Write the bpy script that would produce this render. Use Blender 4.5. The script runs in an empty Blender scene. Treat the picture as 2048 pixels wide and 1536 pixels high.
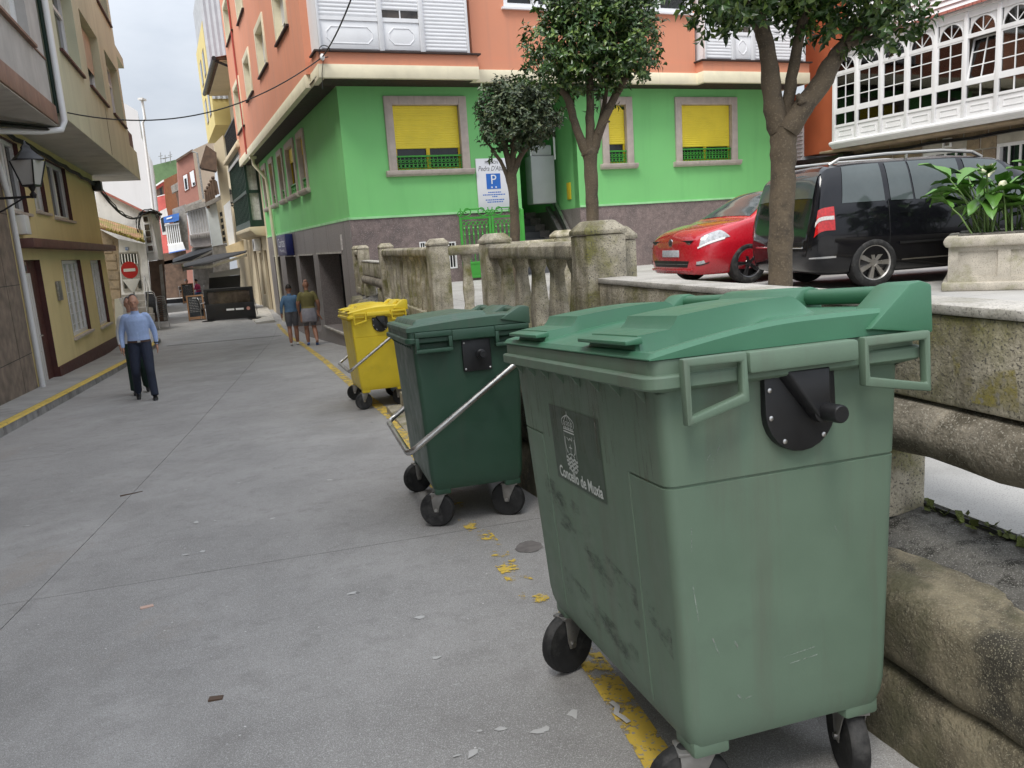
import bpy, bmesh, math, random
from mathutils import Vector, Matrix, noise as mnoise
from math import sin, cos, pi, radians as rad
scene = bpy.context.scene
COL = scene.collection
rnd = random.Random(11)

# ------------------------------------------------------------------ camera
F, PITCH, ROLL, CAMZ = 1576.0, .1839, .0677, 1.352      # focal length in pixels of the 2048 px wide photograph
_r, _d, _f = Vector((1, 0, 0)), Vector((0, -sin(PITCH), -cos(PITCH))), Vector((0, cos(PITCH), -sin(PITCH)))
CR = cos(ROLL)*_r + sin(ROLL)*_d
CD = -sin(ROLL)*_r + cos(ROLL)*_d
CF = _f
cam = bpy.data.cameras.new('camera')
cam.sensor_width = 36; cam.lens = 36*F/2048; cam.clip_end = 600; cam.clip_start = .05
camo = bpy.data.objects.new('camera', cam); COL.objects.link(camo)
m3 = Matrix((CR, -CD, -CF)).transposed()
camo.matrix_world = Matrix.Translation((0, 0, CAMZ)) @ m3.to_4x4()
scene.camera = camo

# ------------------------------------------------------------------ sky, sun, exposure
SUN_EL, SUN_AZ = rad(60), rad(214)          # high veiled sun behind the camera, a little to the left
W = bpy.data.worlds.new('World'); scene.world = W; W.use_nodes = True
nt = W.node_tree; nt.nodes.clear()
def wn(t, **k):
    n = nt.nodes.new(t)
    for a, b in k.items(): setattr(n, a, b)
    return n
wo = wn('ShaderNodeOutputWorld'); bg = wn('ShaderNodeBackground')
sky = wn('ShaderNodeTexSky', sky_type='NISHITA', sun_disc=False, sun_elevation=SUN_EL, sun_rotation=SUN_AZ, air_density=1.0, dust_density=3.0)
tc = wn('ShaderNodeTexCoord'); mp = wn('ShaderNodeMapping'); mp.inputs['Scale'].default_value = (1.0, 1.0, 2.6)
nz = wn('ShaderNodeTexNoise'); nz.inputs['Scale'].default_value = 3.0; nz.inputs['Detail'].default_value = 6; nz.inputs['Roughness'].default_value = .55
rp = wn('ShaderNodeValToRGB'); rp.color_ramp.elements[0].position = .32; rp.color_ramp.elements[1].position = .68
rp.color_ramp.elements[0].color = (5.0, 5.45, 6.1, 1); rp.color_ramp.elements[1].color = (7.3, 7.6, 8.1, 1)
mx = wn('ShaderNodeMix', data_type='RGBA'); mx.inputs[0].default_value = .86
nt.links.new(tc.outputs['Generated'], mp.inputs[0]); nt.links.new(mp.outputs[0], nz.inputs['Vector'])
nt.links.new(nz.outputs['Fac'], rp.inputs[0]); nt.links.new(sky.outputs[0], mx.inputs[6]); nt.links.new(rp.outputs[0], mx.inputs[7])
# an overcast dome is brighter overhead than at the horizon
sx = wn('ShaderNodeSeparateXYZ'); nt.links.new(tc.outputs['Generated'], sx.inputs[0])
gr_ = wn('ShaderNodeMapRange'); gr_.inputs[1].default_value = 0; gr_.inputs[2].default_value = 1; gr_.inputs[3].default_value = .41; gr_.inputs[4].default_value = 1.35; nt.links.new(sx.outputs[2], gr_.inputs[0])
vm = wn('ShaderNodeVectorMath', operation='SCALE'); nt.links.new(mx.outputs[2], vm.inputs[0]); nt.links.new(gr_.outputs[0], vm.inputs['Scale'])
nt.links.new(vm.outputs[0], bg.inputs[0]); bg.inputs[1].default_value = .09
nt.links.new(bg.outputs[0], wo.inputs[0])
sl = bpy.data.lights.new('sun', 'SUN'); sl.energy = 1.5; sl.angle = rad(28); sl.color = (1, .97, .92)
so = bpy.data.objects.new('sun', sl); COL.objects.link(so)
sdir = Vector((sin(SUN_AZ)*cos(SUN_EL), cos(SUN_AZ)*cos(SUN_EL), sin(SUN_EL)))
so.rotation_euler = sdir.to_track_quat('Z', 'Y').to_euler(); so.location = (0, 0, 30)
vs = scene.view_settings; vs.view_transform = 'Standard'; vs.look = 'None'; vs.gamma = 1; vs.exposure = 1.32
try: vs.use_curve_mapping = False
except Exception: pass

# ------------------------------------------------------------------ pixels (of the 2048x1536 photograph) to directions and places
def ray(x, y): return ((x-1024)/F)*CR + ((y-768)/F)*CD + CF
C0 = Vector((0, 0, CAMZ))
def sstep(a, b, x):
    t = max(0, min(1, (x-a)/(b-a))); return t*t*(3-2*t)
def G(x, y):                                   # height of the street: falls away from the camera, then levels out
    s = -.39*x + .92*y
    if s < 0: return -.105*s
    q = min(s, 25)
    return -(.042*q + .25*(1-math.exp(-q/4))) + .30*sstep(27, 34, s)
def gnd(x, y, h=0):
    d = ray(x, y); lo, hi = .3, 150
    for i in range(50):
        m = (lo+hi)/2; p = C0+d*m
        if p.z > G(p.x, p.y)+h: lo = m
        else: hi = m
    return C0+d*lo
def aty(x, y, Y): d = ray(x, y); return C0+d*(Y/d.y)
def atz(x, y, z): d = ray(x, y); return C0+d*((z-CAMZ)/d.z)
def st(s, t): return Vector((-.39*s+.92*t, .92*s+.39*t, 0))     # along the street / to its right

class Fr:
    """a vertical facade: u runs along heading h (degrees from +Y towards +X), n points out of it"""
    def __init__(s, o, h, right=True):
        a = rad(h); s.o = Vector((o[0], o[1], 0)); s.u = Vector((sin(a), cos(a), 0))
        s.n = Vector((s.u.y, -s.u.x, 0)) if right else Vector((-s.u.y, s.u.x, 0)); s.h = h
    def __call__(s, u, n, z): return s.o + s.u*u + s.n*n + Vector((0, 0, z))
    def px(s, x, y, n=0):                       # pixel -> (u, z) on the plane n
        d = ray(x, y); o = s.o+s.n*n
        t = ((o-C0).dot(s.n)-0)/d.dot(s.n); P = C0+d*t
        return (P-s.o).dot(s.u), P.z
    def rect(s, x0, y0, x1, y1, n=0):
        a, b = s.px(x0, y0, n), s.px(x1, y1, n)
        return min(a[0], b[0]), max(a[0], b[0]), min(a[1], b[1]), max(a[1], b[1])
IDM = lambda a, b, c: Vector((a, b, c))

# ------------------------------------------------------------------ materials
MATS = {}
def mat(name, col, rough=.7, var=.12, vs_=3., bump=.15, bs=60., col2=None, c2s=2., c2lo=.5, c2hi=.65, streak=None, stk=(9, 9, .35), slo=.52, shi=.75,
        metal=0, coat=0, spec=.5, speck=None, speck_s=160, trans=0, sub=0, bd=.004):
    if name in MATS: return MATS[name]
    m = bpy.data.materials.new(name); m.use_nodes = True; t = m.node_tree; b = t.nodes['Principled BSDF']
    def N(ty): return t.nodes.new(ty)
    tcn = N('ShaderNodeTexCoord'); co = tcn.outputs['Object']
    def noise_(scale, det=5, ro=.6, vec=None):
        n = N('ShaderNodeTexNoise'); n.inputs['Scale'].default_value = scale; n.inputs['Detail'].default_value = det; n.inputs['Roughness'].default_value = ro
        t.links.new(vec or co, n.inputs['Vector']); return n.outputs['Fac']
    def mr(v, a, b_, lo, hi):
        n = N('ShaderNodeMapRange'); t.links.new(v, n.inputs[0]); n.inputs[1].default_value = a; n.inputs[2].default_value = b_
        n.inputs[3].default_value = lo; n.inputs[4].default_value = hi; return n.outputs[0]
    def mixc(f, a, b_):
        n = N('ShaderNodeMix'); n.data_type = 'RGBA'
        t.links.new(f, n.inputs[0])
        for i, v in ((6, a), (7, b_)):
            if isinstance(v, (tuple, list)): n.inputs[i].default_value = (*v[:3], 1)
            else: t.links.new(v, n.inputs[i])
        return n.outputs[2]
    dark = tuple(c*(1-var*1.6) for c in col); lite = tuple(min(.95, c*(1+var)) for c in col)
    c = mixc(mr(noise_(vs_), .3, .7, 0, 1), dark, lite)
    if col2: c = mixc(mr(noise_(c2s, 8, .68), c2lo, c2hi, 0, 1), c, col2)
    if speck: c = mixc(mr(noise_(speck_s, 2, .5), .58, .64, 0, .85), c, speck)
    if streak:
        mpn = N('ShaderNodeMapping'); mpn.inputs['Scale'].default_value = stk; t.links.new(co, mpn.inputs[0])
        c = mixc(mr(noise_(1.0, 6, .62, mpn.outputs[0]), slo, shi, 0, .8), c, streak)
    t.links.new(c, b.inputs['Base Color'])
    rr = mr(noise_(vs_*4), .3, .7, max(.03, rough-.09), min(1, rough+.09)); t.links.new(rr, b.inputs['Roughness'])
    b.inputs['Metallic'].default_value = metal; b.inputs['Coat Weight'].default_value = coat; b.inputs['Specular IOR Level'].default_value = spec
    b.inputs['Coat Roughness'].default_value = .04
    if trans: b.inputs['Transmission Weight'].default_value = trans
    if sub: b.inputs['Subsurface Weight'].default_value = sub
    if bump:
        bn = N('ShaderNodeBump'); bn.inputs['Strength'].default_value = bump; bn.inputs['Distance'].default_value = bd
        t.links.new(noise_(bs, 6, .65), bn.inputs['Height']); t.links.new(bn.outputs[0], b.inputs['Normal'])
    MATS[name] = m; return m
def plain(name, col, rough=.5, metal=0, coat=0, spec=.5, emit=None):
    if name in MATS: return MATS[name]
    return mat(name, col, rough, var=.05, bump=0, metal=metal, coat=coat, spec=spec)

# ------------------------------------------------------------------ mesh building
ORG = {}
def sharpen(me, ang):
    bm = bmesh.new(); bm.from_mesh(me)
    bmesh.ops.recalc_face_normals(bm, faces=bm.faces)
    for f in bm.faces: f.smooth = True
    for e in bm.edges:
        e.smooth = not (len(e.link_faces) != 2 or e.calc_face_angle(3.2) > ang)
    bm.to_mesh(me); bm.free()
class MB:
    def __init__(s, m=IDM): s.v = []; s.f = []; s.m = m
    def add(s, vs, fs):
        k = len(s.v); s.v += [s.m(*p) for p in vs]; s.f += [tuple(i+k for i in q) for q in fs]; return s
    def box(s, a0, a1, b0, b1, c0, c1):
        return s.add([(a, b, c) for a in (a0, a1) for b in (b0, b1) for c in (c0, c1)],
                     [(0, 1, 3, 2), (4, 6, 7, 5), (0, 4, 5, 1), (2, 3, 7, 6), (0, 2, 6, 4), (1, 5, 7, 3)])
    def hexa(s, p8):                            # 4 bottom, 4 top
        return s.add(p8, [(3, 2, 1, 0), (4, 5, 6, 7), (0, 1, 5, 4), (1, 2, 6, 5), (2, 3, 7, 6), (3, 0, 4, 7)])
    def prism(s, pts, lo, hi, ax='n'):          # pts (a,c) extruded along b ; ax 'u': pts (b,c) along a ; 'z': pts (a,b) along c
        k = len(pts)
        f = {'n': lambda p, e: (p[0], e, p[1]), 'u': lambda p, e: (e, p[0], p[1]), 'z': lambda p, e: (p[0], p[1], e)}[ax]
        return s.add([f(p, lo) for p in pts]+[f(p, hi) for p in pts],
                     [tuple(range(k-1, -1, -1)), tuple(range(k, 2*k))]+[(i, (i+1) % k, k+(i+1) % k, k+i) for i in range(k)])
    def frame(s, u0, u1, z0, z1, w, n0, n1, wb=None, wt=None):
        wb = w if wb is None else wb; wt = w if wt is None else wt
        s.box(u0, u0+w, n0, n1, z0, z1); s.box(u1-w, u1, n0, n1, z0, z1)
        if wt: s.box(u0+w, u1-w, n0, n1, z1-wt, z1)
        if wb: s.box(u0+w, u1-w, n0, n1, z0, z0+wb)
        return s
    def tube(s, pts, r, seg=8, closed=False, cap=True, sq=1.0):
        P = [Vector(p) for p in pts]; n = len(P); rr = r if isinstance(r, (list, tuple)) else [r]*n
        T = []
        for i in range(n):
            a = P[(i-1) % n] if (closed or i > 0) else P[i]; b = P[(i+1) % n] if (closed or i < n-1) else P[i]
            T.append((b-a).normalized())
        up = Vector((0, 0, 1)) if abs(T[0].z) < .9 else Vector((1, 0, 0))
        A = T[0].cross(up).normalized(); vs = []
        for i in range(n):
            A = (A-T[i]*A.dot(T[i])).normalized(); B = T[i].cross(A)
            for k in range(seg):
                a = 2*pi*(k+.5)/seg; vs.append(tuple(P[i]+rr[i]*(cos(a)*A+sq*sin(a)*B)))
        fs = []
        for i in range(n if closed else n-1):
            j = (i+1) % n
            fs += [(i*seg+k, i*seg+(k+1) % seg, j*seg+(k+1) % seg, j*seg+k) for k in range(seg)]
        if cap and not closed: fs += [tuple(range(seg-1, -1, -1)), tuple((n-1)*seg+k for k in range(seg))]
        return s.add(vs, fs)
    def lathe(s, prof, c, ax='z', seg=24, cap=True):
        vs = []; fs = []
        for r, h in prof:
            for k in range(seg):
                a = 2*pi*k/seg; x, y = r*cos(a), r*sin(a)
                vs.append({'z': (c[0]+x, c[1]+y, c[2]+h), 'x': (c[0]+h, c[1]+x, c[2]+y), 'y': (c[0]+x, c[1]+h, c[2]+y)}[ax])
        n = len(prof)
        for i in range(n-1): fs += [(i*seg+k, i*seg+(k+1) % seg, (i+1)*seg+(k+1) % seg, (i+1)*seg+k) for k in range(seg)]
        if cap: fs += [tuple(range(seg)), tuple((n-1)*seg+k for k in range(seg))]
        return s.add(vs, fs)
    def ball(s, c, rx, ry, rz, seg=14, rings=9, rot=None):
        vs = []; fs = []
        for i in range(rings+1):
            th = pi*i/rings
            for k in range(seg):
                a = 2*pi*k/seg; p = Vector((rx*sin(th)*cos(a), ry*sin(th)*sin(a), rz*cos(th)))
                if rot is not None: p = rot @ p
                vs.append((c[0]+p.x, c[1]+p.y, c[2]+p.z))
        for i in range(rings): fs += [(i*seg+k, (i+1)*seg+k, (i+1)*seg+(k+1) % seg, i*seg+(k+1) % seg) for k in range(seg)]
        return s.add(vs, fs)
    def grid(s, fn, na, nb, wrap=False):
        vs = [fn(i, j) for i in range(na) for j in range(nb)]
        fs = [(i*nb+j, ((i+1) % na)*nb+j, ((i+1) % na)*nb+j+1, i*nb+j+1) for i in range(na if wrap else na-1) for j in range(nb-1)]
        return s.add(vs, fs)
    def wall(s, u0, u1, z0, z1, n1, holes=(), depth=.25, sides=True):
        """front sheet at n1 with rectangular holes and their reveals, closed to the back by its rim"""
        U = sorted({u0, u1, *[h[0] for h in holes], *[h[1] for h in holes]}); Z = sorted({z0, z1, *[h[2] for h in holes], *[h[3] for h in holes]})
        U = [u for u in U if u0-1e-6 <= u <= u1+1e-6]; Z = [z for z in Z if z0-1e-6 <= z <= z1+1e-6]
        for i in range(len(U)-1):
            for j in range(len(Z)-1):
                a, b = (U[i]+U[i+1])/2, (Z[j]+Z[j+1])/2
                if not any(h[0] < a < h[1] and h[2] < b < h[3] for h in holes):
                    s.add([(U[i], n1, Z[j]), (U[i+1], n1, Z[j]), (U[i+1], n1, Z[j+1]), (U[i], n1, Z[j+1])], [(0, 1, 2, 3)])
        for h in holes:
            a, b, c, d = h[:4]; k = n1-depth
            s.add([(a, n1, c), (b, n1, c), (b, n1, d), (a, n1, d), (a, k, c), (b, k, c), (b, k, d), (a, k, d)],
                  [(0, 4, 5, 1), (1, 5, 6, 2), (2, 6, 7, 3), (3, 7, 4, 0)])
        if sides:
            k = n1-depth
            s.add([(u0, n1, z0), (u1, n1, z0), (u1, n1, z1), (u0, n1, z1), (u0, k, z0), (u1, k, z0), (u1, k, z1), (u0, k, z1)],
                  [(0, 1, 5, 4), (1, 2, 6, 5), (2, 3, 7, 6), (3, 0, 4, 7)])
        return s
    def build(s, name, m, parent=None, org=None, bevel=0, ang=38, merge=True, flat=False, kind=None, seg=2):
        me = bpy.data.meshes.new(name)
        if parent is not None: o = ORG[parent]
        elif org is not None: o = Vector(org)
        else:
            xs = [p.x for p in s.v]; ys = [p.y for p in s.v]; o = Vector(((min(xs)+max(xs))/2, (min(ys)+max(ys))/2, min(p.z for p in s.v)))
        me.from_pydata([tuple(p-o) for p in s.v], [], s.f)
        if merge or bevel:
            bm = bmesh.new(); bm.from_mesh(me); bmesh.ops.remove_doubles(bm, verts=bm.verts, dist=2e-4)
            if bevel:
                bmesh.ops.recalc_face_normals(bm, faces=bm.faces)
                es = [e for e in bm.edges if len(e.link_faces) == 2 and e.calc_face_angle(0) > .5]
                bmesh.ops.bevel(bm, geom=es, offset=bevel, segments=seg, affect='EDGES', profile=.5, clamp_overlap=True)
            bm.to_mesh(me); bm.free()
        if not flat: sharpen(me, rad(ang))
        me.materials.append(m if not isinstance(m, str) else MATS[m])
        ob = bpy.data.objects.new(name, me); COL.objects.link(ob)
        if parent is not None: ob.parent = parent
        else: ob.location = o
        ORG[ob] = o
        if kind: ob['kind'] = kind
        return ob
def tag(o, label, cat, group=None):
    o['label'] = label; o['category'] = cat
    if group: o['group'] = group
    return o
def thing(name, label, cat, loc=(0, 0, 0), rot=None, group=None, local=False):
    o = bpy.data.objects.new(name, None); COL.objects.link(o); o.location = loc; o.empty_display_size = .1
    if rot is not None: o.rotation_euler = rot
    ORG[o] = Vector((0, 0, 0)) if (local or rot is not None) else Vector(loc)
    return tag(o, label, cat, group)
def struct(o): o['kind'] = 'structure'; return o
def share(name, src, parent, loc, rot=(0, 0, 0), scale=(1, 1, 1)):      # another piece on the same mesh data
    o = bpy.data.objects.new(name, src.data); COL.objects.link(o); o.parent = parent; o.location = loc; o.rotation_euler = rot; o.scale = scale
    return o
def copy_tree(o, parent=None):
    c = o.copy(); COL.objects.link(c); c.parent = parent
    for ch in o.children: copy_tree(ch, c)
    return c
def text_mesh(body, size, shear=0, bold=0, space=1.0):
    cu = bpy.data.curves.new('t', 'FONT'); cu.body = body; cu.size = size; cu.align_x = 'CENTER'; cu.align_y = 'CENTER'; cu.shear = shear; cu.offset = bold
    cu.extrude = 0; cu.space_character = space; cu.resolution_u = 3
    ob = bpy.data.objects.new('t', cu); COL.objects.link(ob)
    dg = bpy.context.evaluated_depsgraph_get(); me = bpy.data.meshes.new_from_object(ob.evaluated_get(dg))
    vs = [v.co.copy() for v in me.vertices]; fs = [tuple(p.vertices) for p in me.polygons]
    bpy.data.objects.remove(ob); bpy.data.curves.remove(cu); bpy.data.meshes.remove(me)
    return vs, fs
def put_text(name, body, size, m, fn, parent, width=None, **k):          # fn maps (x right, y up) on the sign to space
    vs, fs = text_mesh(body, size, **k)
    if width:
        w = max(v.x for v in vs)-min(v.x for v in vs); vs = [Vector((v.x*width/w, v.y, 0)) for v in vs]
    mb = MB(); mb.v = [fn(v.x, v.y) for v in vs]; mb.f = fs
    return mb.build(name, m, parent, flat=True, merge=False)
def bake(ob):                                   # freeze the modifiers of an object into its mesh
    dg = bpy.context.evaluated_depsgraph_get(); dg.update()
    me = bpy.data.meshes.new_from_object(ob.evaluated_get(dg)); old = ob.data; ob.modifiers.clear(); ob.data = me
    return me

# colours used in many places
M_conc = mat('street_concrete', (.315, .303, .287), .85, var=.13, vs_=1.3, bump=.35, bs=140, col2=(.235, .225, .213), c2s=.8, c2lo=.5, c2hi=.72, speck=(.50, .495, .485), speck_s=210, bd=.003)
M_dark = plain('joint_dark', (.045, .043, .04), .95)
M_white = mat('white_paint', (.78, .78, .77), .45, var=.05, bump=.05, streak=(.55, .55, .53), slo=.6, shi=.85)
M_glass = mat('window_glass', (.018, .021, .023), .05, var=.3, vs_=1.2, bump=0, spec=.6)
M_glassw = mat('window_glass_warm', (.07, .055, .045), .07, var=.5, vs_=2.5, bump=0, spec=.6)
M_black = mat('black_paint', (.014, .014, .015), .42, var=.2, bump=.05)
M_rubber = mat('rubber', (.018, .018, .018), .75, var=.35, vs_=20, bump=.2, bs=80, col2=(.06, .058, .055), c2s=9)
M_steel = mat('brushed_steel', (.55, .54, .52), .33, var=.1, vs_=8, bump=.05, metal=1)
M_galv = mat('galvanised_steel', (.33, .32, .30), .5, var=.2, vs_=15, bump=.1, metal=.8, col2=(.16, .08, .04), c2s=14, c2lo=.58, c2hi=.7)
M_granite = mat('mossy_granite', (.47, .42, .32), .9, var=.32, vs_=6, bump=.8, bs=55, col2=(.17, .16, .05), c2s=3.2, c2lo=.46, c2hi=.64, speck=(.09, .085, .075), speck_s=130, streak=(.12, .10, .065), stk=(9, 9, .7), slo=.5, shi=.72, bd=.012)
M_gtop = mat('pale_granite', (.50, .47, .42), .88, var=.15, vs_=5, bump=.5, bs=70, col2=(.30, .28, .22), c2s=4, speck=(.2, .19, .17), speck_s=170, bd=.008)
M_cable = plain('cable_black', (.012, .012, .012), .6)

def road_extras(m):
    """fine pale grit, chewing-gum spots, brownish spills and long dull bands on the street concrete"""
    t = m.node_tree; b = t.nodes['Principled BSDF']; N = t.nodes.new
    co = N('ShaderNodeTexCoord').outputs['Object']; src = b.inputs['Base Color'].links[0].from_socket
    def mixc(f, a, col, amt=1.0):
        n = N('ShaderNodeMix'); n.data_type = 'RGBA'; n.blend_type = 'MIX'; mm = N('ShaderNodeMath'); mm.operation = 'MULTIPLY'; mm.inputs[1].default_value = amt
        t.links.new(f, mm.inputs[0]); t.links.new(mm.outputs[0], n.inputs[0]); t.links.new(a, n.inputs[6]); n.inputs[7].default_value = (*col, 1); return n.outputs[2]
    def ns(scale, det, lo, hi, sc=(1, 1, 1), rot=0, ro=.6):
        mp_ = N('ShaderNodeMapping'); mp_.inputs['Scale'].default_value = sc; mp_.inputs['Rotation'].default_value = (0, 0, rot); t.links.new(co, mp_.inputs[0])
        n = N('ShaderNodeTexNoise'); n.inputs['Scale'].default_value = scale; n.inputs['Detail'].default_value = det; n.inputs['Roughness'].default_value = ro; t.links.new(mp_.outputs[0], n.inputs['Vector'])
        r = N('ShaderNodeMapRange'); r.inputs[1].default_value = lo; r.inputs[2].default_value = hi; t.links.new(n.outputs['Fac'], r.inputs[0]); return r.outputs[0]
    def spots(scale, rad_, keep, seed):
        mp_ = N('ShaderNodeMapping'); mp_.inputs['Location'].default_value = (seed, seed*.7, 0); mp_.inputs['Scale'].default_value = (1, 1, 0); t.links.new(co, mp_.inputs[0])
        v = N('ShaderNodeTexVoronoi'); v.inputs['Scale'].default_value = scale; t.links.new(mp_.outputs[0], v.inputs['Vector'])
        a = N('ShaderNodeMapRange'); a.inputs[1].default_value = rad_; a.inputs[2].default_value = rad_*.8; t.links.new(v.outputs['Distance'], a.inputs[0])
        c = N('ShaderNodeSeparateColor'); t.links.new(v.outputs['Color'], c.inputs[0]); g = N('ShaderNodeMath'); g.operation = 'LESS_THAN'; g.inputs[1].default_value = keep; t.links.new(c.outputs[0], g.inputs[0])
        q = N('ShaderNodeMath'); q.operation = 'MULTIPLY'; t.links.new(a.outputs[0], q.inputs[0]); t.links.new(g.outputs[0], q.inputs[1]); return q.outputs[0]
    c = mixc(ns(.5, 5, .5, .72, (1.2, .8, 1), rad(14), .7), src, (.185, .175, .163), .75)
    c = mixc(ns(7, 6, .50, .70, (1, 1, 1), 0, .7), c, (.20, .19, .178), .55)
    c = mixc(ns(.9, 7, .60, .74, (1.5, .8, 1), rad(20), .7), c, (.30, .26, .22), .6)
    c = mixc(ns(300, 2, .57, .64), c, (.52, .51, .49), .85)
    c = mixc(ns(240, 2, .56, .66), c, (.15, .146, .14), .7)
    c = mixc(spots(2.2, .040, .34, 3.1), c, (.13, .128, .125), .75)
    c = mixc(spots(6.5, .034, .16, 8.7), c, (.68, .67, .65), .8)
    c = mixc(spots(15, .07, .16, 5.2), c, (.7, .69, .67), .8)
    t.links.new(c, b.inputs['Base Color'])
road_extras(M_conc)
# ------------------------------------------------------------------ street, pavements, plaza
SQ = .0
street = MB()
def sg(i, j):
    s = -16+i*2.0; t = -44+j*2.0; p = st(s, t); return (p.x, p.y, G(p.x, p.y)-.03)
street.grid(sg, 60, 34)
street = struct(street.build('street', M_dark, org=(0, 0, 0)))
def st2(s, t): return Vector((-.225*s+.974*t, .974*s+.225*t, 0))    # the slabs lie at their own angle
TJ = [-44, -22, -11.2, -6.45, -1.68, 3.2, 9, 16]
SJ = [-16, -5.2, -.4, 4.42, 9.2, 14.0, 19.0, 24.1, 29.5, 36, 46, 60, 92]
for a in range(len(TJ)-1):
    for b in range(len(SJ)-1):
        t0, t1, s0, s1 = TJ[a]+.003, TJ[a+1]-.003, SJ[b]+.003, SJ[b+1]-.003
        if t0 > -6 and s0 > 30: pass
        mb = MB(); n = 16
        def f(i, j):
            p = st2(s0+(s1-s0)*i/(n-1), t0+(t1-t0)*j/(n-1)); return (p.x, p.y, G(p.x, p.y))
        mb.grid(f, n, n)
        k = len(mb.v)
        rim = [f(i, 0) for i in range(n)]+[f(n-1, j) for j in range(1, n)]+[f(i, n-1) for i in range(n-2, -1, -1)]+[f(0, j) for j in range(n-2, 0, -1)]
        L = len(rim)
        mb.add(rim+[(x, y, z-.025) for x, y, z in rim], [(i, (i+1) % L, L+(i+1) % L, L+i) for i in range(L)])
        mb.build('concrete_slab', M_conc, street, ang=30)
def strip(pts, w, h, nsub=6):                      # ribbon on the street
    P = []
    for i in range(len(pts)-1):
        for k in range(nsub): P.append(pts[i].lerp(pts[i+1], k/nsub))
    P.append(pts[-1]); vs = []
    for i, p in enumerate(P):
        a, b = P[max(0, i-1)], P[min(len(P)-1, i+1)]; d = (b-a); d.z = 0; d.normalize(); n = Vector((d.y, -d.x, 0))
        for q in (-1, 1):
            x = p+n*q*w/2; vs.append((x.x, x.y, G(x.x, x.y)+h))
    return MB().add(vs, [(2*i, 2*i+1, 2*i+3, 2*i+2) for i in range(len(P)-1)])
# worn yellow paint: a noise mask lets the concrete show through
def worn(name, col, lo, hi, ns=9, sc=(1, 1, 1)):
    m = mat(name, col, .75, var=.1, vs_=6, bump=.2, bs=120, speck=(.30, .29, .27), speck_s=60)
    t = m.node_tree; b = t.nodes['Principled BSDF']; o = t.nodes['Material Output']
    tr = t.nodes.new('ShaderNodeBsdfTransparent'); mxs = t.nodes.new('ShaderNodeMixShader'); n = t.nodes.new('ShaderNodeTexNoise'); c = t.nodes.new('ShaderNodeTexCoord')
    n.inputs['Scale'].default_value = ns; n.inputs['Detail'].default_value = 9; n.inputs['Roughness'].default_value = .72
    r = t.nodes.new('ShaderNodeMapRange'); r.inputs[1].default_value = lo; r.inputs[2].default_value = hi
    mpw = t.nodes.new('ShaderNodeMapping'); mpw.inputs['Scale'].default_value = sc; t.links.new(c.outputs['Object'], mpw.inputs[0]); t.links.new(mpw.outputs[0], n.inputs['Vector']); t.links.new(n.outputs['Fac'], r.inputs[0]); t.links.new(r.outputs[0], mxs.inputs[0])
    t.links.new(tr.outputs[0], mxs.inputs[1]); t.links.new(b.outputs[0], mxs.inputs[2]); t.links.new(mxs.outputs[0], o.inputs['Surface']); return m
M_yl = worn('worn_yellow_paint', (.66, .46, .07), .44, .50)
M_yl2 = worn('flaking_yellow_paint', (.66, .46, .07), .56, .60, 7)
M_yk = worn('yellow_kerb_paint', (.62, .44, .07), .34, .42, 12)
lp = [gnd(*p) for p in [(1340, 1560), (1290, 1480), (1215, 1365), (1175, 1310)]]
struct(strip(lp, .10, .004).build('yellow_line', M_yl))
struct(strip([gnd(*p) for p in [(1175, 1310), (1085, 1215), (968, 1075), (880, 975)]], .12, .004).build('yellow_line', M_yl2))
struct(strip([gnd(*p) for p in [(880, 975), (825, 893), (782, 832), (707, 772), (650, 722), (600, 685), (556, 648)]], .13, .004).build('yellow_line', M_yl))

# left pavement: kerb line and facade line
KX = lambda y: -6.55-.305*(y-9.85)
LEFT = Fr((-8.05, 12.21), -18.65, right=True)      # street line of the houses on the left; n points to the street
pav = MB(); ys = [-6+i*1.0 for i in range(33)]
M_pave = mat('pavement_concrete', (.36, .355, .34), .88, var=.12, vs_=2, bump=.3, bs=90, col2=(.26, .255, .24), c2s=1.1)
M_kerb = mat('kerb_concrete', (.25, .245, .235), .9, var=.2, vs_=5, bump=.4, bs=60, col2=(.12, .118, .11), c2s=3.5)
vs_ = []
for y in ys:
    xk = KX(y)-.16; z = G(xk, y)+.13; xf = -8.05-.3375*(y-12.21)-.6
    vs_ += [(xk, y, z), ((xk+xf)/2, y, z+.004), (xf, y, z+.01)]
pav.add(vs_, [(3*i+k, 3*i+k+1, 3*i+k+4, 3*i+k+3) for i in range(len(ys)-1) for k in (0, 1)])
struct(pav.build('left_pavement', M_pave))
kb = struct(MB().add([(KX(ys[0]), ys[0], -9)]*3, [(0, 1, 2)]).build('kerb', M_kerb, org=(0, 0, 0)))
bpy.data.objects.remove(kb)
def kerbseg(y0, y1, parent):
    mb = MB(); n = 4; vs = []
    for i in range(n):
        y = y0+(y1-y0)*i/(n-1); x = KX(y); g = G(x, y)
        vs += [(x, y, g-.06), (x-.005, y, g+.115), (x-.02, y, g+.131), (x-.155, y, g+.134), (x-.155, y, g-.06)]
    mb.add(vs, [(5*i+k, 5*i+(k+1) % 5, 5*(i+1)+(k+1) % 5, 5*(i+1)+k) for i in range(n-1) for k in range(5)]+[tuple(range(5)), tuple(5*(n-1)+k for k in range(4, -1, -1))])
    return mb
kb = None
for i in range(32):
    o = kerbseg(-6+i, -6+i+.992, None).build('kerb' if kb is None else 'kerb_stone', M_kerb, kb, org=(0, 0, 0) if kb is None else None)
    if kb is None: kb = struct(o)
pl = MB(); vs = []
for i in range(100):
    y = -6+i*.32; x = KX(y); g = G(x, y); vs += [(x+.003, y, g+.05), (x-.001, y, g+.116), (x-.019, y, g+.135), (x-.13, y, g+.138)]
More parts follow.
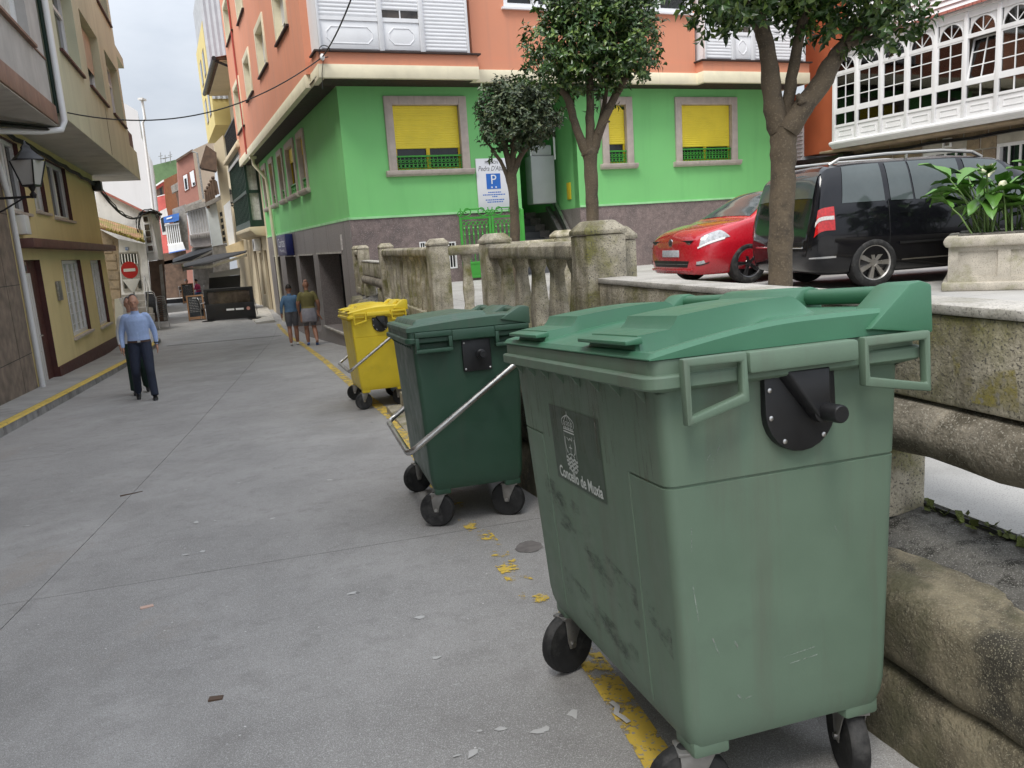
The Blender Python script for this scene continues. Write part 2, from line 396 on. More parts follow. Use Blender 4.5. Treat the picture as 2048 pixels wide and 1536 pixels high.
pl.add(vs, [(4*i+k, 4*i+k+1, 4*i+k+5, 4*i+k+4) for i in range(99) for k in (1, 2)])
struct(pl.build('kerb_paint', M_yk))
# drain grating across the street
dr = thing('drain_channel', 'narrow slotted drain channel running across the concrete street', 'drain', tuple(gnd(450, 682)))
a, b = gnd(335, 692), gnd(566, 671); d = (b-a).normalized(); L = (b-a).length
fd = Fr(a, math.degrees(math.atan2(d.x, d.y)))
mb = MB()
for i in range(int(L/.07)):
    u = i*.07; p = fd(u, 0, 0); g = G(p.x, p.y)
    mb.m = lambda uu, nn, zz: fd(uu, nn, 0)+Vector((0, 0, zz+g)); mb.box(u, u+.035, -.07, .07, .0, .006)
mb.build('slots', M_dark, dr, kind='stuff', merge=False)

# plaza
PZ = .40
FH = -16.2                                          # heading of the stone railing
FEN = Fr((1.25, 2.37), FH, right=False)             # n points to the street (left), u runs away from the camera
M_plaza = mat('plaza_paving', (.38, .37, .35), .85, var=.1, vs_=1.2, bump=.25, bs=90, col2=(.28, .27, .25), c2s=.8, speck=(.2, .19, .18), speck_s=200)
pz = MB(FEN); pz.box(-6, 30, -26, -.12, PZ-.45, PZ-.006)
plaza = struct(pz.build('plaza', M_dark, org=(0, 0, 0)))
nb_ = [-.13, -1.0, -1.9, -2.8, -4.0, -6, -9, -13, -26]
for i in range(len(nb_)-1):
    step = 1.15 if i < 4 else 3.6
    u = -6+(i % 2)*.5
    um = 17 if i < 2 else 29.9
    while u < um-.05:
        u1 = min(um, u+step); mb = MB(FEN); mb.box(u+.004, u1-.004, nb_[i+1]+.004, nb_[i]-.004, PZ-.05, PZ)
        mb.build('paving_slab', M_plaza, plaza); u = u1
# ------------------------------------------------------------------ rough retaining wall below the plaza
M_rough = mat('rough_stone', (.31, .265, .175), .92, var=.35, vs_=7, bump=1.0, bs=75, col2=(.07, .062, .045), c2s=5, c2lo=.46, c2hi=.62, speck=(.42, .38, .27), speck_s=230, streak=(.12, .115, .06), stk=(4, 4, 2.5), slo=.5, shi=.62, bd=.025)
M_mortar = mat('dirty_mortar', (.17, .16, .14), .95, var=.4, vs_=9, bump=1, bs=45, col2=(.03, .028, .022), c2s=9, c2lo=.46, c2hi=.6, speck=(.30, .29, .26), speck_s=260, bd=.02)
M_moss = mat('moss', (.10, .12, .025), .95, var=.4, vs_=20, bump=1, bs=90, bd=.01)
def boulder(fr, u0, u1, n0, n1, z0, z1, seed, rx=.09, amp=.03):
    """a rounded, dented block filling the given room"""
    mb = MB(); nu, nk = 13, 22; hu, hn, hz = (u1-u0)/2, (n1-n0)/2, (z1-z0)/2; c = ((u0+u1)/2, (n0+n1)/2, (z0+z1)/2)
    def f(i, k):
        a = -1+2*i/(nu-1); th = 2*pi*k/nk
        e = .45; x, y = cos(th), sin(th)
        sx = math.copysign(abs(x)**e, x); sy = math.copysign(abs(y)**e, y)
        sc = (1-abs(a)**6)**.35 if abs(a) < 1 else 0
        sc = max(sc, .25) if 0 < i < nu-1 else .25
        p = fr(c[0]+a*hu, c[1]+sx*hn*sc, c[2]+sy*hz*sc)
        d = mnoise.fractal(p*3.1+Vector((seed, 0, 0)), 1, 2, 4)*amp+mnoise.noise(p*1.4+Vector((seed*3., 5, 0)))*amp*1.4
        q = p-fr(*c); q.normalize(); return tuple(p+q*d)
    vs = [f(i, k) for i in range(nu) for k in range(nk)]
    fs = [(i*nk+k, (i+1)*nk+k, (i+1)*nk+(k+1) % nk, i*nk+(k+1) % nk) for i in range(nu-1) for k in range(nk)]
    fs += [tuple(range(nk)), tuple((nu-1)*nk+k for k in range(nk))]
    return mb.add(vs, fs)
def retaining(u_ranges, label):
    p0 = FEN(u_ranges[0][0], .2, 0); t = thing('retaining_wall', label, 'stone wall', (p0.x, p0.y, G(p0.x, p0.y)))
    r2 = random.Random(int(u_ranges[0][0]*7)+40)
    for (a, b) in u_ranges:
        core = MB(lambda u_, n_, z_: FEN(u_, n_, z_+(.022*mnoise.fractal(FEN(u_, n_, 0)*9, 1, 2, 4) if -.11 < n_ < .2 else 0))); n = int((b-a)/.035)+2
        vs = []
        for i in range(n):
            u = a+(b-a)*i/(n-1); g = G(*FEN(u, .2, 0)[:2])
            vs += [(u, -.125, PZ-.02), (u, -.09, PZ-.02), (u, -.05, PZ-.025), (u, -.01, PZ-.03), (u, .03, PZ-.035), (u, .07, PZ-.045), (u, .11, PZ-.06), (u, .17, PZ-.09), (u, .23, g-.1), (u, -.1, g-.1)]
        core.add(vs, [(10*i+k, 10*i+(k+1) % 10, 10*i+10+(k+1) % 10, 10*i+10+k) for i in range(n-1) for k in range(10)])
        core.build('mortar_core', M_mortar, t)
        g = G(*FEN((a+b)/2, .2, 0)[:2]); top = PZ-.10
        u = a
        while u < b-.05:
            w = min(r2.uniform(.95, 1.5), b-u)
            if b-u-w < .45: w = b-u
            boulder(FEN, u+.004, u+w-.004, .06, .34+r2.uniform(-.02, .03), (top+g)/2-.03, top+.045, r2.random()*40).build('stone', M_rough, t, ang=60)
            u += w
        u = a+r2.uniform(-.2, 0)
        while u < b-.05:
            w = min(r2.uniform(.9, 1.4), b-u); u0 = max(a, u)
            if u+w-u0 > .15:
                boulder(FEN, u0+.01, u+w-.01, .05, .36+r2.uniform(-.02, .03), g-.2, (top+g)/2+.0, r2.random()*40).build('stone', M_rough, t, ang=60)
            u += w
    return t
tw = retaining([(-3.2, 1.6), (1.6, 4.6)], 'low retaining wall of rough rounded boulders behind the pale green container')
retaining([(7.4, 11.5), (11.5, 15.6)], 'low retaining wall of rough boulders under the balustrade beside the yellow container')
ms = MB(); r2 = random.Random(5)
for k in range(240):
    u = r2.choice([.25+.3*r2.random()*.4, -.45+.5*r2.random(), r2.uniform(-1, 1.2)]); n_ = -.135+abs(r2.gauss(0, .022)); p = FEN(u, n_, PZ-.02+r2.random()*.012)
    a = r2.random()*6.3; l = r2.uniform(.008, .02); d = Vector((cos(a), sin(a), r2.uniform(.3, 1.6)))*l; q = Vector((-sin(a), cos(a), .2))*l*.6
    ms.add([tuple(p-q), tuple(p+q), tuple(p+q+d), tuple(p-q+d)], [(0, 1, 2, 3)])
ms.build('moss_tufts', M_moss, tw, flat=True, merge=False, kind='stuff')
# steps between the two walls
sp = thing('stone_steps', 'worn stone steps climbing from the street to the plaza between two railing posts', 'steps', tuple(FEN(6, .2, -.5)))
for k in range(6):
    mb = MB(FEN); z1 = PZ-.155*(k+1)+.155; g = -.75
    mb.box(4.62, 7.38, -.12+.17*(k-1), -.12+.17*k+.01, g, z1-.155*.999 if k else PZ-.01); mb.build('step', M_granite, sp, bevel=.012)

# ------------------------------------------------------------------ stone railing
def post(parent, u, n=0, w=.23, top=1.39, base=PZ-.03, name='post'):
    mb = MB(FEN); h = w/2; zc = top-.075
    mb.box(u-h, u+h, n-h, n+h, base, zc-.002); mb.build(name, M_granite, parent, bevel=.012)
    cp = MB(FEN); k = h+.006
    lv = [(k, zc), (k, zc+.025), (k*.62, top), (k*.5, top+.004)]
    vs = [(u+a*q, n+b*q, z) for q, z in lv for a, b in ((-1, -1), (1, -1), (1, 1), (-1, 1))]
    fs = [(3, 2, 1, 0), (12, 13, 14, 15)]+[(4*i+j, 4*i+(j+1) % 4, 4*i+4+(j+1) % 4, 4*i+4+j) for i in range(3) for j in range(4)]
    cp.add(vs, fs).build('post_cap', M_gtop if False else M_granite, parent, bevel=.005)
def baluster_mb(fr, u, n, z0, z1, w=.125, d=.12):
    mb = MB(fr); pr_ = [(1.0, 0), (1.0, .10), (.86, .16), (1.05, .40), (.74, .76), (.68, .86), (.95, .93), (1.0, 1.0)]
    vs = []
    for q, t in pr_:
        z = z0+(z1-z0)*t
        vs += [(u-w/2*q, n-d/2*q, z), (u+w/2*q, n-d/2*q, z), (u+w/2*q, n+d/2*q, z), (u-w/2*q, n+d/2*q, z)]
    k = len(pr_)
    mb.add(vs, [(3, 2, 1, 0), tuple(4*(k-1)+i for i in range(4))]+[(4*i+j, 4*i+(j+1) % 4, 4*i+4+(j+1) % 4, 4*i+4+j) for i in range(k-1) for j in range(4)])
    return mb
def balus_run(t, u0, u1, n=0, pitch=.30, fr=FEN):
    mb = MB(fr); mb.prism([(n-.09, 1.19), (n+.09, 1.19), (n+.10, 1.215), (n+.10, 1.275), (n+.07, 1.30), (n-.07, 1.30), (n-.10, 1.275), (n-.10, 1.215)], u0, u1, 'u')
    mb.build('top_rail', M_granite, t, bevel=.004)
    mb = MB(fr); mb.box(u0, u1, n-.10, n+.10, PZ-.03, PZ+.10); mb.build('bottom_rail', M_granite, t, bevel=.01)
    k = max(1, round((u1-u0)/pitch)); src = None
    for i in range(k):
        u = u0+(u1-u0)*(i+.5)/k
        baluster_mb(fr, u, n, PZ+.095, 1.195).build('baluster', M_granite, t, bevel=.012)
t = thing('stone_railing', 'mossy granite balustrade with squat balusters between a double post and the step opening', 'balustrade', tuple(FEN(3.3, 0, PZ)))
post(t, 2.46, w=.25, top=1.41); post(t, 2.52, n=-.125, w=.21, top=1.37); post(t, 4.72)
balus_run(t, 2.59, 4.60, pitch=.37)
FEN2 = Fr(FEN(7.2, 0, 0), 84, right=True)            # cross railing: u runs to the right
t = thing('stone_railing', 'open granite cross balustrade with two posts standing on the plaza beyond the step opening', 'balustrade', tuple(FEN(7.2, -.6, PZ)))
balus_run(t, .12, 1.36, fr=FEN2, pitch=.42)
def post2(parent, u):
    pp = FEN2(u, 0, 0)-FEN.o; post(parent, pp.dot(FEN.u), pp.dot(FEN.n), w=.24, top=1.39)
post2(t, 1.48)
t = thing('stone_railing', 'mossy granite balustrade on the wall beside the yellow container', 'balustrade', tuple(FEN(9.5, 0, PZ)))
post(t, 7.2); post(t, 11.5); balus_run(t, 7.32, 11.38, pitch=.34)
t = thing('stone_railing', 'short weathered granite balustrade meeting the corner of the green house', 'balustrade', tuple(FEN(15.4, 0, PZ)))
post(t, 14.95); post(t, 16.0); balus_run(t, 15.07, 15.88, pitch=.27)
def slab_rail(u0, u1, label, posts, joints):
    t = thing('stone_parapet', label, 'stone parapet', tuple(FEN((u0+u1)/2, 0, PZ)))
    us = [u0]+joints+[u1]
    for i in range(len(us)-1):
        mb = MB(FEN); mb.box(us[i]+.003, us[i+1]-.003, -.10, .06, .795, 1.055); o = mb.build('slab', M_granite, t, bevel=.01)
        mb = MB(FEN); mb.box(us[i]+.003, us[i+1]-.003, -.115, .068, 1.0555, 1.085); mb.build('slab_coping', M_gtop, t, bevel=.006)
    mb = MB(FEN); n = int((u1-u0)/.12); pts = [(u0+(u1-u0)*i/n, 0.02, .70+.004*sin(i*1.7)) for i in range(n+1)]
    mb.tube(pts, [.088+.003*sin(i*2.3) for i in range(n+1)], seg=20); mb.build('round_beam', mat('beam_granite', (.27, .235, .18), .9, var=.35, vs_=7, bump=.9, bs=60, col2=(.095, .08, .055), c2s=5, c2lo=.45, c2hi=.6, speck=(.36, .33, .27), speck_s=150, bd=.012), t)
    for u in posts:
        mb = MB(FEN); mb.box(u-.10, u+.10, -.11, .11, PZ-.03, .622); mb.build('support_block', M_granite, t, bevel=.015)
    return t
slab_rail(-3.4, 2.335, 'long granite slab parapet over a thick round stone beam, graffiti-smeared and mossy', (-2.6, .17, 2.1), [-1.1, .28])
slab_rail(11.63, 14.83, 'short granite slab parapet over a round stone beam beyond the yellow container', (12.2, 14.3), [12.7, 13.8])
# yellow spray arc on the slab behind the pale green container
gm = worn('yellow_spray', (.33, .28, .06), .46, .74, 9)
mb = MB(FEN); pts = []
for i in range(17):
    a = pi*(1-i/16); pts.append((-.145+.058*cos(a), .0625, .885+.095*sin(a)))
vs = []
for i, p in enumerate(pts):
    a = pi*(1-i/16)
    for q in (-.011, .011): vs.append((p[0]+q*cos(a), p[1], p[2]+q*sin(a)))
mb.add(vs, [(2*i, 2*i+1, 2*i+3, 2*i+2) for i in range(16)])
mb.add([(-.40, .0625, .82), (-.22, .0625, .82), (-.23, .0625, .90), (-.38, .0625, .93)], [(0, 1, 2, 3)])
tag(mb.build('graffiti', gm), 'faded yellow sprayed arc on the mossy granite slab', 'graffiti')
# ------------------------------------------------------------------ wheeled containers
BL, BD = 1.23, .735                                  # length along the street, depth
def plast(name, col, dirt, rough=.5, lo=.54, hi=.76, **k):
    return mat(name, col, rough, var=.07, vs_=2.2, bump=.12, bs=160, col2=tuple(c*.8+.012 for c in col), c2s=5, c2lo=.52, c2hi=.75, streak=dirt, stk=(11, 11, .7), slo=lo, shi=hi, bd=.002, **k)
def rrect(x0, x1, y0, y1, r, nx, ny, extra_y=()):
    """closed loop of a rounded rectangle, with its outward normals"""
    out = []
    ysl = sorted([y0+r+(y1-y0-2*r)*i/ny for i in range(ny+1)]+list(extra_y)); xsl = [x0+r+(x1-x0-2*r)*i/nx for i in range(nx+1)]
    def arc(cx, cy, a0):
        for i in range(1, 6):
            a = a0+pi/2*i/6; out.append((cx+r*cos(a), cy+r*sin(a), cos(a), sin(a)))
    for x in xsl: out.append((x, y0, 0, -1))
    arc(x1-r, y0+r, -pi/2)
    for y in ysl: out.append((x1, y, 1, 0))
    arc(x1-r, y1-r, 0)
    for x in reversed(xsl): out.append((x, y1, 0, 1))
    arc(x0+r, y1-r, pi/2)
    for y in reversed(ysl): out.append((x0, y, -1, 0))
    arc(x0+r, y0+r, pi)
    return out
def ring(mb, prof, r=.05, x0=0, x1=BD, y0=0, y1=BL, closed=True):
    loops = [[(a+nx_*-o, b+ny_*-o, z) for a, b, nx_, ny_ in rrect(x0, x1, y0, y1, r, 3, 3)] for o, z in prof]
    n = len(loops[0]); k = len(loops)
    vs = [p for l in loops for p in l]
    fs = [(i*n+j, i*n+(j+1) % n, ((i+1) % k)*n+(j+1) % n, ((i+1) % k)*n+j) for i in range(k if closed else k-1) for j in range(n)]
    mb.add(vs, fs)
def make_bin(label, loc, yaw, slope, MB_, ML_, style, group='wheeled refuse containers along the street', bar=False, trunnion='round', wheelrot=(0, 0, 0, 0)):
    Uv = Vector((sin(yaw), cos(yaw), -slope)).normalized(); Vv = Vector((cos(yaw), -sin(yaw), 0)).normalized(); Wv = Vv.cross(Uv)
    t = thing('refuse_container', label, 'container', loc, rot=Matrix((Vv, Uv, Wv)).transposed().to_euler(), group=group)
    zs = sorted([.238, .243, .253, .272, .31]+[.38+.08*i for i in range(6)]+[.96, 1.03, 1.1]+[.896, .898, .902, .904, 1.165])
    LP = rrect(0, BD, 0, BL, .034, 10, 12, (.225, .228, .232, .235, BL-.235, BL-.232, BL-.228, BL-.225))
    loops = []
    for z in zs:
        k = (z-.24)/.92; ins = .086-.045*k
        if z < .31: ins += .014*((.31-z)/.072)**2
        L = []
        for a, b, nx_, ny_ in LP:
            sx, sy = (BD-2*ins)/BD, (BL-2*ins)/BL
            x, y = ins+a*sx, ins+b*sy
            q = min(b, BL-b); o = 0
            if style != 'flat':
                if .897 < z < .903 and (abs(nx_) < .95 or q < .233): o = -.005
                if nx_ < -.9 and .2265 < q < .2335 and .30 < z < .903: o = -.005
            L.append((x+nx_*o, y+ny_*o, z))
        loops.append(L)
    n = len(LP); vs = [p for L in loops for p in L]
    fs = [(i*n+j, i*n+(j+1) % n, (i+1)*n+(j+1) % n, (i+1)*n+j) for i in range(len(zs)-1) for j in range(n)]+[tuple(range(n-1, -1, -1))]
    body = MB().add(vs, fs).build('body', MB_, t, ang=25)
    # bottom skirt lugs over the castors
    for x, sx_ in ((.15, -1), (BD-.15, 1)):
        for y, sy_ in ((.15, -1), (BL-.15, 1)):
            MB().box(x-.05, x+.05, y-.05, y+.05, .207, .256).build('castor_mount', MB_, t, bevel=.01)
    # rim
    rm = MB(); ring(rm, [(.062, 1.118), (.006, 1.132), (0, 1.137), (0, 1.160), (.004, 1.164), (.016, 1.166), (.016, 1.197), (.022, 1.203), (.07, 1.203), (.07, 1.15)], r=.045)
    rim = rm.build('rim', MB_, t, ang=30)
    if style != 'flat':
        for y, s in ((-.012, 1), (BL+.012, -1)):
            for xa, xb, za, zb in ((.082, .222, 1.062, 1.098), (BD-.195, BD-.024, 1.098, 1.066)):
                lo = MB(); lo.tube([(xa, y, 1.19), (xa, y, za), (xb, y, zb), (xb, y, 1.19)], .0180, seg=4, closed=True); lo.build('lifting_loop', MB_, rim, bevel=.005)
            MB().box(.2335, BD-.2165, min(y-.014*s, y+.03*s), max(y-.014*s, y+.03*s), 1.150, 1.199).build('end_flange', MB_, rim, bevel=.008)
    else:
        for y0, y1 in ((-.022, .03), (BL-.03, BL+.022)):
            for xa, xb in ((.055, .27), (BD-.21, BD-.003)):
                mb = MB(); mb.box(xa, xb, y0, y1, 1.165, 1.196); mb.box(xa, xb, y0, y1, 1.075, 1.098); mb.box(xa, xa+.022, y0, y1, 1.0985, 1.1645); mb.box(xb-.022, xb, y0, y1, 1.0985, 1.1645); mb.build('lifting_loop', MB_, rim, bevel=.004)
            MB().box(.271, BD-.211, y0, y1, 1.135, 1.194).build('end_flange', MB_, rim, bevel=.005)
    for i in range(8):
        y = .12+i*(BL-.24)/7
        MB().prism([(.012, 1.135), (.085, 1.135), (.085, 1.04)], y-.004, y+.004).build('rib', MB_, body)
    # lid
    nu, nv = 124, 60
    def hl(u, v):
        zb = 1.213+(.048*sin(min(1, v/.44)*pi/2) if style != 'flat' else .02+.03*sin(min(1, v/.6)*pi/2))
        q = u if u < BL/2 else BL-u
        if style != 'flat':
            e = lambda a, b, x: sstep(a, b, x)
            zb -= .030*e(.02, .05, v)*(1-e(.26, .40, v))*e(.035, .06, q)*(1-e(.12, .15, q))
            tng = e(.118, .124, q)*(1-e(.425, .431, q)) if v < .55 else 0
            za = 1.246+.08*v; zB = 1.284+.022*sin(min(1, max(0, v-.13)/.35)*pi/2)
            zt = za if v < .128 else (za+(zB-za)*e(.128, .15, v))
            if v > .03: zb = zb+tng*max(0, zt-zb)*e(.03, .036, v)*(1-e(.47, .55, v))
        else:
            tng = sstep(.06, .10, q)*sstep(.05, .07, v)*(1-sstep(.50, .54, v)); zb += .028*tng
        ed = min(u, BL-u, v); zb -= .010*(1-min(1, ed/.012))**2
        return zb
    x0, x1, y0, y1 = .012, BD-.03, .012, BL-.012
    def lf(i, j):
        u = (BL)*i/(nu-1); v = (BD)*j/(nv-1); return (x0+(x1-x0)*v/BD, y0+(y1-y0)*u/BL, hl(u, v))
    lb = MB().grid(lf, nu, nv)
    rimp = [lf(i, 0) for i in range(nu)]+[lf(nu-1, j) for j in range(1, nv)]+[lf(i, nv-1) for i in range(nu-2, -1, -1)]+[lf(0, j) for j in range(nv-2, 0, -1)]
    K = len(rimp); lb.add(rimp+[(x, y, 1.2) for x, y, z in rimp], [(i, (i+1) % K, K+(i+1) % K, K+i) for i in range(K)])
    lid = lb.build('lid', ML_, t, ang=32)
    if style != 'flat':
        for a, b in ((.118, .431), (BL-.431, BL-.118)):      # lips that overhang the hand pockets
            MB().hexa([(.006, a, 1.230), (.05, a, 1.230), (.05, b, 1.230), (.006, b, 1.230), (.006, a, 1.240), (.05, a, 1.2465), (.05, b, 1.2465), (.006, b, 1.240)]).build('grip_lip', ML_, lid, bevel=.003)
    # hinge blocks and bar along the back
    zt = 1.318 if style != 'flat' else 1.30
    for a, b in ((-.004, .115), (.40, .83), (BL-.115, BL+.004)):
        mb = MB(); mb.prism([(BD-.17, 1.215 if style != 'flat' else 1.23), (BD+.012, 1.19), (BD+.012, zt-.01), (BD-.02, zt), (BD-.05, zt-.004)], a, b)
        mb.build('hinge_block', ML_, lid, bevel=.008)
    MB().tube([(BD-.028, .0, zt-.03), (BD-.028, BL, zt-.03)], .022, 14).build('hinge_bar', ML_, lid)
    # trunnions
    for y, s in ((.046, 1), (BL-.046, -1)):
        if trunnion == 'round':
            pts = [(.30, 1.145), (.30, 1.045)]+[(.395+.095*cos(a), 1.045-.098*sin(a)) for a in [pi-pi*i/12 for i in range(1, 12)]]+[(.49, 1.045), (.49, 1.145)]
        else: pts = [(.33, 1.13), (.33, .94), (.50, .94), (.50, 1.13)]
        ya = y-.0*s; pl = MB(); pl.prism(pts, min(ya-.02*s, ya+.03*s), max(ya-.02*s, ya+.03*s)); plate = pl.build('trunnion_plate', M_black, t, bevel=.006)
        yy = y-.02*s; k = -s
        if trunnion == 'round':
            MB().add([(.325, yy, 1.142), (.472, yy, 1.142), (.45, yy, 1.03), (.41, yy, 1.03), (.345, yy+.028*k, 1.142), (.455, yy+.028*k, 1.142), (.445, yy+.04*k, 1.03), (.415, yy+.04*k, 1.03)],
                     [(0, 1, 2, 3), (4, 7, 6, 5), (0, 4, 5, 1), (1, 5, 6, 2), (2, 6, 7, 3), (3, 7, 4, 0)]).build('funnel', M_black, plate, bevel=.004)
        MB().lathe([(.024, 0), (.027, .01*k), (.027, .03*k), (.021, .034*k), (.021, .085*k), (.018, .089*k)], (.435, yy, 1.04), 'y', 20).build('stub', M_black, plate)
        for bx, bz in ((.312, 1.10), (.312, 1.035), (.345, .977), (.450, .98)) if trunnion == 'round' else ((.342, 1.11), (.342, .955), (.488, .955)):
            MB().lathe([(.006, 0), (.006, .003*k), (.003, .005*k)], (bx, yy, bz), 'y', 10).build('bolt', M_steel, plate)
    # castors
    for i, (x, y) in enumerate(((.145, .15), (BD-.145, .15), (.145, BL-.15), (BD-.145, BL-.15))):
        R3 = Matrix.Rotation(wheelrot[i], 3, 'Z')
        f = lambda a, b, c: Vector((x, y, 0))+R3 @ Vector((a, b, c))
        off = .035
        w = MB(f); w.lathe([(.066, -.022), (.098, -.024), (.1055, -.016), (.108, 0), (.1055, .016), (.098, .024), (.066, .022)], (off, 0, .108), 'y', 32); wheel = w.build('castor_wheel', M_rubber, t)
        h = MB(f); h.lathe([(.012, -.024), (.03, -.02), (.05, -.012), (.068, -.019), (.068, .019), (.05, .012), (.03, .02), (.012, .024)], (off, 0, .108), 'y', 24); h.build('hub', M_rubber, wheel)
        k = MB(f)
        for sgn in (-1, 1):
            b0, b1 = (.027, .031) if sgn > 0 else (-.031, -.027)
            k.prism([(off-.013, .094), (off+.013, .094), (off+.02, .126), (.06, .205), (-.03, .205), (off-.022, .126)], b0, b1)
        k.box(-.04, .065, -.034, .034, .203, .212); fork = k.build('castor_fork', M_galv, t, bevel=.0015)
        MB(f).lathe([(.010, -.038), (.010, .038)], (off, 0, .108), 'y', 10).build('axle_bolt', M_steel, fork)
    if bar:
        r = .019; pts = [(BD*.93, -.03, 1.0)]
        def arcs(P, rr=.06):
            out = [P[0]]
            for i in range(1, len(P)-1):
                a, b, c = Vector(P[i-1]), Vector(P[i]), Vector(P[i+1]); d1 = (a-b).normalized(); d2 = (c-b).normalized()
                for q in range(7):
                    s = q/6; out.append(tuple((b+d1*rr)*(1-s)**2+2*b*s*(1-s)+(b+d2*rr)*s*s))
            out.append(P[-1]); return out
        P = arcs([(BD*.97, -.028, 1.02), (-.045, -.028, .505), (-.045, BL+.028, .505), (BD*.97, BL+.028, 1.02)], .08)
        MB().tube(P, r, 14).build('lift_bar', M_steel, t)
        for y in (-.028, BL+.028): MB().lathe([(.035, -.02), (.035, .02)], (BD*.97, y, 1.02), 'y', 16).build('bar_pivot', M_galv, t)
    return t, body
P_body1 = plast('faded_green_plastic', (.135, .20, .140), (.12, .125, .095), .55, .50, .80)
P_lid1 = plast('green_lid_plastic', (.060, .185, .105), (.075, .15, .10), .45, .6, .9)
P_body2 = plast('dark_green_plastic', (.030, .078, .048), (.055, .075, .055), .42, .55, .85)
P_yel = plast('yellow_plastic', (.74, .56, .03), (.52, .38, .06), .42, .62, .95)
def bz(x, y): return (x, y, G(x, y))
b1, b1body = make_bin('large faded green refuse container bearing a white municipal crest', bz(.315, 1.5714), -.2692, .078, P_body1, P_lid1, 'dome', wheelrot=(2.9, 1.25, 3.5, 1.0))
P_lid2 = plast('weathered_skylit_lid', (.055, .115, .075), (.10, .12, .095), .42, .5, .8)  # lid greyed by weathering and paler, the reflected sky mixed into its colour
b2, _ = make_bin('dark green refuse container with steel lift bar between the faded green and yellow ones', bz(-.575, 4.407), -.24, .062, P_body2, P_lid2, 'flat', bar=True, trunnion='square', wheelrot=(2.7, 2.6, 3.4, .2))
b3, _ = make_bin('yellow recycling container with steel lift bar beside the mossy balustrade', bz(-1.908, 9.425), -.302, .05, P_yel, P_yel, 'dome', bar=True, wheelrot=(3.3, 2.3, 2.9, .4))
# municipal sticker on the street face of the faded green container
M_stk = mat('sticker_dark_green', (.055, .085, .055), .5, var=.08, bump=.02)
M_ink = mat('sticker_white', (.62, .66, .62), .5, var=.06, bump=0)
def face(u, z, h=0):                                 # point on the street face of the container
    k = (z-.24)/.92; ins = .086-.045*k; sy = (BL-2*ins)/BL
    return Vector((ins-.0015-h, ins+u*sy, z))
SU0, SU1, SZ0, SZ1 = .42, .875, .775, 1.015
stk = MB(lambda a, b, c: face(a, c)); stk.grid(lambda i, j: (SU0+(SU1-SU0)*i/4, 0, SZ0+(SZ1-SZ0)*j/4), 5, 5)
stk = stk.build('crest_sticker', M_stk, b1, flat=True)
def sf(x, y): return face((SU0+SU1)/2-x, (SZ0+SZ1)/2+y, .0012)   # x to the reader's right = towards the camera
put_text('sticker_lettering', 'Concello de Muxía', .05, M_ink, lambda x, y: sf(x+.005, y-.094), stk, width=.40, bold=.0012)
def line(mb, pts, w):
    for i in range(len(pts)-1):
        a, b = Vector((*pts[i], 0)), Vector((*pts[i+1], 0)); d = (b-a).normalized()*w*.5; n = Vector((-d.y, d.x, 0))
        mb.add([tuple(p) for p in (a-n-d*.4, b-n+d*.4, b+n+d*.4, a+n-d*.4)], [(0, 1, 2, 3)])
cr = MB(lambda a, b, c: sf(a, b)); cx = -.045
line(cr, [(cx-.05, .048), (cx+.05, .048)], .004); line(cr, [(cx-.05, .056), (cx+.05, .056)], .003)
for i in range(6): cr.add([(cx-.044+.0155*i, .0585, 0), (cx-.036+.0155*i, .0585, 0), (cx-.036+.0155*i, .064, 0), (cx-.044+.0155*i, .064, 0)], [(0, 1, 2, 3)])
for k in (-1, -.55, 0, .55, 1):
    pts = [(cx+k*(.05+.012*sin(pi*q/8))*(1-(q/8)**3), .066+.036*q/8) for q in range(9)]; line(cr, pts, .003)
for k in (-.7, -.25, .25, .7): line(cr, [(cx+k*.05+.006*cos(a), .075+.006*sin(a)) for a in [2*pi*q/8 for q in range(9)]], .0025)
line(cr, [(cx, .10), (cx, .112)], .004)
for sx in (-1, 1):
    line(cr, [(cx+sx*.05, .042), (cx+sx*.052, .0), (cx+sx*.05, -.03)], .0018)
    line(cr, [(cx+sx*.044, .03), (cx+sx*.047, .01), (cx+sx*.038, -.012), (cx+sx*.030, -.018)], .005)
line(cr, [(cx, -.028), (cx, .01)], .0035); line(cr, [(cx-.014, .0), (cx+.014, .0)], .003)
line(cr, [(cx-.025, .03), (cx-.01, .022), (cx+.004, .03), (cx+.02, .024), (cx+.026, .036)], .003)
line(cr, [(cx-.03, -.026), (cx-.012, -.02), (cx+.012, -.02), (cx+.03, -.026)], .003)
for k in range(4):
    z0 = -.036-.0115*k; hw = .052*(1-(k/4.6)**3)
    line(cr, [(cx-hw+2*hw*q/20, z0+.0035*sin(q/20*hw/.052*6*pi)) for q in range(21)], .0072)
cr.build('crest_drawing', M_ink, stk, flat=True, merge=False)
# crack, scuff marks: thin dark smears with a shape of their own
M_scuff = worn('black_scuff', (.05, .055, .05), .48, .82, 3, sc=(1, 2.2, 5))
M_drip = worn('rust_drip', (.12, .085, .05), .52, .85, 4, sc=(1, 14, 1.2))
sc = MB(lambda a, b, c: face(a, c, .001))
for (u0, u1, z0, z1) in ((.26, .66, .46, .64), (.60, 1.05, .56, .76), (.05, .19, .46, .60), (.3, .95, .30, .45)): sc.add([(u0, 0, z0), (u1, 0, z0+.06), (u1, 0, z1), (u0, 0, z1-.06)], [(0, 1, 2, 3)])
sc.build('scuff_marks', M_scuff, b1body, flat=True)
sc = MB(lambda a, b, c: face(a, c, .0008)); sc.add([(.06, 0, .90), (1.17, 0, .90), (1.17, 0, 1.12), (.06, 0, 1.12)], [(0, 1, 2, 3)]); sc.build('drip_stains', M_drip, b1body, flat=True)

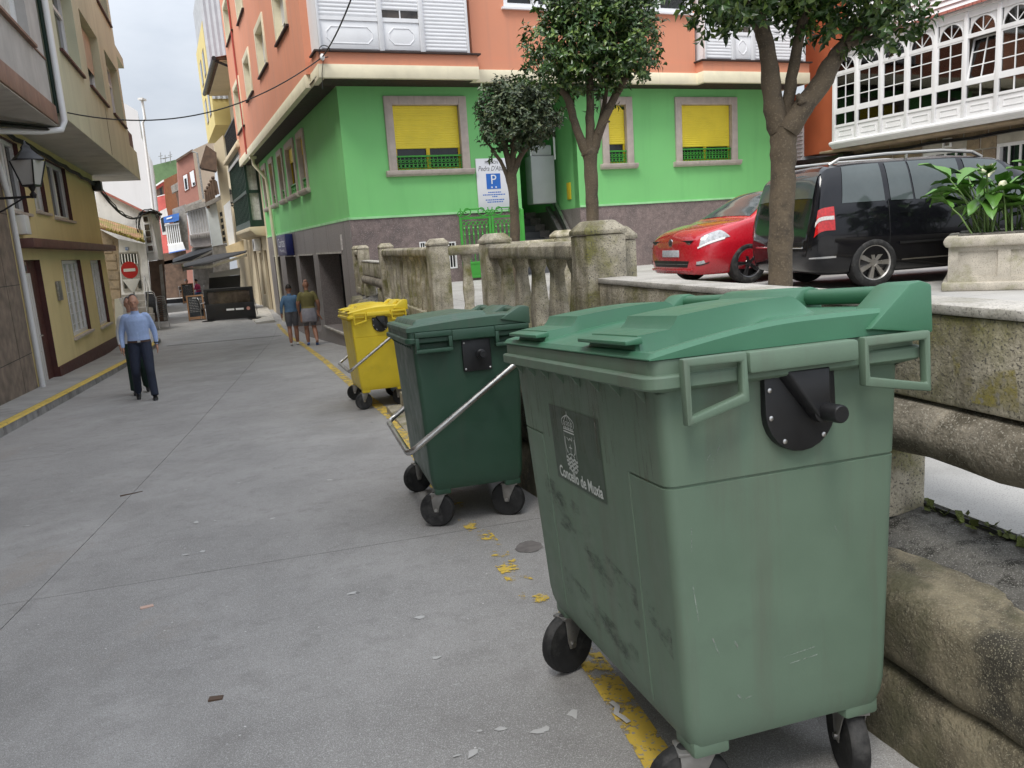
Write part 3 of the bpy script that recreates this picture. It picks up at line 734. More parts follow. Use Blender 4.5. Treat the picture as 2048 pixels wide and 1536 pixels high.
# pale scratches on the end of the faded green container
M_scr = worn('pale_scratch', (.34, .40, .34), .40, .60, 30)
def endf(v, z): k = (z-.24)/.92; ins = .086-.045*k; sx = (BD-2*ins)/BD; return Vector((ins+v*sx, ins-.0012, z))
sm = MB(lambda a, b, c: endf(a, c)); rs_ = random.Random(8)
for (v, z, dv, dz, w) in ((.155, 1.0, -.035, -.05, .008), (.16, .985, -.03, -.055, .006), (.10, .52, .02, -.05, .003), (.17, .50, .012, -.02, .006), (.17, .36, .02, -.02, .006), (.19, .345, .03, .004, .004), (.33, .43, .12, .008, .003), (.36, .41, .10, .006, .003), (.52, .74, .01, -.02, .004), (.05, .66, .01, -.09, .003), (.06, .8, -.005, -.06, .003)):
    sm.add([(v, 0, z), (v+dv, 0, z+dz), (v+dv+w*.5, 0, z+dz+w), (v+w, 0, z+w*.6)], [(0, 1, 2, 3)])
sm.build('scratches', M_scr, b1body, flat=True, merge=False, kind='stuff')
# dark round patch in the concrete between the containers
pc = gnd(1058, 1094); pm = MB(); n = 28; rp2 = random.Random(4); vs = [(pc.x, pc.y, G(pc.x, pc.y)+.003)]
for k in range(n): a = 2*pi*k/n; r = .075*(1+.08*rp2.uniform(-1, 1)); x, y = pc.x+r*cos(a), pc.y+r*sin(a)*1.25; vs.append((x, y, G(x, y)+.003))
struct(pm.add(vs, [(0, k+1, (k+1) % n+1) for k in range(n)]).build('repair_patch', mat('dark_patch', (.17, .155, .145), .9, var=.2, vs_=20, bump=.3, bs=120), flat=True))
# ------------------------------------------------------------------ the green and peach corner house
CN = (-3.37, 18.06)
FB = Fr(CN, 68, right=True)                          # front, to the plaza
FA = Fr(CN, -23.1, right=False)                      # side, to the street
M_grn = mat('green_render', (.20, .56, .19), .82, var=.05, vs_=.6, bump=.12, bs=160, streak=(.155, .46, .155), stk=(3, 3, .25), slo=.5, shi=.9)
M_pch = mat('peach_render', (.66, .275, .165), .8, var=.05, vs_=.5, bump=.1, bs=150, streak=(.52, .24, .16), stk=(4, 4, .2), slo=.5, shi=.85)
M_crm = mat('cream_paint', (.74, .68, .50), .75, var=.06, bump=.08, streak=(.55, .50, .36), slo=.6, shi=.9)
M_pl = mat('plinth_granite', (.20, .155, .145), .7, var=.2, vs_=9, bump=.35, bs=90, speck=(.36, .29, .27), speck_s=60, col2=(.13, .105, .10), c2s=3)
M_pl2 = mat('polished_granite', (.20, .175, .165), .42, var=.18, vs_=30, bump=.05, speck=(.32, .29, .28), speck_s=90, streak=(.14, .12, .11), stk=(5, 5, .3))
M_frm = mat('window_stone', (.50, .435, .385), .8, var=.1, vs_=5, bump=.2, bs=90, streak=(.30, .26, .22), slo=.55, shi=.8)
M_ysh = mat('yellow_shutter', (.84, .68, .05), .5, var=.04, bump=0)
M_yfr = mat('yellow_frame', (.72, .52, .02), .45, var=.05, bump=0)
M_gir = mat('green_ironwork', (.045, .30, .035), .45, var=.12, bump=.05)
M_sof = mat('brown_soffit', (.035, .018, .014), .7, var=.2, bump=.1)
M_wsh = mat('white_shutter', (.76, .77, .79), .45, var=.03, bump=0)
M_tread = mat('stair_slate', (.10, .10, .105), .6, var=.15, bump=.1)
gh = thing('corner_house', 'two-tone corner guesthouse, bright green below and peach above, with yellow shutters', 'house', tuple(FB(2, -3, PZ)))
def shutter(name, fr, u0, u1, z0, z1, n, m, parent, pitch=.052, dep=.012):
    mb = MB(fr); k = max(2, int((z1-z0)/pitch)); h = (z1-z0)/k
    pr_ = []
    for i in range(k): z = z0+i*h; pr_ += [(n, z), (n+dep*.8, z+h*.25), (n+dep, z+h*.6), (n+dep*.6, z+h*.93), (n, z+h*.97)]
    pr_.append((n, z1)); vs = [(u, a, b) for u in (u0, u1) for a, b in pr_]; q = len(pr_)
    mb.add(vs, [(i, i+1, q+i+1, q+i) for i in range(q-1)]); return mb.build(name, m, parent, ang=40)
def grille(fr, u0, u1, z0, z1, n, parent):
    mb = MB(fr); mb.box(u0, u1, n, n+.05, z1-.035, z1); mb.box(u0, u1, n+.01, n+.035, z0, z0+.02)
    k = max(3, int((u1-u0)/.095)); w = (u1-u0)/k; h = z1-z0
    for i in range(k):
        c = u0+(i+.5)*w
        for zz, r in ((z0+h*.62, w*.34), (z0+h*.3, w*.42)):
            mb.tube([(c+r*cos(a), n+.022, zz+r*.9*sin(a)) for a in [2*pi*q/10 for q in range(10)]], .009, 5, closed=True)
        mb.box(u0+i*w-.006, u0+i*w+.006, n+.012, n+.032, z0+.02, z1-.035)
    mb.box(u1-.012, u1, n+.012, n+.032, z0+.02, z1-.035)
    return mb.build('grille', M_gir, parent, merge=False)
def house_window(fr, u0, u1, z0, z1, parent, sh=.62, w=.19, frm=M_frm, mull=1, reveal=.14):
    """stone surround, sill, yellow frame with panes, roller shutter and low grille; u0..z1 outer edge of the surround, z0 = top of the sill"""
    st_ = MB(fr); st_.frame(u0, u1, z0, z1, w, -reveal, .05, wb=0); so_ = st_.build('window_surround', frm, parent, bevel=.012)
    a, b, c, d = u0+w, u1-w, z0, z1-w
    s2 = MB(fr); s2.prism([(-.14, z0-.13), (.06, z0-.13), (.11, z0-.09), (.13, z0-.02), (.13, z0-.002), (-.14, z0-.002)], u0-.08, u1+.08, 'u'); s2.build('sill', frm, so_, bevel=.006)
    fm = MB(fr); fm.frame(a, b, c, d, .05, -.13, -.085)
    for k in range(mull): x = a+(b-a)*(k+1)/(mull+1); fm.box(x-.045, x+.045, -.13, -.08, c+.05, d-.05)
    fo = fm.build('window_frame', M_yfr, so_, bevel=.004)
    for k in range(mull+1):
        x0 = a+.05+(b-a-.1)*k/(mull+1); x1 = a+.05+(b-a-.1)*(k+1)/(mull+1)
        MB(fr).box(x0, x1, -.118, -.112, c+.05, d-.05).build('pane', M_glass, fo)
    zs = d-(d-c)*sh
    shutter('roller_shutter', fr, a+.005, b-.005, zs, d-.002, -.078, M_ysh, so_)
    grille(fr, a+.004, b-.004, c+.004, c+(d-c)*.23, -.05, so_)
    return (u0+w*.3, u1-w*.3, z0-.06, z1-w*.3)
# front wall windows, in wall coordinates
WF = [(1.0, 2.95, 3.0, 4.62, 1), (6.5, 7.40, 3.0, 4.62, 0), (8.68, 10.65, 3.0, 4.62, 1)]
REC = (4.21, 5.79)
holes = [house_window(FB, a, b, c, d, gh, sh=.66 if i != 2 else .74, mull=m, w=.19) for i, (a, b, c, d, m) in enumerate(WF)]
UE = 11.87
MB(FB).wall(0, REC[0], 1.97, 4.9, 0, [h for h in holes if h[1] < 4], .24).build('front_wall', M_grn, gh)
MB(FB).wall(REC[1], UE, 1.97, 4.9, 0, [h for h in holes if h[0] > 5], .24).build('front_wall', M_grn, gh)
vents = [FB.rect(838, 484, 852, 497), FB.rect(895, 484, 915, 536), FB.rect(1403, 445, 1432, 456)]
MB(FB).wall(0, REC[0], -.2, 1.965, .012, [v for v in vents if v[1] < 4.2], .2).build('plinth', M_pl, gh)
MB(FB).wall(REC[1], UE, .2, 1.965, .012, [v for v in vents if v[0] > 5.7], .2).build('plinth', M_pl, gh)
for v in vents:
    g = MB(FB); g.frame(v[0], v[1], v[2], v[3], .03, -.07, .02)
    k = max(2, int((v[1]-v[0])/.07))
    for i in range(1, k): x = v[0]+(v[1]-v[0])*i/k; g.box(x-.009, x+.009, -.02, .0, v[2]+.03, v[3]-.03)
    g = g.build('basement_window', M_white, gh); MB(FB).box(v[0]+.03, v[1]-.03, -.06, -.05, v[2]+.03, v[3]-.03).build('pane', M_glass, g)
# stair recess
rc = MB(FB); a, b = REC; D = 4.2
rc.add([(a, .0, .3), (a, -D, .3), (a, -D, 4.9), (a, 0, 4.9)], [(0, 1, 2, 3)]); rc.add([(b, .0, 1.965), (b, -D, 1.965), (b, -D, 4.9), (b, 0, 4.9)], [(0, 1, 2, 3)])
rc.add([(a, -D, .3), (b, -D, .3), (b, -D, 4.9), (a, -D, 4.9)], [(0, 1, 2, 3)]); rc.build('stair_recess', M_grn, gh, merge=False)
rp_ = MB(FB); rp_.add([(b-.002, .0, .3), (b-.002, -D, .3), (b-.002, -D, 1.965), (b-.002, 0, 1.965)], [(0, 1, 2, 3)]); rp_.build('recess_plinth', M_pl2, gh)
for k in range(9):
    MB(FB).box(a+.01, b-.32, -.35-.29*(k+1), -.35-.29*k+.025, PZ-.1, PZ+.175*(k+1)).build('stair_step', M_tread, gh, bevel=.006)
    MB(FB).box(b-.318, b-.01, -.35-.29*(k+1), -.35-.29*k, PZ-.1, PZ+.175*(k+1)+.02).build('stair_ramp_block', M_pl2, gh)
# side wall, to the street
SB = -1.6
WA = [(FA.px(618, 376)[0]-.05, FA.px(590, 380)[0]), (5.6+.55, 7.95), (9.2, 10.35), (11.2, 12.1), (13.1, 14.4)]
WA = [(4.55, 5.75), (6.35, 8.05), (8.75, 9.9), (11.0, 12.1), (13.0, 14.3)]
sh_ = [house_window(FA, a, b, 3.05, 4.62, gh, sh=.3, mull=0, w=.17) for a, b in WA]
MB(FA).wall(0, 15.0, 1.97, 4.9, 0, sh_, .24).build('side_wall', M_grn, gh)
doors = [(1.25, 4.35, -.72, 1.24), (5.1, 7.6, -1.0, 1.22), (8.35, 10.7, -1.25, 1.20), (12.0, 13.7, -1.3, 1.22)]
MB(FA).wall(0, 15.0, SB, 1.968, .02, doors, .7).build('street_front', M_pl2, gh)
for i in range(8):
    u = [0.62, 2.8, 4.72, 6.3, 8.0, 9.5, 11.35, 14.3][i]
    MB(FA).box(u-.004, u+.004, .0, .0215, 1.25 if 0 < i < 7 else SB, 1.968).build('panel_joint', M_dark, gh)
for i, (a, b, c, d) in enumerate(doors):
    p = MB(FA); p.frame(a, b, c, d-.0, .06, -.62, -.56); p = p.build('shop_frame', M_galv if i else M_black, gh)
    MB(FA).box(a+.06, b-.06, -.61, -.60, c+.06, d-.06).build('shop_glass', M_glassw if i == 0 else M_glass, p)
    MB(FA).box(a-.06, b+.04, -.02, .06, d+.003, d+.04).build('lintel_trim', M_gtop, gh)
MB(FA).box(1.2, 4.4, -.1, .07, -.78, -.722).build('shop_sill', M_gtop, gh, bevel=.008)
MB(FA).box(0, 15.0, .0, .035, 1.97, 2.03).build('green_trim', mat('pale_green_trim', (.34, .66, .33), .8), gh)
MB(FB).box(0, REC[0], .0, .035, 1.97, 2.02).build('green_trim', MATS['pale_green_trim'], gh)
MB(FB).box(REC[1], UE, .0, .035, 1.97, 2.02).build('green_trim', MATS['pale_green_trim'], gh)
# upper floor: overhang
OF, OS, OB = .52, .58, .80                            # front, side, bay projection
ZF0, ZF1 = 4.83, 5.10
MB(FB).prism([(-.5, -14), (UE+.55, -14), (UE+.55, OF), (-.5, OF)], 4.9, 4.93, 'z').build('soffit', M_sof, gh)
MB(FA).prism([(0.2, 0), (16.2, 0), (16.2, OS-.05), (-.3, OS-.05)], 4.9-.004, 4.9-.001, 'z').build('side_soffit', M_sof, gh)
FP = [(-.5, OB), (3.02, OB), (3.02, OF), (9.0, OF), (9.0, OB), (12.4, OB), (12.4, -.3), (-.5, -.3)]
MB(FB).prism([(u, n+.03) if n > 0 else (u, n) for u, n in FP], ZF0, ZF1, 'z').build('cream_band', M_crm, gh, bevel=.004)
MB(FA).box(.25, 16.2, .1, OS+.03, ZF0-.002, ZF1-.002).build('cream_band', M_crm, gh, bevel=.004)
MB(FB).prism(FP, ZF1, 5.34, 'z').build('balcony_base', M_pch, gh)
MB(FB).prism([(-.55, OB+.06), (3.08, OB+.06), (3.08, .2), (-.55, .2)], 5.342, 5.375, 'z').build('ledge', M_sof, gh)
MB(FB).prism([(8.95, OB+.06), (12.46, OB+.06), (12.46, .2), (8.95, .2)], 5.342, 5.375, 'z').build('ledge', M_sof, gh)
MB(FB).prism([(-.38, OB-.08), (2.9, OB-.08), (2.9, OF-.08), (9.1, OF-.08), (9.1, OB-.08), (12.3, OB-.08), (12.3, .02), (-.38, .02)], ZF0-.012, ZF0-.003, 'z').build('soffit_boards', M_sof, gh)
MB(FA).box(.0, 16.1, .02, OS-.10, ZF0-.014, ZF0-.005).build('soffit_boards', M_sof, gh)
ZT = 11.5
fw = [FB.rect(1003, -60, 1136, 20, OF), FB.rect(1245, -60, 1385, 27, OF)]
MB(FB).wall(3.02, 9.0, 5.1, ZT, OF-.02, fw, .3).build('upper_front_wall', M_pch, gh)
for a, b, c, d in fw:
    f = MB(FB); f.frame(a, b, c, d, .09, OF-.25, OF+.0); f.box((a+b)/2-.06, (a+b)/2+.06, OF-.24, OF-.02, c+.09, d-.09); f = f.build('window_frame', M_wsh, gh)
    MB(FB).box(a+.09, b-.09, OF-.2, OF-.19, c+.09, d-.09).build('pane', M_glass, f)
    MB(FB).box(a-.06, b+.06, OF-.1, OF+.06, c-.05, c-.002).build('sill', M_wsh, f)
def bay(u0, u1, spec):
    n = OB-.02; zb, zt = 5.376, 8.6
    k = MB(FB); k.box(u0, u1, -.2, n-.09, zb, zt); k.build('bay_body', M_wsh, gh)
    fr_ = MB(FB); us = [u0]+[s[0] for s in spec[1:]]+[u1]
    for u in us: fr_.box(max(u0, u-.05), min(u1, u+.05), n-.09, n, zb, zt)
    fr_.build('bay_post', M_wsh, gh, bevel=.006)
    for i, s in enumerate(spec):
        a, b = us[i]+.052, us[i+1]-.052; zs = s[1]
        if zs > zb+.1:
            p = MB(FB); p.box(a, b, n-.085, n-.05, zb+.05, 5.98); pn = p.build('panel', M_wsh, gh, bevel=.004)
            o = .13; w2 = MB(FB); ring_ = [(a+o+.1, zb+.16), (b-o-.1, zb+.16), (b-o, zb+.26), (b-o, 5.76), (b-o-.1, 5.86), (a+o+.1, 5.86), (a+o, 5.76), (a+o, zb+.26)]
            w2.tube([(x, n-.052, z) for x, z in ring_], .013, 6, closed=True); w2.build('panel_moulding', M_wsh, pn)
            fr2 = MB(FB); fr2.box(a, b, n-.085, n-.03, 5.981, 6.06); fr2.build('transom', M_wsh, gh)
            if zs > 6.1:
                g = MB(FB).box(a, b, n-.08, n-.07, 6.061, zs).build('pane', M_glassw, gh); MB(FB).box((a+b)/2-.012, (a+b)/2+.012, n-.07, n-.05, 6.061, zs).build('glazing_bar', M_wsh, g)
        shutter('roller_shutter', FB, a, b, zs, zt, n-.055, M_wsh, gh, pitch=.075, dep=.016)
bay(-.42, 2.86, [(0, 6.07), (.92, 6.24), (1.84, 5.42)]) if False else bay(-.42, 2.86, [(0, 6.07), (.90, 6.22), (1.80, 5.42)])
bay(9.1, 12.3, [(0, 5.42), (9.98, 6.2), (10.6, 5.42)])
# the rest of the upper block
MB(FA).box(.2, .62, .02, OS, 5.1, ZT).build('corner_pier', M_pch, gh)
ua_ = [(1.75, 3.6, 6.5, 7.75), (5.55, 7.45, 6.48, 7.8), (9.3, 11.1, 6.45, 7.78), (12.9, 15.2, 5.95, 7.65), (1.75, 3.6, 8.9, 10.3), (5.55, 7.45, 8.9, 10.3), (9.3, 11.1, 8.9, 10.3), (13.0, 15.3, 9.2, 10.6)]
MB(FA).wall(.62, 16.2, 5.1, ZT, OS, ua_, .24).build('upper_side_wall', M_pch, gh)
for a, b, c, d in ua_:
    f = MB(FA); f.frame(a-.001, b+.001, c, d, .17, OS-.22, OS+.035, wb=.05); s_ = f.build('window_surround', M_crm, gh, bevel=.006)
    MB(FA).box(a-.1, b+.1, OS-.05, OS+.07, c-.045, c-.002).build('sill', M_sof, s_)
    f = MB(FA); f.frame(a+.17, b-.17, c+.05, d-.17, .08, OS-.22, OS-.16); f.box((a+b)/2-.04, (a+b)/2+.04, OS-.21, OS-.15, c+.13, d-.25); f = f.build('window_frame', M_wsh, s_)
    MB(FA).box(a+.25, b-.25, OS-.2, OS-.19, c+.13, d-.25).build('pane', M_glass, f)
    if c > 6.4 and c < 8: shutter('blind', FA, a+.17, b-.17, d-.17-(d-c)*.55, d-.17, OS-.155, M_wsh, s_)
MB(FB).box(-.4, UE, -14, -.25, ZT, ZT+.1).build('roof_slab', M_sof, gh)
MB(FB).box(1.3, UE-.3, -14, -4.3, .2, ZT).build('inner_block', M_grn, gh)
MB(FB).box(UE-.25, UE-.01, -14, -.02, .2, ZT).build('party_wall', M_pch, gh)
# rainwater pipes
dp = MB(FA); dp.tube([(13.0, OS+.05, 4.95), (13.0, OS+.05, 11.2)], .035, 8); tag(dp.build('drainpipe', mat('red_pipe', (.42, .07, .05), .5)), 'slim red drainpipe running up the peach side wall', 'drainpipe')
dp = MB(FA); dp.tube([(12.6, OS-.1, 4.75), (12.6, OS-.1, 4.55), (12.4, .12, 4.0), (12.4, .09, 1.2), (12.4, .09, SB)], .06, 10); dp.box(12.45, 12.75, OS-.22, OS+.02, 4.74, 4.86)
tag(dp.build('drainpipe', M_crm), 'cream drainpipe with funnel head on the green side wall', 'drainpipe')
# guesthouse sign
SG = thing('guesthouse_sign', 'white guesthouse board with blue square P panel on the green wall', 'sign', tuple(FB(3.5, .04, 2.2)))
a, b, c, d = 3.08, 3.93, 2.02, 3.215
sb = MB(FB).box(a, b, .005, .04, c, d).build('board', mat('sign_white', (.74, .75, .78), .4, var=.02, bump=0), SG, bevel=.004)
M_sblue = plain('sign_blue', (.02, .14, .52), .4); M_slet = plain('sign_grey_ink', (.10, .10, .11), .5); M_swh = plain('sign_white_ink', (.8, .82, .84), .4)
sgf = lambda x, y, h=.0425: FB((a+b)/2+x, h, (c+d)/2+y)
put_text('lettering', 'PENSIÓN', .105, M_slet, lambda x, y: sgf(x-.03, y+.50), sb, width=.33)
put_text('lettering', "Pedra D'Abalar", .16, M_slet, lambda x, y: sgf(x, y+.36), sb, width=.78, shear=.35)
bp = MB(FB).box((a+b)/2-.19, (a+b)/2+.17, .041, .046, (c+d)/2-.11, (c+d)/2+.245).build('blue_panel', M_sblue, SG)
put_text('lettering', 'P', .31, M_swh, lambda x, y: sgf(x-.01, y+.10, .0485), bp)
for q in (-.06, .045):
    mb = MB(FB); mb.prism([((a+b)/2+q+(.03 if i % 2 == 0 else .013)*sin(2*pi*i/10), (c+d)/2-.07+(.03 if i % 2 == 0 else .013)*cos(2*pi*i/10)) for i in range(10)], .0465, .0485); mb.build('star', M_swh, bp)
for y, tx, w in ((-.21, 'HABITACIONES', .30), (-.265, 'SERVIZOS COMPLETOS', .58), (-.32, 'Telf.', .12), (-.40, 'RESTAURANTE', .42), (-.455, 'Muxía', .30)): pass
for y, w in ((-.20, .33), (-.255, .60), (-.30, .13), (-.375, .48), (-.425, .40)):
    mb = MB(FB); x = -w/2; rr = random.Random(int(w*100))
    while x < w/2-.02:
        l = rr.uniform(.02, .05); mb.box((a+b)/2+x, (a+b)/2+min(x+l, w/2), .0405, .042, (c+d)/2+y, (c+d)/2+y+.026); x += l+.012
    mb.build('small_print', M_sblue, sb)
# gate: two open leaves standing against the wall
GT = thing('iron_gate', 'bright green double iron gate with scrolled cresting standing open before the stairs', 'gate', tuple(FB(3.3, .25, PZ)))
def leaf(u0, u1, n):
    z0, z1 = .46, 1.88
    f = MB(FB); f.frame(u0, u1, z0, z1, .055, n-.02, n+.02); f.box(u0+.055, u1-.055, n-.015, n+.015, .78, .84); lf_ = f.build('leaf_frame', M_gir, GT, bevel=.004)
    MB(FB).box(u0+.055, u1-.055, n-.008, n+.008, .515, .78).build('kick_panel', M_gir, lf_)
    k = 6; w = (u1-u0-.11)/k
    for i in range(k):
        x = u0+.055+(i+.5)*w; b_ = MB(FB); b_.lathe([(.012, .84), (.012, 1.45), (.03, 1.47), (.014, 1.5), (.016, 1.58), (.035, 1.62), (.012, 1.65), (.012, 1.68)], (x, n, 0), 'z', 8)
        b_.tube([(x+w*.42*cos(q), n, 1.73+.045*sin(q)) for q in [2*pi*j/10 for j in range(10)]], .011, 5, closed=True); b_.build('bar', M_gir, lf_)
    c_ = MB(FB); L_ = u1-u0
    for sgn, cx_ in ((1, u0+L_*.25), (-1, u0+L_*.75)):
        pts = [(cx_+sgn*(.17-.011*q)*cos(q*.62+2.6), n, 1.88+.13+(.15-.0095*q)*sin(q*.62+2.6)) for q in range(14)]; c_.tube(pts, .014, 6)
        pts = [(cx_-sgn*.16+sgn*(.09-.006*q)*cos(q*.7), n, 1.95+(.09-.006*q)*sin(q*.7)) for q in range(11)]; c_.tube(pts, .012, 6)
    c_.tube([(u0+L_*q/10, n, 1.885+.20*sin(pi*q/10)+.03*sin(3*pi*q/10)) for q in range(11)], .014, 6); c_.build('cresting', M_gir, lf_)
leaf(2.50, 3.28, .22); leaf(3.30, 4.06, .22)
MB(FB).box(4.06, 4.14, .12, .24, PZ, 2.0).build('gate_post', M_gir, GT, bevel=.006)
# wheelchair platform lift on its rail
LT = thing('platform_lift', 'grey folded wheelchair platform lift hanging in the stair recess', 'lift', tuple(FB(5.2, -1, 2.2)))
M_lg = mat('lift_grey', (.40, .42, .41), .4, var=.05, bump=0)
MB(FB).box(4.95, 5.62, -1.35, -.95, 2.15, 3.35).build('folded_platform', M_lg, LT, bevel=.03)
MB(FB).box(5.0, 5.58, -1.30, -1.0, 3.352, 3.62).build('top_cover', M_lg, LT, bevel=.04)
MB(FB).tube([(5.66, -1.0, 3.25), (5.66, -1.0, 4.3), (5.6, -1.1, 4.36), (5.45, -1.1, 4.36)], .028, 10).build('safety_arm', M_white, LT)
MB(FB).tube([(4.98, -1.0, 3.3), (4.98, -1.0, 3.9)], .02, 8).build('safety_arm', M_white, LT)
MB(FB).hexa([(5.66, .12, .62), (5.74, .12, .62), (5.74, -1.6, 2.45), (5.66, -1.6, 2.45), (5.66, .12, .78), (5.74, .12, .78), (5.74, -1.6, 2.62), (5.66, -1.6, 2.62)]).build('rail', M_steel, LT)
MB(FB).hexa([(5.60, .12, .42), (5.72, .12, .42), (5.72, -1.6, 2.0), (5.60, -1.6, 2.0), (5.60, .12, .50), (5.72, .12, .50), (5.72, -1.6, 2.1), (5.60, -1.6, 2.1)]).build('rail', M_galv, LT)
tag(MB(FB).box(5.76, 5.786, -.62, -.42, 2.2, 2.62).build('switch_box', M_yfr, bevel=.006), 'small yellow switch box on the green wall of the stair recess', 'switch box')
# blue shop sign on the side wall
BSg = thing('shop_sign', 'dark blue projecting box sign above the granite shop front', 'sign', tuple(FA(10.6, .3, 1.3)))
sa_, sb_ = FA.px(572, 490, .26)[0], FA.px(555.5, 495, .26)[0]
bx_ = MB(FA).box(sa_, sb_, .03, .26, 1.25, 1.93).build('sign_box', mat('navy_sign', (.012, .018, .11), .35, var=.05, bump=0), BSg, bevel=.012)
fc_ = MB(FA).box(sa_+.12, sb_-.12, .262, .268, 1.33, 1.85).build('sign_face', mat('violet_sign', (.07, .06, .16), .4, var=.1, bump=0), BSg)
put_text('lettering', 'Caritas', .42, M_swh, lambda x, y: FA((sa_+sb_)/2-x, .272, 1.66+y), fc_, width=(sb_-sa_)*.75)
put_text('lettering', 'Muxía', .13, M_swh, lambda x, y: FA((sa_+sb_)/2-x, .272, 1.42+y), fc_, width=(sb_-sa_)*.5)
tag(MB(FA).box(.95, 1.12, .022, .03, 1.32, 1.68).build('wall_notice', mat('notice', (.6, .56, .54), .5, var=.3, vs_=14, bump=0)), 'small white and red notice on the granite near the house corner', 'notice')
# overhead cable clamp at the corner
cb = MB(); a_, b_ = FB(-.42, OB+.05, 5.2), FB(1.2, 3.5, 8.2)
# ------------------------------------------------------------------ houses on the left side of the street
M_yel = mat('yellow_render', (.68, .57, .29), .85, var=.06, vs_=.8, bump=.12, bs=140, streak=(.56, .46, .23), stk=(3, 3, .3), slo=.5, shi=.85)
M_mar = mat('maroon_paint', (.075, .022, .018), .6, var=.2, bump=.1)
M_olv = mat('pale_olive_render', (.50, .50, .36), .85, var=.08, vs_=.7, bump=.12, bs=140, streak=(.34, .33, .24), stk=(4, 4, .25), slo=.48, shi=.8)
M_sfg = mat('soffit_grey', (.55, .52, .48), .9, var=.1, vs_=1.2, bump=.15, col2=(.42, .39, .36), c2s=1.5)
M_brn = mat('brown_stone', (.21, .165, .13), .75, var=.3, vs_=5, bump=.3, bs=70, speck=(.22, .18, .14), speck_s=90, streak=(.14, .11, .09), stk=(3, 3, .3))
M_gst = mat('grey_stucco', (.42, .405, .385), .92, var=.12, vs_=1.5, bump=.5, bs=45, streak=(.30, .285, .27), stk=(4, 4, .3), slo=.5, shi=.8)
M_fas = mat('brown_fascia', (.22, .13, .095), .7, var=.15, bump=.15, streak=(.14, .08, .06), slo=.5)
M_pvc = mat('pvc_white', (.72, .72, .72), .35, var=.03, bump=0)
M_cur = mat('net_curtain', (.60, .60, .57), .8, var=.25, vs_=9, bump=0, streak=(.42, .42, .40), stk=(25, 25, .5), slo=.45, shi=.6)
yh = thing('yellow_house', 'yellow rendered house with maroon window reveals under a deep pale olive overhang', 'house', tuple(LEFT(8, -2, -1.2)))
YU0, YU1, ZS = 2.46, 13.4, 4.05
yo = {'door': (2.9, 4.45, -1.15, 1.54), 'w1': (6.63, 9.05, -.28, 1.52), 'w2': (10.55, 12.4, -.36, 1.50), 'u0': (2.85, 4.25, 2.45, 3.8), 'u1': (4.95, 6.15, 2.55, 3.8), 'u2': (6.75, 9.0, 2.5, 3.8)}
MB(LEFT).wall(YU0, YU1, -1.75, ZS, 0, list(yo.values()), .42).build('wall', M_yel, yh)
for k, (a, b, c, d) in yo.items():
    w = MB(LEFT); dd = -.15
    for (p, q) in (((a+.002, c), (a+.002, d)), ((b-.002, c), (b-.002, d))):
        w.add([(p[0], .004, p[1]), (p[0], dd, p[1]), (q[0], dd, q[1]), (q[0], .004, q[1])], [(0, 1, 2, 3)])
    w.add([(a, .004, d-.002), (b, .004, d-.002), (b, dd, d-.002), (a, dd, d-.002)], [(0, 1, 2, 3)])
    rv = w.build('painted_reveal', M_mar, yh, merge=False)
    if k == 'door':
        dr_ = MB(LEFT).box(a, a+.95, -.13, -.08, c+.12, d-.25).build('door', M_pvc, yh, bevel=.004)
        for i in range(1, 6): MB(LEFT).box(a+i*.158-.006, a+i*.158+.006, -.081, -.076, c+.15, d-.3).build('door_groove', M_sfg, dr_)
        MB(LEFT).tube([(a+.86, -.08, .05), (a+.86, -.03, .05), (a+.74, -.03, .05)], .012, 8).build('handle', M_steel, dr_)
        MB(LEFT).box(a+.1, a+.85, -.12, -.10, d-.245, d-.03).build('fanlight', M_glass, dr_)
        MB(LEFT).box(a+.952, b-.01, -.15, -.10, c, d).build('side_panel', M_mar, yh)
        MB(LEFT).box(a-.05, b+.05, -.3, .06, c-.1, c+.1).build('doorstep', M_pave, yh, bevel=.01)
        continue
    f = MB(LEFT); f.frame(a+.005, b-.005, c, d-.005, .08, -.15, -.08)
    up = k.startswith('u')
    mm = 1 if up else 3
    for i in range(mm): x = a+(b-a)*(i+1)/(mm+1); f.box(x-(.07 if up else .02), x+(.07 if up else .02), -.145, -.085, c+.08, d-.085)
    if not up:
        for i in range(6): z = c+(d-c)*(i+1)/7; f.box(a+.085, b-.085, -.125, -.11, z-.01, z+.01)
    f = f.build('window_frame', M_pvc, yh, bevel=.004)
    MB(LEFT).box(a+.08, b-.08, -.145, -.135, c+.08, d-.08).build('pane', M_cur if not up else (M_glass if k != 'u1' else M_cur), f)
    MB(LEFT).box(a-.06, b+.06, -.08, .07, c-.06, c-.003).build('sill', M_frm, f, bevel=.006)
MB(LEFT).box(2.75, 13.85, .0, .30, 1.76, 1.93).build('band', mat('maroon_band', (.13, .055, .045), .6, var=.2, bump=.1, streak=(.09, .04, .035)), yh, bevel=.01)
pl = MB(LEFT); pl.add([(4.46, .03, -1.7), (13.42, .03, -1.9), (13.42, .03, -.87), (4.46, .03, -.69), (4.46, -.05, -1.7), (13.42, -.05, -1.9), (13.42, -.05, -.87), (4.46, -.05, -.69)], [(0, 1, 2, 3), (3, 2, 6, 7), (1, 5, 6, 2), (0, 3, 7, 4)])
pl.build('plinth', M_mar, yh)
ON = 1.15
hp = {'A': (3.42, 5.86), 'B': (6.83, 9.48), 'C': (10.61, 13.2)}
oh = [(a, b, 5.40, 7.05) for a, b in hp.values()]+[(a, b, 8.3, 10) for a, b in hp.values()]
MB(LEFT).wall(2.62, 13.75, 4.05, 11.5, ON, oh, .30).build('overhang_wall', M_olv, yh)
MB(LEFT).box(13.751, 15.6, -.3, ON, 4.05, 4.95).build('balcony_parapet', M_olv, yh)
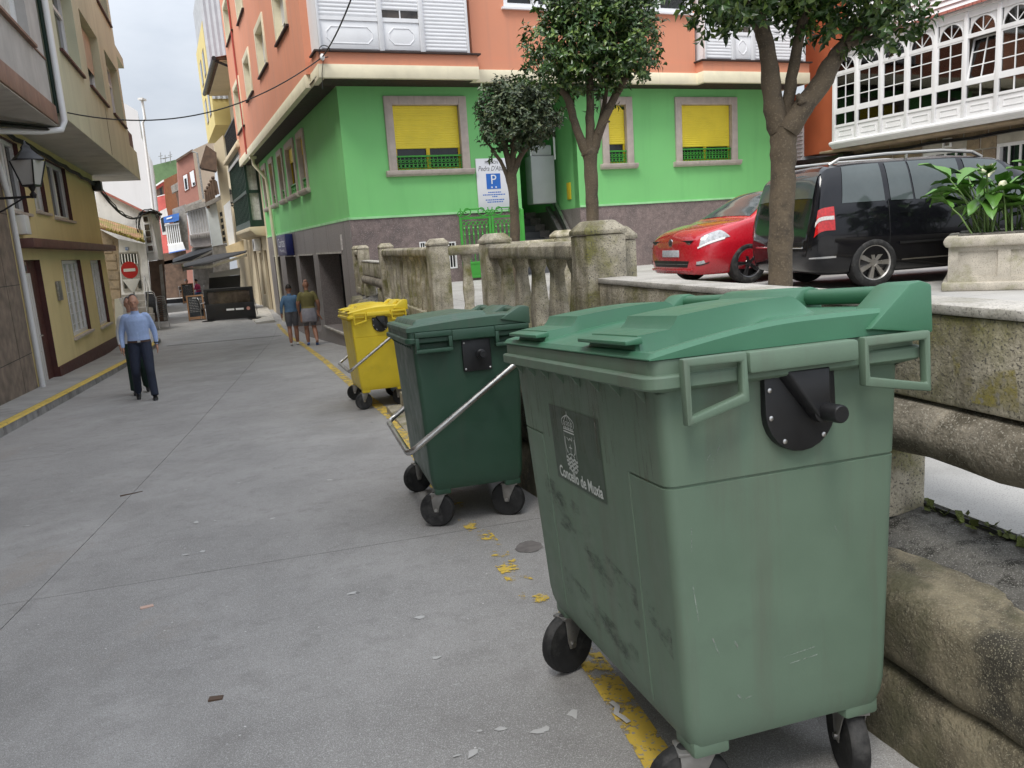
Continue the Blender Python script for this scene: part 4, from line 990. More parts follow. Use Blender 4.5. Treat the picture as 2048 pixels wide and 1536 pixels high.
MB(LEFT).box(13.8, 15.5, ON-.12, ON-.06, 4.98, 5.5).build('balcony_railing', M_mar, yh)
MB(LEFT).box(13.3, 13.749, -.3, ON-.31, 4.1, 11.5).build('overhang_end', M_olv, yh)
MB(LEFT).box(2.62, 2.63, -3, ON-.02, 4.06, 11.5).build('overhang_side', M_olv, yh)
MB(LEFT).box(13.751, 15.6, -.3, ON, 7.6, 7.9).build('balcony_slab', M_olv, yh)
MB(LEFT).box(2.63, 15.6, -.1, ON-.01, 4.045, 4.049).build('soffit', M_sfg, yh)
MB(LEFT).box(8.9, 8.93, ON, ON+.004, 4.1, 5.3).build('wall_crack', M_dark, yh)
for a, b, c, d in oh:
    f = MB(LEFT); f.frame(a+.003, b-.003, c, d, .09, ON-.28, ON-.2); f.box((a+b)/2-.05, (a+b)/2+.05, ON-.27, ON-.19, c+.09, d-.09); f.box(a+.09, b-.09, ON-.27, ON-.21, d-.55, d-.47); f = f.build('window_frame', M_pvc, yh, bevel=.004)
    MB(LEFT).box(a+.09, b-.09, ON-.265, ON-.255, c+.09, d-.09).build('pane', M_glass, f)
    MB(LEFT).box(a-.05, b+.05, ON-.2, ON+.06, c-.05, c-.003).build('sill', M_mar, f)
    if a > 6 and a < 8: shutter('blind', LEFT, a+.05, b-.05, c+(d-c)*.42, d-.03, ON-.185, mat('beige_blind', (.50, .42, .33), .6, bump=0), f)
MB(LEFT).box(YU1-.25, YU1-.005, -8, -.43, -1.7, 11).build('end_wall', M_yel, yh)
MB(LEFT).box(2.5, 13.7, -8, ON+.3, 11.5, 11.7).build('roof_slab', M_mar, yh)
# meter box
mbx = LEFT.rect(109, 563, 122, 600); tag(MB(LEFT).box(mbx[0], mbx[1], .003, .06, mbx[2], mbx[3]).build('meter_box', M_galv, bevel=.008), 'small grey metal meter box on the yellow wall', 'meter box')
wb = LEFT.rect(28, 430, 45, 470); tag(MB(LEFT).box(wb[0], wb[1], .003, .16, wb[2], wb[3]).build('cable_box', M_pvc, bevel=.01), 'white plastic cable box high on the yellow wall beside the pipe', 'cable box')
# the grey and brown house at the left edge
gy = thing('grey_house', 'grey stucco house on a brown polished stone ground floor', 'house', tuple(LEFT(-3, -2, -.6)))
MB(LEFT).wall(-16, 2.40, -1.6, 3.9, .03, [], .3).build('stone_front', M_brn, gy)
for z in (-.15, 1.1, 2.35): MB(LEFT).box(-16, 2.40, .0, .0325, z-.006, z+.006).build('stone_joint', M_dark, gy)
for u in (-6.4, -4.3, -2.2, -.1, 1.5): MB(LEFT).box(u-.005, u+.005, .0, .0322, -1.5, 3.8).build('stone_joint', M_dark, gy)
gw = (-3.2, 1.45, 5.02, 6.9)
MB(LEFT).wall(-16, 2.45, 4.20, 11, 1.03, [gw], .25).build('stucco_wall', M_gst, gy)
f = MB(LEFT); f.frame(gw[0], gw[1], gw[2], gw[3], .12, .80, .88); f.box(-.3, -.12, .81, .89, gw[2]+.12, gw[3]-.12); f = f.build('window_frame', M_pvc, gy)
MB(LEFT).box(gw[0]+.12, gw[1]-.12, .82, .83, gw[2]+.12, gw[3]-.12).build('pane', M_cur, f)
MB(LEFT).box(gw[0]-.1, gw[1]+.1, .85, 1.10, gw[2]-.05, gw[2]-.003).build('sill', M_fas, f)
MB(LEFT).box(1.6, 2.45, 1.031, 1.05, 4.97, 5.0).build('ledge_strip', M_fas, gy)
MB(LEFT).box(-16, 2.46, .05, 1.08, 3.88, 4.199).build('fascia', M_fas, gy, bevel=.01)
MB(LEFT).box(-16, 2.44, -.1, 1.05, 3.86, 3.878).build('soffit', M_sfg, gy)
MB(LEFT).box(-16, 2.44, -6, 1.3, 11, 11.2).build('roof_slab', M_fas, gy)
MB(LEFT).box(2.41, 2.449, -6, 1.0, 3.9, 11).build('end_wall', M_gst, gy)
pipe = MB(LEFT); pipe.tube([(2.55, 1.16, 11), (2.55, 1.16, 3.95), (2.52, 1.10, 3.80), (2.3, .8, 3.74), (1.2, .10, 3.62), (1.15, .1, 3.5)], .055, 12)
tag(pipe.build('drainpipe', M_pvc), 'white drainpipe with a long elbow between the grey and olive upper walls', 'drainpipe')
pipe = MB(LEFT); pipe.tube([(1.9, .1, 3.55), (2.1, .1, 3.2), (2.42, .1, 2.6), (2.44, .1, -1.1)], .05, 12); pipe.tube([(2.62, .05, 3.6), (2.62, .05, -1.15)], .03, 8)
tag(pipe.build('drainpipe', M_pvc), 'worn white drainpipe at the joint of brown stone and yellow wall', 'drainpipe')
pipe = MB(LEFT); pipe.tube([(2.64, 1.06, 11), (2.66, 1.06, 4.1)], .05, 10)
tag(pipe.build('drainpipe', mat('dark_green_pipe', (.02, .05, .035), .5)), 'dark green drainpipe beside the white one on the upper wall', 'drainpipe')
# street lantern on a wall arm
lpz = aty(58, 340, 13.0)
LN = thing('street_lantern', 'black wall lantern with milky glass on the yellow house', 'lantern', tuple(lpz))
M_milk = mat('milky_glass', (.42, .41, .39), .4, var=.05, bump=0)
def lantern(parent, c, s=1.0, armto=None):
    fr4 = [(-1, -1), (1, -1), (1, 1), (-1, 1)]
    lv = [(.085*s, -.20*s), (.155*s, .12*s)]
    gl = MB(); vs = [(c.x+a*r*.95, c.y+b*r*.95, c.z+z) for r, z in lv for a, b in fr4]
    gl.add(vs, [(3, 2, 1, 0), (4, 5, 6, 7)]+[(j, (j+1) % 4, 4+(j+1) % 4, 4+j) for j in range(4)]); gl.build('glass', M_milk, parent)
    fm = MB()
    for a, b in fr4: fm.tube([(c.x+a*.085*s, c.y+b*.085*s, c.z-.2*s), (c.x+a*.155*s, c.y+b*.155*s, c.z+.12*s)], .011*s, 4)
    fm.lathe([(.19*s*1.2, .12*s), (.2*s*1.2, .135*s), (.13*s, .22*s), (.07*s, .28*s), (.07*s, .31*s), (.02*s, .35*s), (.012*s, .40*s)], tuple(c), 'z', 4)
    fm.box(c.x-.09*s, c.x+.09*s, c.y-.09*s, c.y+.09*s, c.z-.225*s, c.z-.2*s); fm.lathe([(.03*s, -.38*s), (.045*s, -.33*s), (.02*s, -.29*s), (.05*s, -.226*s)], tuple(c), 'z', 10)
    fm.build('lantern_frame', M_black, parent)
    if armto is not None:
        a = MB(); e = c+Vector((0, 0, -.36*s)); a.tube([tuple(e), tuple(armto)], .018*s, 8); m_ = e.lerp(armto, .55)
        a.tube([tuple(e.lerp(armto, .15)), tuple(m_+Vector((0, 0, -.16*s))), tuple(armto+Vector((0, 0, -.3*s)))], .012*s, 6); a.tube([tuple(armto+Vector((0, 0, .2*s))), tuple(armto+Vector((0, 0, -.42*s)))], .02*s, 6); a.build('arm', M_black, parent)
lu = (lpz-LEFT.o).dot(LEFT.u); w_ = LEFT(lu+.1, .02, lpz.z-.36*1.15)
lantern(LN, lpz, 1.15, w_)
# black cable bundle under the overhang and its sagging continuation
r3 = random.Random(3)
def cables(name, label, pts, n, sp, r=.012, m=M_cable):
    mb = MB()
    for k in range(n):
        o = Vector((r3.uniform(-sp, sp), r3.uniform(-sp, sp), r3.uniform(-sp, sp)))
        mb.tube([tuple(Vector(p)+o*(.4+.6*abs(sin(i*1.3+k)))) for i, p in enumerate(pts)], r, 5)
    return tag(mb.build(name, m, merge=False), label, 'cable')
cables('cable_bundle', 'thick black cable bundle clipped under the olive overhang', [LEFT(2.5+i*.6, .09, 3.86-.006*i+.02*sin(i*2.1)) for i in range(19)], 9, .05, .018)
cables('cable_bundle', 'dark cables crossing under the grey overhang beside the lantern', [LEFT(-6, .9, 3.8), LEFT(-2, .6, 3.72), LEFT(1.0, .3, 3.70), LEFT(2.6, 1.0, 3.82)], 5, .05, .02)
jb = LEFT(13.2, .12, 3.72); tag(MB(LEFT).box(12.95, 13.35, .02, .26, 3.55, 3.85).build('junction_box', M_black, bevel=.03), 'black cable junction box at the end of the yellow wall', 'junction box')
def sag(a, b, d, n=14): a, b = Vector(a), Vector(b); return [tuple(a.lerp(b, i/n)+Vector((0, 0, -4*d*(i/n)*(1-i/n)))) for i in range(n+1)]
e_ = aty(283, 432, 30.4)
cables('cable_bundle', 'black cables sagging from the yellow house to the white oriel', sag(jb, e_, .45), 4, .06, .018)
# cable across the street from the olive wall to the peach corner, and up out of sight
c1, c2 = LEFT(2.75, 1.2, 4.13), FB(-.40, OB+.06, 5.22)
mb = MB(); mb.tube(sag(c1, c2, .55, 24), .012, 6); tag(mb.build('overhead_cable', M_cable), 'thin black cable sagging across the street between the olive and peach walls', 'cable')
c3 = c2+(aty(716, -40, 14.2)-c2)*1.0
mb = MB(); mb.tube(sag(c2, c3, .1, 10), .014, 6); tag(mb.build('overhead_cable', M_cable), 'black cable rising from the peach corner to the upper right', 'cable')
hk = thing('cable_bracket', 'small bracket with white insulator at the corner of the peach balcony', 'bracket', tuple(c2))
MB().ball(tuple(c2), .05, .05, .07).build('insulator', M_white, hk)
hm = MB(); hm.tube([tuple(FB(-.40, OB-.02, 5.22)), tuple(FB(-.40, OB+.10, 5.22))], .02, 6)
hm.tube([tuple(FB(-.34+.12*cos(q), OB+.07, 5.33+.12*sin(q))) for q in [2*pi*i/12 for i in range(11)]], .01, 5); hm.tube([tuple(FB(-.38, OB+.06, 5.2)), tuple(FB(-.44, OB+.05, 4.9)), tuple(FB(-.46, OB+.05, 4.6))], .008, 5); hm.build('hook', M_black, hk)
# ------------------------------------------------------------------ white glazed gallery over a stone ground floor, right
M_gal = mat('gallery_white', (.70, .70, .70), .5, var=.05, vs_=2, bump=.05, streak=(.55, .55, .53), stk=(5, 5, .4), slo=.55, shi=.85)
M_ash = mat('brown_ashlar', (.27, .205, .13), .9, var=.22, vs_=3, bump=.4, bs=50, col2=(.16, .125, .085), c2s=2.5, speck=(.36, .29, .2), speck_s=80)
M_lime = mat('lime_mortar', (.42, .39, .33), .95, var=.15, bump=.3)
M_rust = mat('rust_render', (.36, .085, .028), .8, var=.12, vs_=1, bump=.15, bs=120)
M_tile = mat('clay_tile', (.38, .13, .10), .8, var=.25, vs_=9, bump=.2, streak=(.25, .10, .08))
FG = Fr(aty(1669, 200, 21.5), -22, right=False)      # u runs away from the camera; the bays lie at negative u
gg = thing('gallery_house', 'house with a long white glazed gallery over a brown stone ground floor', 'house', tuple(FG(-3, -3, PZ)))
BW, NB = .752, 11
ZL = 3.20
led = MB(FG); led.prism([(-.75, ZL-.13), (.02, ZL-.13), (.05, ZL-.08), (.10, ZL-.06), (.13, ZL-.02), (.13, ZL+.03), (.05, ZL+.06), (-.75, ZL+.06)], -BW*NB, .06, 'u'); led.build('ledge', M_gal, gg, bevel=.006)
MB(FG).box(-BW*NB, .0, -.8, -.5, ZL+.06, 5.6).build('gallery_back', mat('dim_interior', (.48, .40, .32), .9, var=.4, vs_=1.5, bump=0), gg)
M_pane = mat('gallery_pane', (.30, .30, .30), .04, var=.1, bump=0, spec=.6)
t_ = M_pane.node_tree; b_ = t_.nodes['Principled BSDF']; tr_ = t_.nodes.new('ShaderNodeBsdfTransparent'); gl_ = t_.nodes.new('ShaderNodeBsdfGlossy'); fz = t_.nodes.new('ShaderNodeFresnel'); mxs = t_.nodes.new('ShaderNodeMixShader')
fz.inputs[0].default_value = 1.6; gl_.inputs['Roughness'].default_value = .03; tr_.inputs[0].default_value = (.62, .62, .60, 1)
t_.links.new(fz.outputs[0], mxs.inputs[0]); t_.links.new(tr_.outputs[0], mxs.inputs[1]); t_.links.new(gl_.outputs[0], mxs.inputs[2]); t_.links.new(mxs.outputs[0], t_.nodes['Material Output'].inputs['Surface'])
zP0, zP1, zQ0, zQ1, zC0, zC1, zA0, zA1 = 3.26, 3.60, 3.66, 3.93, 4.03, 4.90, 4.98, 5.30
for i in range(NB+1):
    u = -BW*i; c_ = MB(FG); c_.box(u-.05, u+.05, -.05, .035, ZL+.061, 5.46); c_.build('post', M_gal, gg, bevel=.012)
for i in range(NB):
    a, b = -BW*(i+1)+.051, -BW*i-.051; m_ = (a+b)/2
    p = MB(FG).box(a, b, -.03, .0, ZL+.061, zP1).build('panel', M_gal, gg)
    q = MB(FG); q.frame(a+.10, b-.10, zP0+.10, zP1-.09, .018, .0, .012); q.build('panel_moulding', M_gal, p)
    f = MB(FG); f.box(a, b, -.04, .02, zP1+.0015, zQ0); f.box(a, b, -.04, .02, zQ1, zC0-.0); f.box(m_-.014, m_+.014, -.02, .01, zQ0, zQ1); f.build('lower_light_frame', M_gal, gg, merge=False); f = MB(FG); f.box(a, b, -.04, .02, zC1, zA0); f.box(a, b, -.04, .02, zA1+.02, 5.46)
    # arch: spandrels and fan bars
    R_ = (b-a)/2-.03; cz = zA0+.0; k = 12; sc_ = (zA1-cz)/R_
    for sgn in (-1, 1):
        prev = None
        for j in range(k+1):
            an = pi/2*j/k; x = m_+sgn*R_*cos(an); z = cz+R_*sc_*sin(an)
            if prev: f.add([(prev[0], -.01, prev[1]), (x, -.01, z), (x, -.01, zA1+.02), (prev[0], -.01, zA1+.02)], [(0, 1, 2, 3)])
            prev = (x, z)
    f.tube([(m_+R_*cos(pi*j/14), -.005, cz+R_*sc_*sin(pi*j/14)) for j in range(15)], .018, 6)
    for an in (pi/4, pi/2, 3*pi/4): f.tube([(m_, -.01, cz), (m_+R_*cos(an), -.01, cz+R_*sc_*sin(an))], .011, 5)
    fo = f.build('fanlight_frame', M_gal, gg, bevel=0, merge=False)
    tilt = i == 5
    def cm(uu, nn, zz): return FG(uu, nn-(.17*(zz-zC0)/(zC1-zC0) if tilt else 0), zz)
    ca = MB(cm); ca.frame(a, b, zC0+.001, zC1-.001, .035, -.035, .012); ca.box(m_-.012, m_+.012, -.02, .008, zC0+.036, zC1-.036)
    for j in (1, 2): z = zC0+(zC1-zC0)*j/3; ca.box(a+.035, m_-.012, -.02, .008, z-.011, z+.011); ca.box(m_+.012, b-.035, -.02, .008, z-.011, z+.011)
    co_ = ca.build('casement', M_gal, gg, merge=False)
    for j in range(3):
        for s0, s1 in ((a+.035, m_-.012), (m_+.012, b-.035)):
            z0 = zC0+.036+(zC1-zC0-.072)*j/3; z1 = zC0+.036+(zC1-zC0-.072)*(j+1)/3
            MB(cm).box(s0, s1, -.012, -.008, z0, z1).build('pane', M_pane, co_)
    for s0, s1 in ((a, m_-.014), (m_+.014, b)): MB(FG).box(s0, s1, -.012, -.008, zQ0, zQ1).build('pane', M_pane, fo)
    MB(FG).box(a+.01, b-.01, -.022, -.018, zA0, zA1).build('pane', M_pane, fo)
    if i in (1, 3, 4, 7): MB(FG).box(a+.12 if i % 2 else m_, b-.05 if i % 2 else b-.06, -.30, -.28, zP1, zC1).build('curtain', M_cur, gg)
MB(FG).box(-BW*NB, .05, -.75, .06, 5.461, 5.52).build('gallery_cornice', M_gal, gg)
tl = MB(FG)
for i in range(int(BW*NB/.2)):
    u = -.2*i; tl.prism([(-.7, 5.74), (.16, 5.52), (.16, 5.58), (-.7, 5.80)], u-.19, u-.01, 'u')
tl.build('tile_course', M_tile, gg)
sd_ = MB(FG); z = 5.7
while z < 11: sd_.prism([(-.42, z), (-.36, z+.01), (-.40, z+.118), (-.42, z+.118)], -BW*NB, .0, 'u'); z += .12
sd_.build('upper_cladding', M_gal, gg)
MB(FG).box(-BW*NB, -.0, -8, -.425, 5.8, 11).build('upper_block', M_gal, gg)
MB(FG).box(-BW*NB, .0, -.64, -.42, 6.9, 8.0).build('upper_window', M_glass, gg) if False else None
# ground floor: mortar sheet with proud stones, openings left free
NG = -.72
op = [(-3.30, -2.15, PZ, 2.68), (-5.6, -4.05, PZ, 2.66), (-8.2, -6.6, 1.2, 2.5)]
MB(FG).wall(-BW*NB, .6, .2, 3.07, NG, op, .3).build('mortar_wall', M_lime, gg)
r4 = random.Random(21); z = PZ
while z < 3.02:
    h = min(r4.uniform(.24, .40), 3.06-z)
    if 3.06-z-h < .12: h = 3.06-z
    u = -BW*NB+r4.uniform(0, .2)
    while u < .58:
        w = r4.uniform(.35, .95); u1 = min(u+w, .6)
        segs = [(u, u1)]
        for a, b, c, d in op:
            if z+h > c+.02 and z < d-.02:
                ns = []
                for p, q in segs:
                    if q <= a or p >= b: ns.append((p, q))
                    else:
                        if p < a-.08: ns.append((p, a))
                        if q > b+.08: ns.append((b, q))
                segs = ns
        for p, q in segs:
            if q-p > .07 and z+h > 1.2:
                g_ = .009; j = lambda: r4.uniform(-.018, .018); mb = MB(FG)
                pts = [(p+g_+abs(j()), z+g_+abs(j())), (q-g_-abs(j()), z+g_+abs(j())), (q-g_-abs(j()), z+h-g_-abs(j())), (p+g_+abs(j()), z+h-g_-abs(j()))]
                mb.prism(pts, NG-.05, NG+.02+r4.uniform(0, .012)); mb.build('stone', M_ash, gg, bevel=.008, seg=1)
        u = u1
    z += h
MB(FG).box(-BW*NB, .6, NG, -.06, 3.0, ZL-.135).build('corbel_course', M_ash, gg, bevel=.02)
for k_, (a, b, c, d) in enumerate(op):
    f = MB(FG); f.frame(a, b, c, d, .07, NG-.12, NG+.01)
    nbar = 4 if k_ == 0 else 6
    if k_ == 0: f.box(a+.07, b-.07, NG-.1, NG-.02, 2.30, 2.37)
    f = f.build('door_frame' if k_ < 2 else 'window_frame', M_gal, gg)
    for i in range(1, nbar):
        x = a+(b-a)*i/nbar; MB(FG).box(x-.022, x+.022, NG-.05, NG-.02, 2.371 if k_ == 0 else c+.07, d-.07).build('bar', M_gal, f)
    MB(FG).box(a+.07, b-.07, NG-.11, NG-.10, c+.07, d-.07).build('pane', M_glass, f)
    if k_ == 0: MB(FG).box(a+.071, b-.071, NG-.098, NG-.06, c+.071, 2.298).build('door_leaf', M_gal, f)
tag(MB(FG).frame(-2.95, -2.72, 2.74, 2.95, .04, NG+.034, NG+.08).build('vent_frame', M_white, bevel=.004), 'small white square vent above the stone-wall doorway', 'vent')
cables('cable_bundle', 'thick black cable run below the gallery ledge', [FG(-8.5+i*.55, NG+.12, 2.88+.02*sin(i*1.9)) for i in range(17)], 8, .035, .016)
tag(MB(FG).box(.05, .22, NG+.03, NG+.10, 2.35, 2.68).build('cable_box', M_black, bevel=.01), 'dark cable box on the brown stone left of the doorway', 'cable box')
# narrow house between: white siding, rust render, stone below
nh = thing('narrow_house', 'narrow house of white siding and rust-coloured render squeezed beside the gallery', 'house', tuple(FG(2, -1, PZ)))
MB(FG).box(.02, 1.55, -7, -.42, 3.05, 11).build('rust_wall', M_rust, nh)
FS = Fr(FG(1.55, -.43, 0), -22, right=False)
s_ = MB(FG); z = 2.95
while z < 4.6: s_.prism([(-.43, z), (-.33, z+.01), (-.39, z+.108), (-.43, z+.108)], 1.56, 3.4, 'u'); z += .11
s_.build('white_siding', M_gal, nh)
MB(FG).box(1.551, 3.4, -7, -.44, 2.9, 4.62).build('siding_core', M_gal, nh)
MB(FG).box(1.551, 3.5, -7, -.25, 4.625, 4.75).build('flat_roof', M_rust, nh)
g2 = [(1.5, 2.6, 2.0, 2.75), (1.5, 2.6, .5, 1.75)]
MB(FG).wall(.61, 4.2, .2, 2.93, NG-.05, g2, .4).build('stone_front', M_ash, nh)
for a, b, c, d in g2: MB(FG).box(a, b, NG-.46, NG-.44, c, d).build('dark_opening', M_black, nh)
MB(FG).box(.0, 4.2, NG-.05, -.3, 2.85, 2.94).build('canopy', M_black, nh)
# ------------------------------------------------------------------ the far end of the street
def ppoly(pts, ext, name, m, parent, bevel=0):
    """outline given as photo pixels with a distance each, made into a solid of the given thickness"""
    P = [aty(x, y, Y) for x, y, Y in pts]; k = len(P); e = Vector(ext)
    mb = MB().add([tuple(p) for p in P]+[tuple(p+e) for p in P], [tuple(range(k)), tuple(range(2*k-1, k-1, -1))]+[(i, (i+1) % k, k+(i+1) % k, k+i) for i in range(k)])
    return mb.build(name, m, parent, bevel=bevel)
def fq(pts, Y, ext=(0, .06, 0), **k): return [(x, y, Y) for x, y in pts]
BACK = Vector((-.39, .92, 0))
M_wst = mat('white_stained_wall', (.62, .61, .59), .9, var=.07, vs_=1, bump=.2, bs=50, col2=(.34, .33, .315), c2s=1.6, c2lo=.52, c2hi=.72, streak=(.40, .39, .37), stk=(3, 3, .2), slo=.52, shi=.8)
M_wcl = mat('white_gable', (.66, .66, .67), .85, var=.04, vs_=.5, bump=.08, streak=(.55, .55, .55), stk=(1.5, 1.5, .15), slo=.5, shi=.85)
M_cre = mat('cream_render', (.62, .53, .37), .85, var=.06, vs_=.7, bump=.1, streak=(.48, .41, .29), stk=(3, 3, .25), slo=.5, shi=.85)
M_dgr = mat('dark_green_paint', (.012, .035, .022), .4, var=.2, bump=.05)
M_ytl = mat('pale_yellow_render', (.66, .54, .22), .85, var=.05, vs_=.6, bump=.08)
M_stn = mat('grey_stone', (.30, .28, .25), .9, var=.2, vs_=4, bump=.4, bs=40, col2=(.18, .165, .145), c2s=3)
M_wood = mat('old_wood', (.12, .075, .05), .8, var=.25, vs_=4, bump=.2)
# white gable house on the left with its stack pipe
wg = thing('white_gable_house', 'tall plain white gable wall with a thin white flue pipe', 'house', tuple(aty(260, 640, 36)))
wgf = [(150, 180, 36), (252, 208, 36), (275, 222, 36), (283, 275, 36), (305, 325, 36), (330, 560, 36), (330, 660, 36), (150, 660, 36)]
ppoly(wgf, (-2.5, 6, 0), 'gable_wall', M_wcl, wg)
fl = MB(); fl.tube([tuple(aty(*p)) for p in [(313, 480, 35.8), (303, 390, 35.8), (292, 300, 35.8), (285, 245, 35.8), (290, 238, 35.8), (284, 200, 35.8)]], .055, 8); fl.box(*[v for v in (aty(284, 198, 35.8).x-.1, aty(284, 198, 35.8).x+.1, 35.6, 36.0, aty(284, 201, 35.8).z, aty(284, 197, 35.8).z)])
fl.build('flue_pipe', M_white, wg)
# old cottage with mossy lean-to roof
ct = thing('old_cottage', 'old white and stone cottage with a mossy tiled lean-to roof and barred door', 'house', tuple(aty(265, 645, 29.5)))
YC = 29.5
ppoly(fq([(192, 378), (290, 425), (298, 500), (300, 520), (192, 520)], 31.5), BACK*2, 'rear_wall', M_wst, ct)
ppoly(fq([(192, 374), (292, 423), (292, 427), (192, 379)], 31.3), BACK*2.4, 'rear_wall_coping', M_tile, ct)
ppoly(fq([(192, 455), (236, 478), (246, 660), (200, 660)], YC), BACK*1.5, 'stone_pier', M_ash, ct)
ppoly(fq([(236.5, 478), (291, 488), (309, 655), (246.5, 660)], YC), BACK*1.5, 'white_front', M_wst, ct)
r5 = random.Random(9)
for (x0, y0, x1, y1) in ((209, 508, 232, 522), (212, 524, 234, 540), (206, 492, 224, 507), (214, 542, 238, 560), (217, 562, 239, 578), (220, 580, 241, 600), (224, 602, 243, 620), (208, 480, 226, 490)):
    ppoly(fq([(x0, y0), (x1-1, y0+r5.uniform(-1, 1)), (x1, y1-1), (x0+2, y1-1)], YC-.02), Vector((0, .06, 0)), 'stone', M_ash, ct)
rf = MB(); n = 24
for i in range(n):
    a = aty(199+i*91/n, 455.5+i*28/n, YC-.30); b = aty(199+i*91/n, 452+i*27/n, YC+1.5); b.z += .30
    rf.tube([tuple(a), tuple(b)], .045, 7)
ro_ = rf.build('lean_to_tiles', mat('old_tile', (.42, .24, .14), .9, var=.3, vs_=6, bump=.5, col2=(.20, .18, .05), c2s=3, c2lo=.42, c2hi=.55), ct, kind='stuff')
ms = MB(); r6 = random.Random(12)
for k in range(700):
    t0 = r6.random()**.7; p = aty(201+t0*88, 455+t0*27+r6.uniform(-2.5, 2.5)+2*t0, YC-.36+r6.random()*.3); l = r6.uniform(.02, .07); a = r6.random()*6.3; d = Vector((cos(a)*.6, sin(a)*.6, 1))*l; q = Vector((-sin(a), cos(a), 0))*l*.45
    ms.add([tuple(p-q), tuple(p+q), tuple(p+d)], [(0, 1, 2)])
ms.build('roof_moss', mat('roof_moss', (.36, .32, .06), .95, var=.4, vs_=6, bump=0), ct, flat=True, merge=False, kind='stuff')
dd = ppoly(fq([(237, 505), (274, 503), (283, 580), (247, 583)], YC-.03), Vector((0, .05, 0)), 'door', M_galv, ct)
ppoly(fq([(240, 508), (272, 506.5), (275, 525), (242, 528)], YC-.04), Vector((0, .02, 0)), 'fanlight', M_glass, dd)
for i in range(6): ppoly(fq([(242+i*6, 508), (243.6+i*6, 508), (246+i*6, 527), (244.4+i*6, 527)], YC-.07), Vector((0, .02, 0)), 'bar', M_white, dd)
for x in (247, 275): ppoly(fq([(x, 560), (x+6, 560), (x+8, 577), (x+2, 577)], YC-.04), Vector((0, .02, 0)), 'lower_light', M_glass, dd)
num = ppoly(fq([(250, 494.5), (256, 494), (256.6, 500), (250.6, 500.5)], YC-.04), Vector((0, .02, 0)), 'house_number', plain('enamel_blue', (.10, .16, .30), .4), ct)
c11 = aty(253.3, 497.2, YC-.07); put_text('lettering', '11', .11, M_swh, lambda x, y: c11+Vector((x, 0, y)), num)
for k in range(4):
    y = 590+k*13; ppoly(fq([(243-2*k, y), (300+3*k, y-2), (301+3*k, y+12), (243-2*k, y+14)], YC-.3-.28*k), BACK*.4, 'doorstep', M_stn, ct)
hr = MB(); hr.tube([tuple(aty(*p)) for p in [(289, 552, 29), (291, 600, 28.4), (294, 625, 28.2)]], .02, 6); hr.tube([tuple(aty(*p)) for p in [(289, 552, 29), (296, 575, 28.3), (296, 640, 28.1)]], .02, 6); tag(hr.build('handrail', M_galv), 'thin steel handrail beside the old cottage steps', 'handrail')
# white oriel on the left
oi = thing('white_oriel_house', 'small white house with a boxy projecting oriel and paned side window', 'house', tuple(aty(312, 640, 31)))
ppoly([(281, 431, 30.6), (301, 427, 30.6), (318, 519, 30.6), (297, 523, 30.6)], BACK*.25, 'oriel_front', M_wst, oi)
ppoly([(301.2, 427, 30.62), (317, 431, 32.2), (328, 520, 32.2), (318.2, 519, 30.62)], Vector((-.25, .12, 0)), 'oriel_side', M_wst, oi)
ow = ppoly([(284, 431, 30.57), (296, 429, 30.57), (308, 504, 30.57), (294.5, 506, 30.57)], Vector((0, .02, 0)), 'window_frame', M_white, oi)
for (x0, y0, x1, y1) in ((286, 434, 294.5, 444), (288.5, 449, 297.5, 460.5), (290.5, 462.5, 299.5, 473), (292.5, 475, 301.5, 486), (295.5, 492, 304.5, 502)):
    ppoly(fq([(x0, y0), (x1, y0-1), (x1+1.4, y1-1), (x0+1.4, y1)], 30.54), Vector((0, .02, 0)), 'pane', M_glassw, ow)
ppoly([(297, 523, 31.3), (328, 519, 31.3), (336, 640, 31.3), (309, 650, 31.3)], BACK*2, 'wood_front', M_wood, oi)
ppoly([(318, 530, 31.2), (324, 528, 31.2), (336, 640, 31.2), (328, 642, 31.2)], BACK*2, 'corner_pier', M_stn, oi)
ppoly([(277, 426, 30.4), (302, 421, 30.4), (320, 427, 32.4), (318, 431, 32.4), (302, 426, 30.4), (278, 431, 30.4)], (0, .25, .0), 'eave', M_wood, oi)
cables('cable_bundle', 'tangle of black cables hanging round the white oriel eave', [tuple(aty(*p)) for p in [(318, 440, 31.8), (316, 428, 31.6), (300, 422, 30.3), (284, 424, 30.3), (277, 440, 30.3), (276, 455, 30.3), (281, 470, 30.3)]], 7, .09, .012)
# cream house with the dark green gallery
ch = thing('cream_house', 'cream house with a dark green glazed gallery and deep brown eaves', 'house', tuple(FA(19, -2, -1)))
U0, U1 = 15.05, 23.6
co = [(16.0, 17.1, -1.2, 1.5), (18.0, 18.8, -.4, 1.4), (19.8, 21.0, -1.2, 1.5), (17.2, 19.2, 5.75, 7.6), (20.4, 22.2, 5.75, 7.6)]
MB(FA).wall(U0, U1, -1.6, 9.0, 0, co, .3).build('wall', M_cre, ch)
for a, b, c, d in co:
    f = MB(FA); f.frame(a, b, c, d, .1, -.2, -.1); f = f.build('frame', M_wood, ch); MB(FA).box(a+.1, b-.1, -.16, -.15, c+.1, d-.1).build('pane', M_glass, f)
gn, g0, g1, gz0, gz1 = .52, 15.55, 21.9, 2.45, 5.5
MB(FA).box(g0+.1, g1-.1, 0, gn-.08, gz0+.05, gz1-.05).build('gallery_inside', M_glass, ch)
pf = MB(FA); pf.prism([(0, 2.05), (gn*.7, 2.12), (gn+.05, 2.3), (gn+.08, 2.44), (0, 2.44)], g0-.05, g1+.05, 'u'); pf.build('gallery_corbel', M_cre, ch, bevel=.01)
for i in range(13):
    u = g0+(g1-g0)*i/12; MB(FA).box(u-.045, u+.045, gn-.08, gn+.02, gz0, gz1).build('gallery_mullion', M_dgr, ch)
